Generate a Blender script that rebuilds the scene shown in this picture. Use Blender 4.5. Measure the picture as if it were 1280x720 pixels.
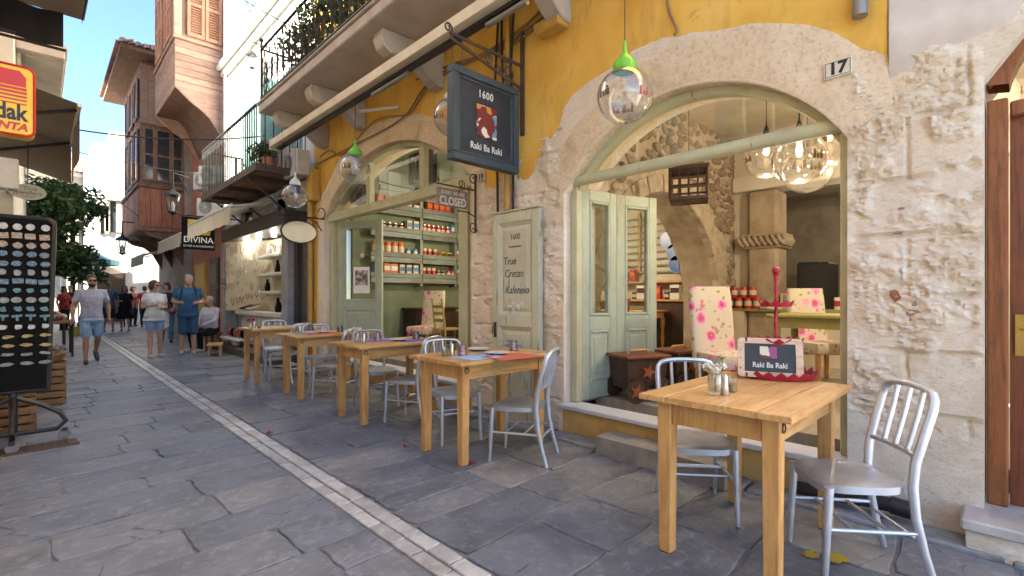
import bpy, bmesh, math, random
from mathutils import Vector, Matrix, noise
R = math.radians
SC = bpy.context.scene
COL = SC.collection
for _o in list(bpy.data.objects):
    bpy.data.objects.remove(_o)

# ---------------------------------------------------------------- camera
FPX, VPX, HOR, CAMH = 610.0, 50.0, 370.0, 1.3      # pixels of the 1280 x 720 photograph
YAW = math.atan((640 - VPX) / FPX)
cam_d = bpy.data.cameras.new("camera")
cam = bpy.data.objects.new("camera", cam_d)
COL.objects.link(cam)
cam.location = (0, 0, CAMH)
cam.rotation_euler = (R(90), 0, -YAW)
cam_d.sensor_width = 36
cam_d.lens = 36 * FPX / 1280
cam_d.shift_y = (HOR - 360) / 1280
cam_d.clip_start = 0.05
cam_d.clip_end = 2000
SC.camera = cam

# ---------------------------------------------------------------- light
SUN_EL, SUN_AZ = 37, (-0.95, -0.31)     # direction towards the sun, in plan
world = bpy.data.worlds.new("World")
SC.world = world
world.use_nodes = True
_wt = world.node_tree
_wt.nodes.clear()
_sky = _wt.nodes.new("ShaderNodeTexSky")
_sky.sky_type = 'NISHITA'
_sky.sun_disc = False
_sky.sun_elevation = R(SUN_EL)
_sky.sun_rotation = math.atan2(SUN_AZ[0], SUN_AZ[1])
_sky.altitude = 0
_sky.air_density = 0.8
_sky.dust_density = 0.0
_sky.ozone_density = 4.0
_bg = _wt.nodes.new("ShaderNodeBackground")
_bg.inputs[1].default_value = 0.07
_wo = _wt.nodes.new("ShaderNodeOutputWorld")
_wt.links.new(_sky.outputs[0], _bg.inputs[0])
_wt.links.new(_bg.outputs[0], _wo.inputs[0])
sun_d = bpy.data.lights.new("sun", 'SUN')
sun_d.energy = 5.0
sun_d.angle = R(0.53)
sun_d.color = (1.0, 0.93, 0.82)
sun = bpy.data.objects.new("sun", sun_d)
COL.objects.link(sun)
_sd = Vector((SUN_AZ[0] * math.cos(R(SUN_EL)), SUN_AZ[1] * math.cos(R(SUN_EL)), math.sin(R(SUN_EL))))
sun.rotation_euler = _sd.to_track_quat('Z', 'Y').to_euler()
sun.location = (-20, -15, 30)
SC.view_settings.view_transform = 'Standard'
SC.view_settings.look = 'None'
SC.view_settings.gamma = 1
SC.view_settings.exposure = 3.05
SC.view_settings.use_curve_mapping = False
SC.render.engine = 'CYCLES'
SC.cycles.max_bounces = 10
SC.cycles.diffuse_bounces = 5
SC.cycles.glossy_bounces = 4
SC.cycles.transmission_bounces = 8
SC.cycles.transparent_max_bounces = 16
SC.cycles.sample_clamp_indirect = 6
SC.cycles.use_denoising = True
SC.cycles.caustics_reflective = False
SC.cycles.caustics_refractive = False

# ---------------------------------------------------------------- photo pixel -> place (street runs along +Y, cafe wall is the plane X = 3.6)
_s, _c = math.sin(YAW), math.cos(YAW)
def ray(px, py):
    u = (px - 640) / FPX
    return Vector((_s + u * _c, _c - u * _s, (HOR - py) / FPX))
def atX(px, py, X):
    r = ray(px, py); t = X / r.x
    return Vector((X, r.y * t, CAMH + r.z * t))
def atY(px, py, Y):
    r = ray(px, py); t = Y / r.y
    return Vector((r.x * t, Y, CAMH + r.z * t))
def atZ(px, py, z=0.0):
    r = ray(px, py); t = (z - CAMH) / r.z
    return Vector((r.x * t, r.y * t, z))

# ---------------------------------------------------------------- materials
MATS = {}
def ramp(nt, stops, interp='LINEAR'):
    r = nt.nodes.new("ShaderNodeValToRGB")
    r.color_ramp.interpolation = interp
    el = r.color_ramp.elements
    while len(el) < len(stops):
        el.new(0.5)
    for e, (p, c) in zip(el, stops):
        e.position = p
        e.color = (c[0], c[1], c[2], 1) if hasattr(c, '__len__') else (c, c, c, 1)
    return r
def rgba(c):
    return (c[0], c[1], c[2], 1)
class NT:
    """a new material with its principled shader and short node helpers"""
    def __init__(self, name, rough=0.6, metal=0.0, spec=0.5):
        m = bpy.data.materials.new(name)
        m.use_nodes = True
        self.m, self.t = m, m.node_tree
        self.b = self.t.nodes["Principled BSDF"]
        self.b.inputs["Roughness"].default_value = rough
        self.b.inputs["Metallic"].default_value = metal
        self.b.inputs["Specular IOR Level"].default_value = spec
        self.bump_in = None
        MATS[name] = m
    def n(self, typ, **kw):
        nd = self.t.nodes.new(typ)
        for k, v in kw.items():
            setattr(nd, k, v)
        return nd
    def l(self, a, b):
        self.t.links.new(a, b)
    def coord(self, scale=(1, 1, 1), rand=0.0, rot=(0, 0, 0)):
        tc = self.n("ShaderNodeTexCoord")
        out = tc.outputs["Object"]
        if rand:
            oi = self.n("ShaderNodeObjectInfo")
            mu = self.n("ShaderNodeMath", operation='MULTIPLY'); mu.inputs[1].default_value = rand
            self.l(oi.outputs["Random"], mu.inputs[0])
            ad = self.n("ShaderNodeVectorMath", operation='ADD')
            self.l(out, ad.inputs[0]); self.l(mu.outputs[0], ad.inputs[1])
            out = ad.outputs[0]
        mp = self.n("ShaderNodeMapping")
        mp.inputs["Scale"].default_value = scale
        mp.inputs["Rotation"].default_value = rot
        self.l(out, mp.inputs[0])
        return mp.outputs[0]
    def noise(self, vec, scale=5, detail=6, rough=0.6, dist=0.0):
        nd = self.n("ShaderNodeTexNoise")
        nd.inputs["Scale"].default_value = scale
        nd.inputs["Detail"].default_value = detail
        nd.inputs["Roughness"].default_value = rough
        nd.inputs["Distortion"].default_value = dist
        self.l(vec, nd.inputs["Vector"])
        return nd.outputs["Fac"]
    def voro(self, vec, scale=5, feature='F1', out="Distance", rand=1.0):
        nd = self.n("ShaderNodeTexVoronoi", feature=feature)
        nd.inputs["Scale"].default_value = scale
        nd.inputs["Randomness"].default_value = rand
        self.l(vec, nd.inputs["Vector"])
        return nd.outputs[out]
    def rampc(self, fac, stops, interp='LINEAR'):
        r = ramp(self.t, stops, interp)
        self.l(fac, r.inputs[0])
        return r.outputs[0]
    def mix(self, fac, a, b, mode='MIX'):
        nd = self.n("ShaderNodeMix", data_type='RGBA', blend_type=mode)
        nd.clamp_factor = True
        for s, v in ((0, fac), (6, a), (7, b)):
            if isinstance(v, (int, float)):
                nd.inputs[s].default_value = v
            elif isinstance(v, (tuple, list)):
                nd.inputs[s].default_value = rgba(v)
            else:
                self.l(v, nd.inputs[s])
        return nd.outputs[2]
    def math(self, op, a, b=None, clamp=False):
        nd = self.n("ShaderNodeMath", operation=op); nd.use_clamp = clamp
        for s, v in ((0, a), (1, b)):
            if v is None:
                continue
            if isinstance(v, (int, float)):
                nd.inputs[s].default_value = v
            else:
                self.l(v, nd.inputs[s])
        return nd.outputs[0]
    def randv(self, col, amt):
        """brightness varied from object to object"""
        oi = self.n("ShaderNodeObjectInfo")
        mr = self.n("ShaderNodeMapRange")
        mr.inputs[3].default_value = 1 - amt; mr.inputs[4].default_value = 1 + amt
        self.l(oi.outputs["Random"], mr.inputs[0])
        hs = self.n("ShaderNodeHueSaturation")
        self.l(mr.outputs[0], hs.inputs["Value"])
        self.l(col, hs.inputs["Color"])
        return hs.outputs[0]
    def color(self, c):
        if isinstance(c, (tuple, list)):
            self.b.inputs["Base Color"].default_value = rgba(c)
        else:
            self.l(c, self.b.inputs["Base Color"])
    def rough(self, sock):
        self.l(sock, self.b.inputs["Roughness"])
    def bump(self, h, strength=0.3, dist=0.02):
        bp = self.n("ShaderNodeBump")
        bp.inputs["Strength"].default_value = strength
        bp.inputs["Distance"].default_value = dist
        self.l(h, bp.inputs["Height"])
        if self.bump_in is not None:
            self.l(self.bump_in, bp.inputs["Normal"])
        self.bump_in = bp.outputs[0]
        self.l(bp.outputs[0], self.b.inputs["Normal"])

def mat(name, c1, c2=None, rough=0.6, metal=0.0, scale=6, detail=5, bump=0.0, bscale=60, bdist=0.005, spec=0.5, stretch=(1, 1, 1), rnd=0.0, lo=0.35, hi=0.7):
    """plain material: two colours mixed by noise, fine bump"""
    if name in MATS:
        return MATS[name]
    k = NT(name, rough, metal, spec)
    v = k.coord(stretch, rand=7.0)
    if c2 is None:
        c2 = tuple(x * 0.82 for x in c1)
    col = k.rampc(k.noise(v, scale, detail), [(lo, c2), (hi, c1)])
    if rnd:
        col = k.randv(col, rnd)
    k.color(col)
    if bump:
        k.bump(k.noise(v, bscale, 4), bump, bdist)
    return k.m

def glass_mat(name, tint=(1, 1, 1), refl=1.0, rough=0.0, dirt=0.0):
    k = NT(name)
    nt = k.t
    nt.nodes.remove(k.b)
    tr = k.n("ShaderNodeBsdfTransparent"); tr.inputs[0].default_value = rgba(tint)
    gl = k.n("ShaderNodeBsdfGlossy"); gl.inputs["Roughness"].default_value = rough
    fr = k.n("ShaderNodeLayerWeight"); fr.inputs[0].default_value = 0.5
    f = k.math('MULTIPLY', k.math('ADD', k.math('MULTIPLY', k.math('POWER', fr.outputs["Facing"], 4.0), 0.85), 0.05), refl, clamp=True)
    mx = k.n("ShaderNodeMixShader")
    k.l(f, mx.inputs[0]); k.l(tr.outputs[0], mx.inputs[1]); k.l(gl.outputs[0], mx.inputs[2])
    out = nt.nodes["Material Output"]
    if dirt:
        df = k.n("ShaderNodeBsdfDiffuse"); df.inputs[0].default_value = (0.6, 0.58, 0.52, 1)
        m2 = k.n("ShaderNodeMixShader")
        d = k.math('MULTIPLY', k.noise(k.coord(), 3, 5), dirt)
        k.l(d, m2.inputs[0]); k.l(mx.outputs[0], m2.inputs[1]); k.l(df.outputs[0], m2.inputs[2])
        k.l(m2.outputs[0], out.inputs[0])
    else:
        k.l(mx.outputs[0], out.inputs[0])
    return k.m

def emit_mat(name, c, s):
    k = NT(name)
    k.color(c)
    k.b.inputs["Emission Color"].default_value = rgba(c)
    k.b.inputs["Emission Strength"].default_value = s
    return k.m

def painted_wood(name, paint, under, wear=0.6, dirt=(0.25, 0.2, 0.13), stretch=(1, 1, 0.12), rough=0.55, rnd=0.0):
    """old paint, worn through in streaks along the grain"""
    k = NT(name, rough)
    v = k.coord(stretch, rand=9.0)
    v2 = k.coord((1, 1, 1), rand=9.0)
    grain = k.noise(v, 60, 4)
    chips = k.noise(v, 16, 8, 0.72)
    shade = k.noise(v2, 4, 5)
    col = k.mix(k.rampc(shade, [(0.35, 0.0), (0.75, 0.5)]), paint, dirt)
    col = k.mix(k.rampc(grain, [(0.45, 0.0), (0.8, 0.25)]), col, dirt)
    mask = k.rampc(chips, [(wear, 0.0), (wear + 0.04, 1.0)])
    col = k.mix(mask, col, under)
    if rnd:
        col = k.randv(col, rnd)
    k.color(col)
    k.bump(k.math('SUBTRACT', grain, mask), 0.25, 0.004)
    return k.m

def wood(name, light, dark, stretch=(14, 14, 1), scale=2.2, rough=0.45, knots=False, rnd=0.0, spec=0.5):
    k = NT(name, rough, spec=spec)
    v = k.coord(stretch, rand=9.0)
    n1 = k.noise(v, scale, 6, 0.6, 1.2)
    n2 = k.noise(v, scale * 6, 5, 0.6)
    col = k.rampc(n1, [(0.3, dark), (0.52, light), (0.75, tuple(min(1, x * 1.12) for x in light))])
    col = k.mix(k.rampc(n2, [(0.5, 0.0), (0.75, 0.45)]), col, dark)
    if knots:
        kv = k.coord(tuple(1.0 if s > 2 else 0.45 for s in stretch), rand=3.0)
        kn = k.voro(kv, 7)
        col = k.mix(k.rampc(kn, [(0.03, 0.9), (0.085, 0.0)]), col, tuple(x * 0.4 for x in dark))
    wv = k.coord((1, 1, 1), rand=5.0)
    col = k.mix(k.rampc(k.noise(wv, 3.5, 8, 0.72), [(0.5, 0.0), (0.75, 0.5)]), col, tuple(x * 0.55 for x in dark))
    col = k.mix(k.rampc(k.noise(wv, 40, 4, 0.7), [(0.64, 0.0), (0.72, 0.45)]), col, tuple(x * 0.4 for x in dark))
    if rnd:
        col = k.randv(col, rnd)
    k.color(col)
    k.rough(k.rampc(k.noise(wv, 7, 5), [(0.3, rough * 0.8), (0.7, min(1, rough * 1.35))]))
    k.bump(n2, 0.18, 0.003)
    return k.m

# ---------------------------------------------------------------- mesh building
WINV = {}      # things whose parts are built in place: inverse of the thing's matrix
class MB:
    def __init__(self):
        self.v, self.f, self.mi = [], [], []
    def add(self, vs, fs, mi=0):
        o = len(self.v)
        self.v += [tuple(p) for p in vs]
        self.f += [tuple(i + o for i in f) for f in fs]
        self.mi += [mi] * len(fs)
        return self
    def box(self, x0, x1, y0, y1, z0, z1, mi=0):
        return self.add([(x0, y0, z0), (x1, y0, z0), (x1, y1, z0), (x0, y1, z0), (x0, y0, z1), (x1, y0, z1), (x1, y1, z1), (x0, y1, z1)],
                        [(0, 3, 2, 1), (4, 5, 6, 7), (0, 1, 5, 4), (1, 2, 6, 5), (2, 3, 7, 6), (3, 0, 4, 7)], mi)
    def cbox(self, c, sz, rot=None, mi=0):
        h = Vector(sz) / 2
        vs = []
        for dz in (-1, 1):
            for dx, dy in ((-1, -1), (1, -1), (1, 1), (-1, 1)):
                p = Vector((dx * h.x, dy * h.y, dz * h.z))
                if rot is not None:
                    p = rot @ p
                vs.append(p + Vector(c))
        return self.add(vs, [(0, 3, 2, 1), (4, 5, 6, 7), (0, 1, 5, 4), (1, 2, 6, 5), (2, 3, 7, 6), (3, 0, 4, 7)], mi)
    def beam(self, p0, p1, w, h, up=(0, 0, 1), mi=0):
        """box between two points, w across, h along up"""
        p0, p1 = Vector(p0), Vector(p1)
        d = (p1 - p0); L = d.length; d.normalize()
        a = d.cross(Vector(up))
        if a.length < 1e-5:
            a = d.cross(Vector((0, 1, 0)))
        a.normalize(); b = a.cross(d)
        rot = Matrix((a, d, b)).transposed()
        return self.cbox((p0 + p1) / 2, (w, L, h), rot, mi)
    def tube(self, pts, r, n=8, closed=False, caps=True, flat=None, mi=0):
        pts = [Vector(p) for p in pts]
        N = len(pts)
        rs = r if isinstance(r, (list, tuple)) else [r] * N
        vs, fs = [], []
        prev = None
        for i, p in enumerate(pts):
            a = pts[(i - 1) % N] if (closed or i > 0) else p
            b = pts[(i + 1) % N] if (closed or i < N - 1) else p
            t = (b - a).normalized()
            if prev is None:
                q = Vector((0, 0, 1)) if abs(t.z) < 0.95 else Vector((0, 1, 0))
                x = t.cross(q).normalized()
            else:
                x = (prev - t * prev.dot(t)).normalized()
            prev = x
            y = t.cross(x)
            for k in range(n):
                an = 2 * math.pi * k / n
                fx = 1.0 if flat is None else flat
                vs.append(p + x * (rs[i] * math.cos(an) * fx) + y * (rs[i] * math.sin(an)))
        M = N if closed else N - 1
        for i in range(M):
            j = (i + 1) % N
            for k in range(n):
                k2 = (k + 1) % n
                fs.append((i * n + k, i * n + k2, j * n + k2, j * n + k))
        if caps and not closed:
            fs.append(tuple(range(n - 1, -1, -1)))
            fs.append(tuple((N - 1) * n + k for k in range(n)))
        return self.add(vs, fs, mi)
    def cyl(self, p0, p1, r0, r1=None, n=12, caps=True, mi=0):
        return self.tube([p0, p1], [r0, r0 if r1 is None else r1], n, caps=caps, mi=mi)
    def lathe(self, prof, c=(0, 0, 0), n=20, rot=None, mi=0, sweep=None):
        """profile of (radius, height) turned about Z"""
        vs, fs = [], []
        c = Vector(c)
        for (r, z) in prof:
            for k in range(n):
                an = 2 * math.pi * k / n
                p = Vector((r * math.cos(an), r * math.sin(an), z))
                if rot is not None:
                    p = rot @ p
                vs.append(p + c)
        for i in range(len(prof) - 1):
            for k in range(n):
                k2 = (k + 1) % n
                fs.append((i * n + k, i * n + k2, (i + 1) * n + k2, (i + 1) * n + k))
        if prof[0][0] > 1e-6:
            fs.append(tuple(range(n - 1, -1, -1)))
        if prof[-1][0] > 1e-6:
            fs.append(tuple((len(prof) - 1) * n + k for k in range(n)))
        return self.add(vs, fs, mi)
    def sphere(self, c, r, s=(1, 1, 1), nu=14, nv=9, rot=None, mi=0):
        prof = [(max(1e-7, math.sin(math.pi * i / nv)) * r, -math.cos(math.pi * i / nv) * r) for i in range(nv + 1)]
        prof[0] = (1e-7, -r); prof[-1] = (1e-7, r)
        m = Matrix.Diagonal(Vector(s))
        if rot is not None:
            m = rot @ m
        return self.lathe(prof, c, nu, m, mi)
    def prism(self, poly, fn, h0, h1, mi=0):
        """2D outline (counter-clockwise) extruded: fn(a, b, h) -> point"""
        n = len(poly)
        vs = [fn(a, b, h0) for a, b in poly] + [fn(a, b, h1) for a, b in poly]
        fs = [tuple(range(n - 1, -1, -1)), tuple(range(n, 2 * n))]
        fs += [(i, (i + 1) % n, n + (i + 1) % n, n + i) for i in range(n)]
        return self.add(vs, fs, mi)
    def grid(self, fn, nu, nv, mi=0, flip=False):
        vs = [fn(i / nu, j / nv) for j in range(nv + 1) for i in range(nu + 1)]
        fs = []
        for j in range(nv):
            for i in range(nu):
                a = j * (nu + 1) + i
                q = (a, a + 1, a + nu + 2, a + nu + 1)
                fs.append(q[::-1] if flip else q)
        return self.add(vs, fs, mi)
    def build(self, name, mats, parent=None, smooth=False, bevel=0.0, segs=1, loc=None, rot=None, label=None, angle=None, fix=False):
        me = bpy.data.meshes.new(name)
        me.from_pydata(self.v, [], self.f)
        if not isinstance(mats, (list, tuple)):
            mats = [mats]
        for m in mats:
            me.materials.append(m if not isinstance(m, str) else MATS[m])
        if len(mats) > 1:
            me.polygons.foreach_set("material_index", self.mi)
        if bevel or fix:
            bm = bmesh.new(); bm.from_mesh(me)
            if fix:
                bmesh.ops.remove_doubles(bm, verts=bm.verts, dist=1e-5)
                bmesh.ops.recalc_face_normals(bm, faces=bm.faces)
            if bevel:
                es = [e for e in bm.edges if len(e.link_faces) == 2 and e.calc_face_angle(0) > R(35)]
                bmesh.ops.bevel(bm, geom=es, offset=bevel, segments=segs, profile=0.5, affect='EDGES', clamp_overlap=True)
            bm.to_mesh(me); bm.free()
        if smooth:
            me.polygons.foreach_set("use_smooth", [True] * len(me.polygons))
            me.set_sharp_from_angle(angle=R(angle or 40))
        me.update()
        return link(bpy.data.objects.new(name, me), parent, loc, rot, label)

def link(o, parent=None, loc=None, rot=None, label=None):
    COL.objects.link(o)
    if loc is not None:
        o.location = loc
    if rot is not None:
        o.rotation_euler = rot
    if parent is not None:
        o.parent = parent
        if parent in WINV:
            o.matrix_parent_inverse = WINV[parent]
    if label:
        o['label'] = label
    return o

def tag(o, label, cat, group=None):
    o['label'] = label; o['category'] = cat
    if group:
        o['group'] = group
    return o
def struct(o):
    o['kind'] = 'structure'
    return o
def stuff(o):
    o['kind'] = 'stuff'
    return o
def thing(name, label, cat, loc=(0, 0, 0), rz=0.0, group=None, inplace=False):
    o = bpy.data.objects.new(name, None)
    o.empty_display_size = 0.1
    COL.objects.link(o)
    o.location = loc; o.rotation_euler = (0, 0, rz)
    if inplace:
        WINV[o] = (Matrix.Translation(Vector(loc)) @ Matrix.Rotation(rz, 4, 'Z')).inverted()
    return tag(o, label, cat, group)
def kids(o):
    return [c for c in COL.objects if c.parent is o or c.parent == o]
def dup(root, loc, rz, label=None, group=None, scale=None, table=None):
    """copy a thing with its parts and sub-parts"""
    def rec(o, par):
        c = o.copy(); COL.objects.link(c)
        c.parent = par
        for ch in o.children:
            rec(ch, c)
        return c
    r = root.copy(); COL.objects.link(r)
    r.location = loc; r.rotation_euler = (0, 0, rz)
    if scale:
        r.scale = scale
    if label:
        r['label'] = label
    if group:
        r['group'] = group
    for ch in list(root.children):
        rec(ch, r)
    return r

def text(s, size, m, parent, loc, rot, name='lettering', extrude=0.0015, shear=0.0, align='CENTER', space=1.0, bold=0.0, sx=1.0):
    cu = bpy.data.curves.new('txt', 'FONT')
    cu.body = s; cu.size = size; cu.extrude = extrude; cu.shear = shear
    cu.align_x = align; cu.align_y = 'CENTER'; cu.space_character = space
    cu.offset = bold
    cu.resolution_u = 3
    tmp = bpy.data.objects.new('txt', cu)
    me = bpy.data.meshes.new_from_object(tmp)
    bpy.data.objects.remove(tmp)
    me.name = name
    me.materials.clear(); me.materials.append(MATS[m] if isinstance(m, str) else m)
    if sx != 1.0:
        me.transform(Matrix.Scale(sx, 4, (1, 0, 0)))
    o = bpy.data.objects.new(name, me)
    return link(o, parent, loc, rot)

# rotations that stand lettering on the walls: facing the street (-X), facing back along the street (-Y)
FACE_ST = (R(90), 0, R(-90))
FACE_BK = (R(90), 0, 0)

def arcpts(c, r, a0, a1, n):
    return [(c[0] + r * math.cos(R(a0 + (a1 - a0) * i / n)), c[1] + r * math.sin(R(a0 + (a1 - a0) * i / n))) for i in range(n + 1)]
def nz(p, f=1.0, seed=0.0):
    return noise.noise(Vector((p[0] * f + seed, p[1] * f + seed * 1.7, p[2] * f - seed)))
def fbm(p, f=1.0, o=4, seed=0.0):
    return noise.fractal(Vector((p[0] * f + seed, p[1] * f, p[2] * f - seed)), 1.0, 2.0, o)
# ================================================================ materials of the place
def slate(name, base, warm, rnd):
    k = NT(name, 0.5, spec=0.45)
    v = k.coord((1, 1, 1), rand=23.0)
    n1 = k.noise(v, 2.2, 7, 0.65, 0.6)
    n2 = k.noise(v, 14, 6, 0.7)
    n3 = k.noise(k.coord((1, 1.25, 1), rand=11.0), 4, 9, 0.75, 0.8)
    oi = k.n("ShaderNodeObjectInfo")
    c0 = k.mix(k.rampc(oi.outputs["Random"], [(0.45, 0.0), (1.0, 0.9)]), base, warm)
    col = k.mix(k.rampc(n1, [(0.32, 0.9), (0.58, 0.0)]), c0, tuple(x * 0.5 for x in base))
    col = k.mix(k.rampc(n2, [(0.52, 0.0), (0.74, 0.6)]), col, tuple(min(1, x * 1.9) for x in base))
    lime = k.rampc(n3, [(0.56, 0.0), (0.7, 0.55)])
    col = k.mix(lime, col, (0.34, 0.355, 0.385))
    col = k.mix(k.rampc(k.voro(v, 9), [(0.02, 0.7), (0.06, 0.0)]), col, (0.03, 0.03, 0.03))
    cr = k.voro(k.coord((1, 1.6, 1), rand=19.0), 1.7, 'DISTANCE_TO_EDGE')
    crm = k.rampc(k.math('ADD', cr, k.math('MULTIPLY', n2, 0.06)), [(0.028, 1.0), (0.038, 0.0)])
    crm = k.math('MULTIPLY', crm, k.rampc(n1, [(0.48, 0.0), (0.56, 1.0)]))
    col = k.mix(crm, col, tuple(x * 0.3 for x in base))
    col = k.randv(col, rnd)
    k.color(col)
    k.bump(k.math('SUBTRACT', 1.0, crm), 0.4, 0.008)
    k.rough(k.rampc(n1, [(0.3, 0.36), (0.7, 0.62)]))
    k.bump(n1, 0.5, 0.03)
    k.bump(n3, 0.4, 0.012)
    k.bump(n2, 0.25, 0.004)
    return k.m
slate('slate_street', (0.172, 0.198, 0.252), (0.2, 0.204, 0.217), 0.17)
slate('slate_terrace', (0.168, 0.19, 0.235), (0.225, 0.222, 0.217), 0.22)
mat('mortar', (0.27, 0.28, 0.3), (0.14, 0.145, 0.155), 0.85, scale=9, bump=0.4, bscale=80)
k = NT('marble_sett', 0.42)
v = k.coord(rand=17)
k.color(k.randv(k.mix(k.rampc(k.noise(v, 9, 7, 0.7), [(0.36, 0.8), (0.62, 0.0)]), (0.5, 0.51, 0.53), (0.27, 0.275, 0.29)), 0.22))
k.bump(k.noise(v, 30, 5), 0.3, 0.006)

# ================================================================ ground
g = MB()
g.grid(lambda a, b: (-60 + 130 * a, -40 + 240 * b, -0.010), 8, 8)
ground = struct(g.build('ground', 'mortar'))

rng = random.Random(5)
def jit_edge(a, b, n, amp):
    """points from a to b (b left out), wavering"""
    out = []
    d = Vector((b[0] - a[0], b[1] - a[1])); L = max(d.length, 1e-6)
    nrm = Vector((-d.y, d.x)) / L
    for i in range(n):
        t = i / n
        w = 0 if i == 0 else (rng.random() - 0.5) * 2 * amp
        out.append((a[0] + d.x * t + nrm.x * w, a[1] + d.y * t + nrm.y * w))
    return out
def stone_poly(c4, gap, n, amp):
    cx = sum(p[0] for p in c4) / 4; cy = sum(p[1] for p in c4) / 4
    q = []
    for (x, y) in c4:
        dx, dy = cx - x, cy - y
        q.append((x + math.copysign(min(gap, abs(dx)), dx), y + math.copysign(min(gap, abs(dy)), dy)))
    pts = []
    for i in range(4):
        a, b = q[i], q[(i + 1) % 4]
        e = jit_edge(a, b, n, amp)
        # round the corner
        d = Vector((b[0] - a[0], b[1] - a[1]))
        e[0] = (a[0] + d.x * 0.03, a[1] + d.y * 0.03)
        pts += e
    return (cx, cy), pts
def stone_mesh(mb, ctr, pts, z, tilt=(0, 0), ch=0.0045, h=0.03, local=True):
    n = len(pts)
    ox, oy = ctr if local else (0, 0)
    top, mid, bot = [], [], []
    for (x, y) in pts:
        dx, dy = x - ctr[0], y - ctr[1]
        L = math.hypot(dx, dy) or 1
        ix, iy = x - dx / L * ch * 1.3, y - dy / L * ch * 1.3
        zz = z + dx * tilt[0] + dy * tilt[1]
        top.append((ix - ox, iy - oy, zz)); mid.append((x - ox, y - oy, zz - ch)); bot.append((x - ox, y - oy, zz - h))
    fs = [tuple(range(n))]
    fs += [(n + i, n + (i + 1) % n, (i + 1) % n, i) for i in range(n)]
    fs += [(2 * n + i, 2 * n + (i + 1) % n, n + (i + 1) % n, n + i) for i in range(n)]
    mb.add(top + mid + bot, fs)
STONES = []
def courses(x0, x1, y0, y1, hmin, hmax, lmin, lmax, matname, gap=0.007, waver=0.03, slope=0.0):
    y = y0
    def line(seed):
        return lambda x, s=seed: 0.5 * waver * (nz((x, 0, 0), 0.9, s) * 2 + nz((x, 0, 0), 3.1, s)) + slope * (x - x0)
    f0 = line(rng.random() * 90)
    while y < y1:
        h = rng.uniform(hmin, hmax)
        f1 = line(rng.random() * 90)
        x = x0 - rng.random() * 0.3
        while x < x1 - 0.05:
            L = rng.uniform(lmin, lmax)
            if x1 - (x + L) < lmin * 0.6:
                L = x1 - x
            xa, xb = max(x, x0), x + L
            s0, s1 = rng.uniform(-0.03, 0.03), rng.uniform(-0.03, 0.03)
            if xa > x0: xa0 = xa
            c4 = [(xa, y + f0(xa)), (xb, y + f0(xb)), (xb, y + h + f1(xb)), (xa, y + h + f1(xa))]
            parts_ = [c4]
            if h > 0.42 and L > 0.8 and rng.random() < 0.22:      # a course split in two thinner stones
                m = rng.uniform(0.4, 0.6)
                a, b, c, d = c4
                e1 = (b[0], b[1] + (c[1] - b[1]) * m); e2 = (a[0], a[1] + (d[1] - a[1]) * m)
                parts_ = [[a, b, e1, e2], [e2, e1, c, d]]
            for q in parts_:
                STONES.append((q, gap, matname))
            x += L
        f0 = f1
        y += h
courses(-1.7, 1.315, 1.2, 40, 0.22, 0.42, 0.45, 1.15, 'slate_street', 0.004, 0.035, 0.015)
courses(1.525, 3.36, -0.6, 40, 0.34, 0.6, 0.45, 0.95, 'slate_terrace', 0.006, 0.05, 0.03)
def in_view(x, y):
    d = _s * x + _c * y; l = _c * x - _s * y
    if d < 0.6: return None
    px, py = 640 + FPX * l / d, HOR + FPX * CAMH / d
    return (px, py, d) if -60 < px < 1340 and py < 790 else None
ranked = []
for i, (q, gap, mn) in enumerate(STONES):
    cx = sum(p[0] for p in q) / 4; cy = sum(p[1] for p in q) / 4
    w = in_view(cx, cy)
    area = abs((q[1][0] - q[0][0]) * (q[3][1] - q[0][1]))
    ranked.append((-(area / w[2] ** 3) if w else 0.0, i))
ranked.sort()
big = set(i for (a, i) in ranked[:300] if a < 0)
rest = {'slate_street': MB(), 'slate_terrace': MB()}
for i, (q, gap, mn) in enumerate(STONES):
    near = i in big
    ctr, pts = stone_poly(q, gap, 5 if near else 3, 0.009 if near else 0.005)
    z = rng.uniform(-0.003, 0.004)
    tilt = (rng.uniform(-0.005, 0.005), rng.uniform(-0.005, 0.005))
    if near:
        mb = MB(); stone_mesh(mb, ctr, pts, z, tilt)
        mb.build('paving_stone', mn, ground, loc=(ctr[0], ctr[1], 0))
    else:
        stone_mesh(rest[mn], ctr, pts, z, (0, 0), local=False)
for mn, mb in rest.items():
    stuff(mb.build('far_paving_stones', mn, ground))
# the pale strip: two rows of small setts
far_setts = MB()
for row, (xa, xb) in enumerate(((1.322, 1.412), (1.415, 1.515))):
    y = 1.0 + row * 0.1
    cnt = 0
    while y < 34:
        L = rng.uniform(0.15, 0.27)
        c4 = [(xa, y), (xb, y), (xb, y + L), (xa, y + L)]
        ctr, pts = stone_poly(c4, 0.004, 3, 0.003)
        if y < 13 and in_view(*ctr):
            mb = MB(); stone_mesh(mb, ctr, pts, rng.uniform(0.0, 0.004), ch=0.004)
            mb.build('pale_sett', 'marble_sett', ground, loc=(ctr[0], ctr[1], 0))
        else:
            stone_mesh(far_setts, ctr, pts, 0.002, ch=0.004, local=False)
        y += L
stuff(far_setts.build('far_pale_setts', 'marble_sett', ground))
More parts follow.
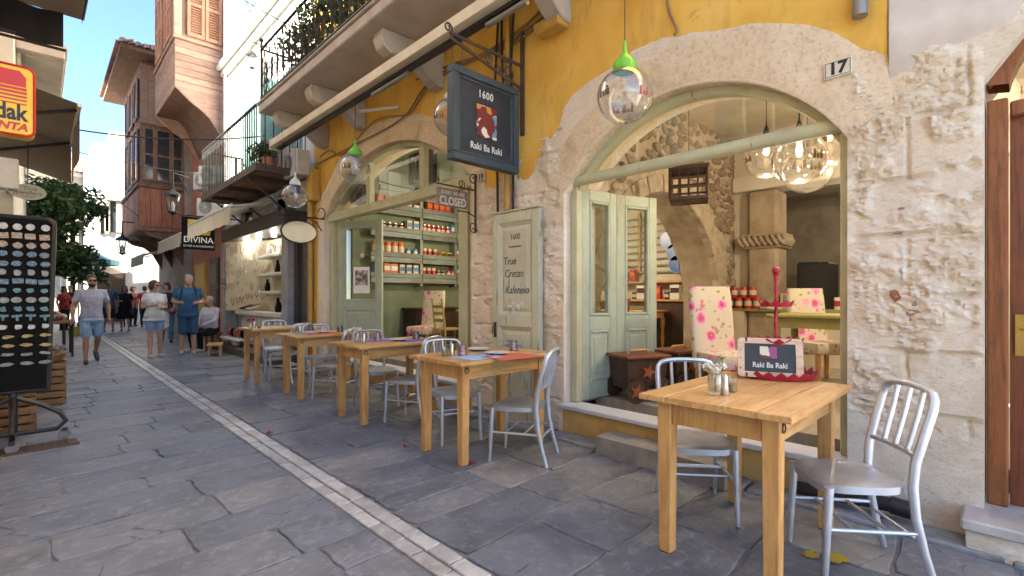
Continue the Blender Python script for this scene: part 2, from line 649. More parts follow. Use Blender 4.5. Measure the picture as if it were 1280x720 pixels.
# pale edging stones along the cafe wall
mat('edging', (0.4, 0.4, 0.4), (0.2, 0.2, 0.2), 0.6, scale=5, bump=0.4, bscale=30, bdist=0.01)
y = -0.7
while y < 14:
    L = rng.uniform(0.5, 0.9)
    ctr, pts = stone_poly([(3.375, y), (3.585, y), (3.585, y + L), (3.375, y + L)], 0.007, 4, 0.008)
    mb = MB(); stone_mesh(mb, ctr, pts, 0.018, ch=0.01, h=0.04)
    mb.build('edging_stone', 'edging', ground, loc=(ctr[0], ctr[1], 0))
    y += L
# worn yellow paint left on the terrace slabs
k = NT('yellow_paint', 0.6)
k.color((0.4, 0.3, 0.03))
for (px, py, w, h) in ((1014, 696, 0.05, 0.03), (1046, 700, 0.06, 0.05)):
    p = atZ(px, py)
    mb = MB()
    pts = [(w * math.cos(a) * rng.uniform(0.5, 1.2), h * math.sin(a) * rng.uniform(0.5, 1.3), 0) for a in [i * math.pi / 8 for i in range(16)]]
    mb.add(pts, [tuple(range(16))])
    mb.build('paint_mark', 'yellow_paint', ground, loc=(p.x, p.y, 0.012))
# fallen bougainvillea petals
mat('petal', (0.45, 0.02, 0.16), (0.25, 0.01, 0.08), 0.6)
def petal(px, py, lab):
    p = atZ(px, py)
    t = thing('fallen_petal', lab, 'petal', (p.x, p.y, 0.004), rng.random() * 6, 'fallen bougainvillea petals')
    for j in range(3):
        mb = MB()
        a = j * 2.1
        def pf(u, w, a=a):
            x = u * 0.034; y_ = (w - 0.5) * 0.03 * math.sin(math.pi * (0.1 + 0.85 * u))
            z = 0.004 + 0.018 * u * u + 0.008 * (w - 0.5) ** 2 * 4
            return (x * math.cos(a) - y_ * math.sin(a), x * math.sin(a) + y_ * math.cos(a), z)
        mb.grid(pf, 4, 4)
        mb.build('bract', 'petal', t, smooth=True)
for (px, py, lab) in ((589, 581, 'crimson flower petal on the paving at the foot of a table leg'),
                      (507, 560, 'crimson flower petal lying alone on the grey terrace slabs'),
                      (337, 543, 'small crimson petal beside the pale stone strip'),
                      (541, 500, 'tiny dark pink petal by a chair leg under the tables')):
    petal(px, py, lab)
# ================================================================ the cafe house (wall plane X = 3.6)
k = NT('old_plaster', 0.88, spec=0.2)
v = k.coord(); vs = k.coord((1, 1, 2.4))
n1 = k.noise(v, 1.6, 7, 0.62, 0.5); n2 = k.noise(vs, 11, 8, 0.72); n3 = k.noise(v, 45, 5, 0.7)
col = k.rampc(n1, [(0.25, (0.62, 0.5, 0.36)), (0.45, (0.73, 0.63, 0.49)), (0.62, (0.81, 0.71, 0.6)), (0.8, (0.74, 0.6, 0.44))])
col = k.mix(k.rampc(n2, [(0.25, 0.5), (0.4, 0.0)]), col, (0.42, 0.3, 0.22))
col = k.mix(k.rampc(n2, [(0.58, 0.0), (0.75, 0.5)]), col, (0.78, 0.69, 0.62))
col = k.mix(k.rampc(k.noise(vs, 26, 7, 0.75), [(0.52, 0.0), (0.66, 0.55)]), col, (0.5, 0.37, 0.26))
col = k.mix(k.rampc(k.noise(v, 75, 4, 0.7), [(0.6, 0.0), (0.7, 0.5)]), col, (0.42, 0.3, 0.21))
k.color(col); k.bump(n2, 0.6, 0.015); k.bump(n3, 0.7, 0.008); k.bump(k.noise(v, 130, 3), 0.5, 0.003)
k = NT('arch_stone', 0.85, spec=0.2)
v = k.coord()
n1 = k.noise(v, 2.3, 7, 0.6, 0.8); n2 = k.noise(v, 30, 6, 0.7)
col = k.rampc(n1, [(0.28, (0.56, 0.42, 0.27)), (0.45, (0.72, 0.58, 0.4)), (0.62, (0.77, 0.64, 0.47)), (0.8, (0.79, 0.7, 0.56))])
col = k.mix(k.rampc(n2, [(0.3, 0.5), (0.5, 0.0)]), col, (0.3, 0.21, 0.14))
col = k.mix(k.rampc(k.noise(v, 11, 8, 0.75), [(0.55, 0.0), (0.68, 0.45)]), col, (0.5, 0.34, 0.2))
k.color(col); k.bump(n2, 0.7, 0.012); k.bump(n1, 0.4, 0.04); k.bump(k.noise(v, 110, 3), 0.5, 0.003)
k = NT('yellow_stucco', 0.8, spec=0.25)
v = k.coord(); vd = k.coord((1, 1, 0.25))
n1 = k.noise(v, 1.3, 6, 0.6, 0.4); n2 = k.noise(vd, 6, 7, 0.7); n3 = k.noise(v, 50, 4)
col = k.rampc(n1, [(0.3, (0.64, 0.33, 0.05)), (0.55, (0.76, 0.48, 0.1)), (0.75, (0.8, 0.55, 0.16))])
col = k.mix(k.rampc(n2, [(0.53, 0.0), (0.78, 0.6)]), col, (0.4, 0.21, 0.07))
col = k.mix(k.rampc(k.noise(v, 3.1, 8, 0.75), [(0.6, 0.0), (0.66, 0.5)]), col, (0.8, 0.55, 0.2))
crk = k.voro(k.coord((1, 1, 0.7)), 0.9, 'DISTANCE_TO_EDGE')
crk = k.rampc(k.math('ADD', crk, k.math('MULTIPLY', k.noise(v, 9, 6, 0.7), 0.07)), [(0.032, 0.4), (0.037, 0.0)])
col = k.mix(k.math('MULTIPLY', crk, k.rampc(n1, [(0.5, 0.0), (0.6, 1.0)])), col, (0.25, 0.13, 0.05))
spots = k.voro(v, 3.2)
col = k.mix(k.rampc(spots, [(0.02, 0.8), (0.04, 0.0)]), col, (0.3, 0.14, 0.05))
k.color(col); k.bump(n3, 0.2, 0.003); k.bump(n1, 0.3, 0.03)
k = NT('ochre_plinth', 0.8, spec=0.25)
v = k.coord()
col = k.rampc(k.noise(v, 4, 7, 0.65), [(0.3, (0.36, 0.22, 0.08)), (0.5, (0.55, 0.36, 0.13)), (0.72, (0.6, 0.42, 0.2))])
k.color(col); k.bump(k.noise(v, 30, 5), 0.3, 0.006)
mat('white_plaster', (0.66, 0.6, 0.54), (0.5, 0.43, 0.36), 0.85, scale=3, bump=0.35, bscale=25, bdist=0.01)
painted_wood('green_frame', (0.54, 0.53, 0.34), (0.28, 0.21, 0.11), 0.63, (0.3, 0.26, 0.14))
painted_wood('green_shutter', (0.58, 0.58, 0.43), (0.24, 0.18, 0.11), 0.585, (0.36, 0.31, 0.2))
painted_wood('pale_green_door', (0.4, 0.47, 0.37), (0.34, 0.3, 0.2), 0.6, (0.22, 0.22, 0.14))
glass_mat('window_glass', (0.93, 0.96, 0.94), 1.3, 0.0)
glass_mat('fanlight_glass', (0.9, 0.93, 0.92), 2.2, 0.0)
painted_wood('white_sill', (0.62, 0.63, 0.64), (0.3, 0.28, 0.26), 0.64, (0.4, 0.4, 0.4), (1, 0.12, 1))
mat('dark_metal', (0.014, 0.014, 0.016), (0.025, 0.02, 0.018), 0.55, scale=20)
mat('rusty_iron', (0.07, 0.06, 0.055), (0.12, 0.07, 0.045), 0.65, metal=0.5, scale=25)
mat('black_plastic', (0.012, 0.012, 0.014), (0.02, 0.02, 0.022), 0.45)
wood('red_door_wood', (0.2, 0.055, 0.02), (0.08, 0.02, 0.01), rough=0.35)
wood('orange_door_wood', (0.26, 0.085, 0.026), (0.12, 0.038, 0.012), rough=0.35)
mat('brass', (0.5, 0.36, 0.12), None, 0.3, 1.0)
mat('white_paint', (0.75, 0.74, 0.71), (0.6, 0.58, 0.54), 0.6, scale=3)
mat('cream_paint', (0.68, 0.6, 0.45), (0.55, 0.46, 0.32), 0.5, scale=4)

WX = 3.6
def arcz(c, zc, r):
    return lambda s: zc + math.sqrt(max(0.0, r * r - (s - c) ** 2))
OPEN = [(-1.1, 0.12, 0.16, arcz(-0.49, 2.333, 0.62)), (0.73, 3.01, 0.24, arcz(1.87, 1.605, 1.335)), (4.4, 8.5, 0.24, arcz(6.45, 0.55, 2.97))]
house = thing('cafe_house', 'yellow stuccoed house with two wide stone arches and a long upper balcony', 'house', (3.85, 4, 0), inplace=True)
ROWS = [0.0, 0.30, 0.62, 0.98, 1.3, 1.66, 1.98, 2.33, 2.7, 3.1]
def wall_disp(s, z):
    w = 1.0
    for (a, b, zb, f) in OPEN:
        if a - 0.06 < s < b + 0.06 and z < 3.6:
            d = min(abs(s - a), abs(s - b))
            w = min(w, d / 0.05) if (s <= a or s >= b) else 0.0
    if s > 8.55: w *= 0
    p = (s, z, 0)
    lay = nz((s * 0.8, z * 2.2, 0), 3.0, 21)
    patch = max(0.0, min(1.0, (fbm((s, z, 2), 2.6, 3, 5.0) + 0.30) * 4))
    ter = fbm((s * 0.75, z * 1.5, 6), 6.5, 4, 9.0) * 3.2
    ter = (math.floor(ter) + min(1.0, (ter - math.floor(ter)) * 3)) / 3.2
    rough = patch * (0.026 * ter + 0.020 * abs(nz((s * 0.7, z * 1.5, 0), 24.0, 3)) + 0.015 * abs(nz((s * 0.9, z * 1.3, 0), 55.0, 8)) + 0.006 * lay) + 0.003 * fbm((s, z, 4), 9.0, 3) - 0.004
    if s < 0.75:
        m = max(0.0, min(1.0, (z - 0.42 - 0.12 * nz(p, 3)) * 5)) * max(0.0, min(1.0, (2.75 - z + 0.35 * (s - 0.3) + 0.1 * nz(p, 4, 2)) * 6))
        d = rough * 1.15 * m + 0.004 * fbm(p, 5)
    else:
        m = 0.75
        d = rough * 0.8
    # joints between the big blocks, filled with plaster here and there
    for i, zr in enumerate(ROWS):
        dz = abs(z - zr - 0.015 * nz((s, zr, 0), 4))
        if dz < 0.018:
            d -= 0.03 * m * (1 - dz / 0.018) ** 0.4 * max(0, min(1, 0.7 + 2.4 * nz(p, 2.6, 7)))
    i = sum(1 for zr in ROWS if zr < z)
    sj = 0.18 + (0.26 if i % 2 else 0.0) if s < 0.75 else 3.55 + (0.3 if i % 2 else 0.0)
    ds = abs(s - sj - 0.012 * nz((0, z, 0), 6))
    if ds < 0.014:
        d -= 0.02 * m * (1 - ds / 0.014) ** 0.5 * max(0, min(1, 0.3 + 2.2 * nz(p, 3.1, 17)))
    # lost bits: pits where the stone has broken away
    pit = nz((s, z * 1.3, 0), 9.5, 11)
    if pit > 0.4 and m > 0.5:
        d -= 0.022 * min(1, (pit - 0.4) * 8)
    return d * w
def facade():
    m = MB()
    S0, S1, ZT = -2.6, 8.9, 7.6
    cuts = [S0]
    for (a, b, zb, f) in OPEN:
        cuts += [a, b]
    cuts.append(S1)
    for ci in range(len(cuts) - 1):
        a, b = cuts[ci], cuts[ci + 1]
        op = OPEN[(ci - 1) // 2] if ci % 2 else None
        fine = 0.009 if (op is None and -0.1 < a < 0.5) else 0.014 if (op is None and 0.5 < a < 5) else 0.03 if -0.1 < a < 5 or (op and a > 0) else 0.3
        if op and op[0] > 4: fine = 0.08
        n = max(2, int((b - a) / fine))
        def band(z0f, z1f, nv, disp=True):
            m.grid(lambda u, t: (lambda s: (lambda z: (WX - (wall_disp(s, z) if disp else 0), s, z))(z0f(s) + (z1f(s) - z0f(s)) * t))(a + (b - a) * u), n, nv, flip=False)
        if op is None:
            nv = int(3.4 / fine) if fine < 0.1 else 12
            band(lambda s: 0, lambda s: 3.4, nv)
            band(lambda s: 3.4, lambda s: ZT, 2, False)
        else:
            band(lambda s: -0.02, lambda s, zb=op[2]: zb, 1, False)
            band(op[3], lambda s: 3.75, 8, False)
            band(lambda s: 3.75, lambda s: ZT, 2, False)
            # reveals
            f = op[3]
            D = 4.1
            m.grid(lambda u, t: (WX + (D - WX) * t, a + (b - a) * u, f(a + (b - a) * u)), n, 2)
            m.add([(WX, a, op[2]), (WX, a, f(a)), (D, a, f(a)), (D, a, op[2])], [(0, 1, 2, 3)])
            m.add([(WX, b, op[2]), (WX, b, f(b)), (D, b, f(b)), (D, b, op[2])], [(3, 2, 1, 0)])
            # inner face
            m.grid(lambda u, t: (D, a + (b - a) * u, f(a + (b - a) * u) + (4.2 - f(a + (b - a) * u)) * t), n, 1, flip=True)
        if op is None:
            m.add([(4.1, a, 0), (4.1, b, 0), (4.1, b, 4.2), (4.1, a, 4.2)], [(3, 2, 1, 0)])
    m.add([(WX, S1, 0), (4.1, S1, 0), (4.1, S1, ZT), (WX, S1, ZT)], [(0, 1, 2, 3)])
    m.add([(WX, S0, 0), (4.1, S0, 0), (4.1, S0, ZT), (WX, S0, ZT)], [(3, 2, 1, 0)])
    return m
facade().build('wall', 'old_plaster', house, smooth=True, angle=50)

# bare stones showing where the plaster of the right pier has gone
mat('bare_stone', (0.42, 0.33, 0.27), (0.28, 0.2, 0.15), 0.85, scale=14, bump=0.6, bscale=40, bdist=0.01)
mat('bare_brick', (0.36, 0.15, 0.06), (0.2, 0.08, 0.04), 0.85, scale=20, bump=0.6, bscale=40, bdist=0.01)
r3 = random.Random(6)
for (px, py, w, h, mm) in ((1120, 369, 0.06, 0.08, 'bare_brick'), (1146, 392, 0.1, 0.16, 'bare_stone'), (1165, 360, 0.04, 0.02, 'bare_stone'), (1212, 320, 0.03, 0.045, 'bare_stone'), (1128, 262, 0.05, 0.03, 'bare_stone'), (1122, 290, 0.045, 0.03, 'bare_stone')):
    p = atX(px, py, 3.6)
    n = 9
    rad = [r3.uniform(0.55, 1.15) for _ in range(n)]
    m = MB()
    ring = lambda sc, x: [(x, w / 2 * sc * rad[i] * math.cos(6.283 * i / n), h / 2 * sc * rad[i] * math.sin(6.283 * i / n)) for i in range(n)]
    m.add(ring(1.1, 0.03) + ring(1.0, -0.002) + ring(0.8, -0.007), [(r_ * n + i, r_ * n + (i + 1) % n, (r_ + 1) * n + (i + 1) % n, (r_ + 1) * n + i) for r_ in range(2) for i in range(n)] + [tuple(2 * n + i for i in range(n))])
    m.build('bare_stone', mm, house, smooth=True, loc=(3.6, p.y, p.z), fix=True)
# stone band round each arch (between opening edge and outer curve), a little proud
def arch_band(c, zc, r0, rfun, a0, a1, n, name, x0, mname, legs=None, dep=0.4):
    m = MB()
    def pt(i, t):
        an = R(a0 + (a1 - a0) * i / n)
        ro = rfun(i / n)
        r = r0 + (ro - r0) * t
        s, z = c + r * math.cos(an), zc + r * math.sin(an)
        edge = min(t, 1 - t) * 4
        return (x0 + 0.008 * fbm((s, z, 3), 5, 4) * min(1, edge) + (0.012 * (abs(t - 0.5) * 2) ** 6), s, z)
    m.grid(lambda u, t: pt(u * n, t), n, 10)
    m.grid(lambda u, t: (lambda p: (p[0] + dep * t, p[1], p[2]))(pt(u * n, 0)), n, 1, flip=True)
    return m.build(name, mname, house, smooth=True, angle=60)
arch_band(1.87, 1.605, 1.325, lambda t: 1.60 + 0.19 * t + 0.02 * math.sin(t * 19) + 0.012 * math.sin(t * 41), 31, 149, 70, 'arch_surround', 3.592, 'arch_stone')
arch_band(6.45, 0.55, 2.96, lambda t: 3.25 + 0.02 * math.sin(t * 25), 44, 136, 70, 'arch_surround', 3.592, 'arch_stone')

# yellow stucco coat, ragged along its lower edge
def stucco_low(s):
    w = 0.02 * nz((s, 0, 0), 5) + 0.012 * nz((s, 5, 0), 17)
    z1 = z2 = -9
    t = (s - 1.87)
    if -1.62 < t < 1.78:
        rr = 1.61 + 0.19 * max(0, min(1, (t + 1.2) / 2.4))
        if abs(t) < rr: z1 = 1.605 + math.sqrt(rr * rr - t * t)
    t = s - 6.45
    if abs(t) < 2.3:
        z2 = 0.55 + math.sqrt(max(0, 3.26 ** 2 - t * t))
    base = 2.66 if s < 0.7 else 2.45
    if s > 8.62: base = 0.3
    return max(z1, z2, base) + w
m = MB()
n = 260
s_a, s_b = 0.53, 8.88
m.grid(lambda u, t: (lambda s: (3.584 + 0.006 * fbm((s, stucco_low(s) + (7.55 - stucco_low(s)) * t, 0), 1.5, 3) + (0.02 if t == 0 else 0), s, stucco_low(s) + (7.55 - stucco_low(s)) * t))(s_a + (s_b - s_a) * u), n, 14)
m.add([(3.584, s_a, 2.66), (3.605, s_a, 2.66), (3.605, s_a, 7.55), (3.584, s_a, 7.55)], [(3, 2, 1, 0)])
m.build('stucco', 'yellow_stucco', house, smooth=True)
# whitewashed plaster to the right of it
m = MB()
m.grid(lambda u, t: (lambda s: (lambda zl: (3.583 + 0.007 * fbm((s, t * 5, 2), 3, 4) + (0.02 if t == 0 else 0), s, zl + (7.5 - zl) * t))(2.72 - 0.3 * s + 0.03 * nz((s, 0, 0), 9) if s > 0.1 else max(2.70, OPEN[0][3](s) + 0.02)))(-2.5 + 3.02 * u), 90, 30)
m.build('plaster', 'white_plaster', house, smooth=True)
# roof edge and side body so that the house is whole
mat('roof_tile', (0.4, 0.17, 0.09), (0.3, 0.12, 0.07), 0.8, scale=12)
m = MB(); m.box(3.45, 10.5, -2.6, 8.9, 7.6, 7.85)
m.build('roof', 'roof_tile', house)
# ochre plinths below the two openings, sills
for (a, b) in ((0.73, 3.01), (4.4, 8.5)):
    m = MB()
    m.grid(lambda u, t: (3.585 + 0.004 * fbm((a + (b - a) * u, t, 0), 6, 3), a + (b - a) * u, -0.01 + 0.245 * t), 30, 6)
    m.add([(3.585, a, 0), (3.62, a, 0), (3.62, a, 0.235), (3.585, a, 0.235)], [(3, 2, 1, 0)])
    m.build('plinth', 'ochre_plinth', house, smooth=True)
    m = MB(); m.box(3.535, 3.78, a - 0.015, b + 0.02, 0.235, 0.276)
    m.build('sill', 'white_sill', house, bevel=0.008)

# ---- timber of the near arch
ga = MB()
def arch_frame(mb, c, zc, r, s0, s1, x0, x1, w, n=40):
    a0, a1 = math.degrees(math.acos((s1 - c) / r)), math.degrees(math.acos(max(-1, (s0 - c) / r)))
    for i in range(n):
        pass
    pr = []
    for i in range(n + 1):
        an = R(a0 + (a1 - a0) * i / n)
        pr.append((math.cos(an), math.sin(an)))
    vs, fs = [], []
    for (ca, sa) in pr:
        for (rr, xx) in ((r, x0), (r - w, x0), (r - w, x1), (r, x1)):
            vs.append((xx, c + rr * ca, zc + rr * sa))
    for i in range(n):
        for q in range(4):
            q2 = (q + 1) % 4
            fs.append((i * 4 + q, i * 4 + q2, (i + 1) * 4 + q2, (i + 1) * 4 + q))
    mb.add(vs, fs)
arch_frame(ga, 1.87, 1.605, 1.333, 0.735, 3.005, 3.72, 3.83, 0.06)
ga.build('arch_frame', 'green_frame', house, fix=True)
for (a, b) in ((0.735, 0.79), (2.93, 3.005)):
    m = MB(); m.box(3.70, 3.82, a, b, 0.277, 2.36); m.build('jamb', 'green_frame', house, bevel=0.006)
m = MB(); m.tube([(3.70, 0.74, 2.40), (3.70, 3.0, 2.40)], [0.052, 0.052], 12, flat=0.8)
m.build('transom', 'green_frame', house, smooth=True)
def fan(c, zc, r, z0, x, name, n=40, s0=None, s1=None):
    m = MB()
    pts = [p for p in arcpts((c, zc), r, 2, 178, n) if p[1] > z0]
    pts = [(pts[0][0], z0)] + pts + [(pts[-1][0], z0)]
    m.add([(x, a, b) for a, b in pts], [tuple(range(len(pts)))])
    return m.build(name, 'fanlight_glass', house)
fan(1.87, 1.605, 1.30, 2.42, 3.78, 'fanlight_pane')
# ---- timber of the far arch
gb = MB()
arch_frame(gb, 6.45, 0.55, 2.968, 4.41, 8.49, 3.72, 3.84, 0.07)
gb.build('arch_frame', 'green_frame', house, fix=True)
m = MB(); m.box(3.66, 3.80, 4.41, 8.49, 2.60, 2.74); m.build('transom', 'green_frame', house, bevel=0.012)
for (a, b) in ((4.41, 4.56), (4.60, 4.78), (8.36, 8.49)):
    m = MB(); m.box(3.70, 3.84, a, b, 0.277, 2.6); m.build('jamb', 'green_frame', house, bevel=0.01)
for s in (5.55, 7.05):
    m = MB(); m.box(3.71, 3.80, s, s + 0.11, 2.74, 3.45); m.build('mullion', 'green_frame', house, bevel=0.008)
fan(6.45, 0.55, 2.92, 2.745, 3.79, 'fanlight_pane')
for (px0, px1, y0, y1) in ((514, 536, 186, 232), (441, 454, 230, 256)):   # louvred boxes behind the fanlight
    p0, p1 = atX(px0, y1, 3.9), atX(px1, y0, 3.9)
    m = MB(); m.box(3.86, 4.05, p1.y, p0.y, p0.z, p1.z); bx = m.build('louvre_box', 'black_plastic', house, bevel=0.01)
    nsl = 7
    for i in range(nsl):
        s = p1.y + (p0.y - p1.y) * (i + 0.5) / nsl
        mm = MB(); mm.box(3.845, 3.86, s - 0.012, s + 0.012, p0.z + 0.03, p1.z - 0.03); mm.build('slat', 'rusty_iron', bx)

# ---- folding door of the near arch, opened into the room (two leaves)
mat('brushed_knob', (0.3, 0.28, 0.25), None, 0.4, 1.0)
def door_leaf(name, w, h, parent, loc, rz, mname, glass_lo=0.36, panels=True, dep=0.05):
    """a glazed leaf in its own plane: width along local X, front towards -Y"""
    t = bpy.data.objects.new(name, None); link(t, parent, loc, (0, 0, rz))
    st = 0.105
    m = MB()
    for x in (0, w - st):
        m.box(x, x + st, -dep / 2, dep / 2, 0, h)
    m.build('stile', mname, t, bevel=0.006)
    zl = h * glass_lo
    for (z0, z1) in ((0, 0.17), (zl - 0.07, zl + 0.07), (h - 0.11, h)):
        m = MB(); m.box(st, w - st, -dep / 2 + 0.002, dep / 2 - 0.002, z0, z1); m.build('rail', mname, t, bevel=0.005)
    m = MB()
    for (z0, z1) in ((0.17, zl - 0.07), (zl + 0.07, h - 0.11)):       # mouldings
        for (a, b, c, d) in ((st, st + 0.03, z0, z1), (w - st - 0.03, w - st, z0, z1), (st + 0.03, w - st - 0.03, z0, z0 + 0.03), (st + 0.03, w - st - 0.03, z1 - 0.03, z1)):
            m.box(a, b, -dep / 2 - 0.006, dep / 2 + 0.006, c, d)
    m.build('moulding', mname, t, bevel=0.008)
    m = MB(); m.box(st + 0.03, w - st - 0.03, -0.014, 0.014, 0.2, zl - 0.1); m.build('panel', mname, t)
    m = MB(); m.box(st + 0.06, w - st - 0.06, -0.022, 0.022, 0.23, zl - 0.13); m.build('raised_panel', mname, t, bevel=0.015)
    m = MB(); m.box(st + 0.02, w - st - 0.02, -0.003, 0.003, zl + 0.08, h - 0.12); m.build('pane', 'window_glass', t)
    return t
DL = []
a0 = Vector((3.78, 2.95, 0.285)); a1 = Vector((4.30, 2.90, 0.285)); a2 = Vector((4.80, 2.72, 0.285))
# (children of the house placed in the world)
def leaf_between(p, q, h, mname, lab=None, **kw):
    d = q - p
    t = door_leaf('door_leaf', d.length - 0.006, h, house, None, 0, mname, **kw)
    t.matrix_parent_inverse = WINV[house]
    t.location = p; t.rotation_euler = (0, 0, math.atan2(d.y, d.x))
    if lab: t['label'] = lab
    return t
leaf_between(a0, a1, 2.07, 'pale_green_door')
leaf_between(a1, a2, 2.07, 'pale_green_door')
# ---- glazed leaf of the far arch, half open
lf = leaf_between(Vector((3.80, 8.32, 0.285)), Vector((4.23, 7.56, 0.285)), 2.33, 'pale_green_door', 'pale green glazed door leaf with a poster on the pane', glass_lo=0.37)
m = MB(); m.box(0.3, 0.62, -0.012, -0.007, 1.06, 1.52); m.build('poster', mat('poster_paper', (0.8, 0.79, 0.76), (0.72, 0.71, 0.68), 0.6), lf)
m = MB(); m.box(0.335, 0.585, -0.015, -0.0125, 1.2, 1.46); m.build('poster_photo', mat('poster_photo', (0.55, 0.5, 0.42), (0.1, 0.09, 0.08), 0.5, scale=14, lo=0.42, hi=0.58), lf)
m = MB(); m.lathe([(0.045, 0), (0.045, 0.002)], (0.47, -0.008, 1.72), 20, Matrix.Rotation(R(90), 3, 'X')); m.build('no_smoking_sticker', mat('sticker', (0.75, 0.5, 0.46), (0.6, 0.3, 0.28), 0.5), lf)

# ---- brown door at the right end
m = MB()
arch_frame(m, -0.49, 2.333, 0.61, -1.09, 0.11, 3.70, 3.86, 0.085, 24)
m.build('door_frame', 'orange_door_wood', house, fix=True)
m = MB(); m.box(3.70, 3.86, 0.03, 0.112, 0.17, 2.36); m.box(3.70, 3.86, -1.09, -1.01, 0.17, 2.36); m.build('door_frame', 'orange_door_wood', house, bevel=0.008)
m = MB(); m.box(3.72, 3.84, -1.0, 0.025, 2.26, 2.34); m.build('door_transom', 'orange_door_wood', house, bevel=0.008)
fan2 = MB(); pts = [p for p in arcpts((-0.49, 2.333), 0.54, 5, 175, 16)]
fan2.add([(3.79, a, b) for a, b in pts], [tuple(range(len(pts)))]); fan2.build('door_fanlight', 'window_glass', house)
m = MB(); m.box(3.77, 3.82, -1.0, 0.025, 0.175, 2.26)
bd = m.build('brown_door', 'red_door_wood', house, label='reddish brown panelled wooden door with a brass handle')
for (z0, z1) in ((0.3, 0.95), (1.15, 2.12)):
    for (s0, s1) in ((-0.93, -0.55), (-0.43, -0.06)):
        m = MB(); m.box(3.752, 3.772, s0, s1, z0, z1); m.build('door_panel', 'red_door_wood', bd, bevel=0.014)
m = MB(); m.box(3.755, 3.77, -0.035, 0.005, 0.98, 1.2); m.tube([(3.76, -0.015, 1.13), (3.71, -0.015, 1.13), (3.705, -0.05, 1.13), (3.705, -0.13, 1.125)], 0.009, 8)
m.build('door_handle', 'brass', bd, smooth=True)
# door step
m = MB(); m.box(3.36, 3.99, -1.3, 0.2, 0.115, 0.172); m.build('doorstep_slab', mat('step_marble', (0.6, 0.57, 0.53), (0.44, 0.41, 0.37), 0.55, scale=6), house, bevel=0.01)
m = MB(); m.grid(lambda u, t: (3.40 - 0.012 * fbm((u * 1.4, t * 0.3, 1), 9, 4), -1.28 + 1.46 * u, -0.02 + 0.135 * t), 60, 8)
m.grid(lambda u, t: (3.40 + 0.2 * u, 0.18 + 0.01 * fbm((u, t, 3), 9, 3), -0.02 + 0.135 * t), 10, 8)
m.build('doorstep_base', 'old_plaster', house, smooth=True)
# loose concrete step before the near arch
m = MB()
m.grid(lambda u, t: (3.28 + 0.24 * u, 1.35 + 1.06 * t, 0.148 + 0.003 * nz((u * 3, t * 6, 0), 2)), 6, 16)
m.add([(3.28, 1.35, 0), (3.28, 2.41, 0), (3.28, 2.41, 0.148), (3.28, 1.35, 0.148), (3.52, 1.35, 0), (3.52, 2.41, 0), (3.52, 2.41, 0.148), (3.52, 1.35, 0.148)], [(3, 2, 1, 0), (1, 2, 6, 5), (0, 4, 7, 3), (4, 5, 6, 7)])
o = m.build('concrete_step', mat('concrete', (0.3, 0.285, 0.265), (0.19, 0.18, 0.165), 0.85, scale=7, bump=0.5, bscale=40, bdist=0.006), fix=True, bevel=0.006)
tag(o, 'low grey concrete step set before the sill of the near arch', 'step')
# black drain pipe at the wall foot
t = thing('drain_pipe', 'black plastic drain pipe lying along the foot of the stone wall', 'pipe', (3.5, 0.6, 0.08), inplace=True)
m = MB(); m.tube([(3.5, 1.0, 0.07), (3.5, 0.5, 0.105)], 0.04, 16, caps=False); m.tube([(3.5, 0.5, 0.105), (3.5, 1.0, 0.07)], 0.034, 16, caps=False)
m.build('pipe', 'black_plastic', t, smooth=True)
m = MB(); m.lathe([(0.036, 0), (0.049, 0), (0.049, 0.12), (0.036, 0.12), (0.036, 0)], (3.5, 0.5, 0.105), 18, Matrix.Rotation(R(94), 3, 'X'))
m.build('socket', 'black_plastic', t, smooth=True)

# ---- house number plates
mat('plate_cream', (0.68, 0.64, 0.52), (0.6, 0.55, 0.43), 0.45)
mat('black_ink', (0.015, 0.015, 0.015), None, 0.6)
def plate(s, z, w, h, txt, lab, sz, tilt=0.0):
    t = thing('number_plate', lab, 'number plate', (3.58, s, z))
    t.rotation_euler = (tilt, 0, 0)
    m = MB(); m.box(-0.008, 0.012, -w / 2, w / 2, -h / 2, h / 2); b = m.build('plate', 'plate_cream', t, bevel=0.003)
    m = MB()
    e = 0.008
    for (a0_, a1_, b0, b1) in ((-w / 2 + e, w / 2 - e, -h / 2 + e, -h / 2 + e + .003), (-w / 2 + e, w / 2 - e, h / 2 - e - .003, h / 2 - e), (-w / 2 + e, -w / 2 + e + .003, -h / 2 + e + .003, h / 2 - e - .003), (w / 2 - e - .003, w / 2 - e, -h / 2 + e + .003, h / 2 - e - .003)):
        m.box(-0.0095, -0.0075, a0_, a1_, b0, b1)
    m.build('border', 'black_ink', t)
    text(txt, sz, 'black_ink', t, (-0.0085, 0, 0), FACE_ST, bold=0.004)
plate(0.775, 2.72, 0.15, 0.105, '17', 'cream enamel number plate reading 17 above the arch', 0.1)
plate(4.2, 2.64, 0.13, 0.09, '19', 'small cream number plate reading 19 half hidden by the hanging sign', 0.085)

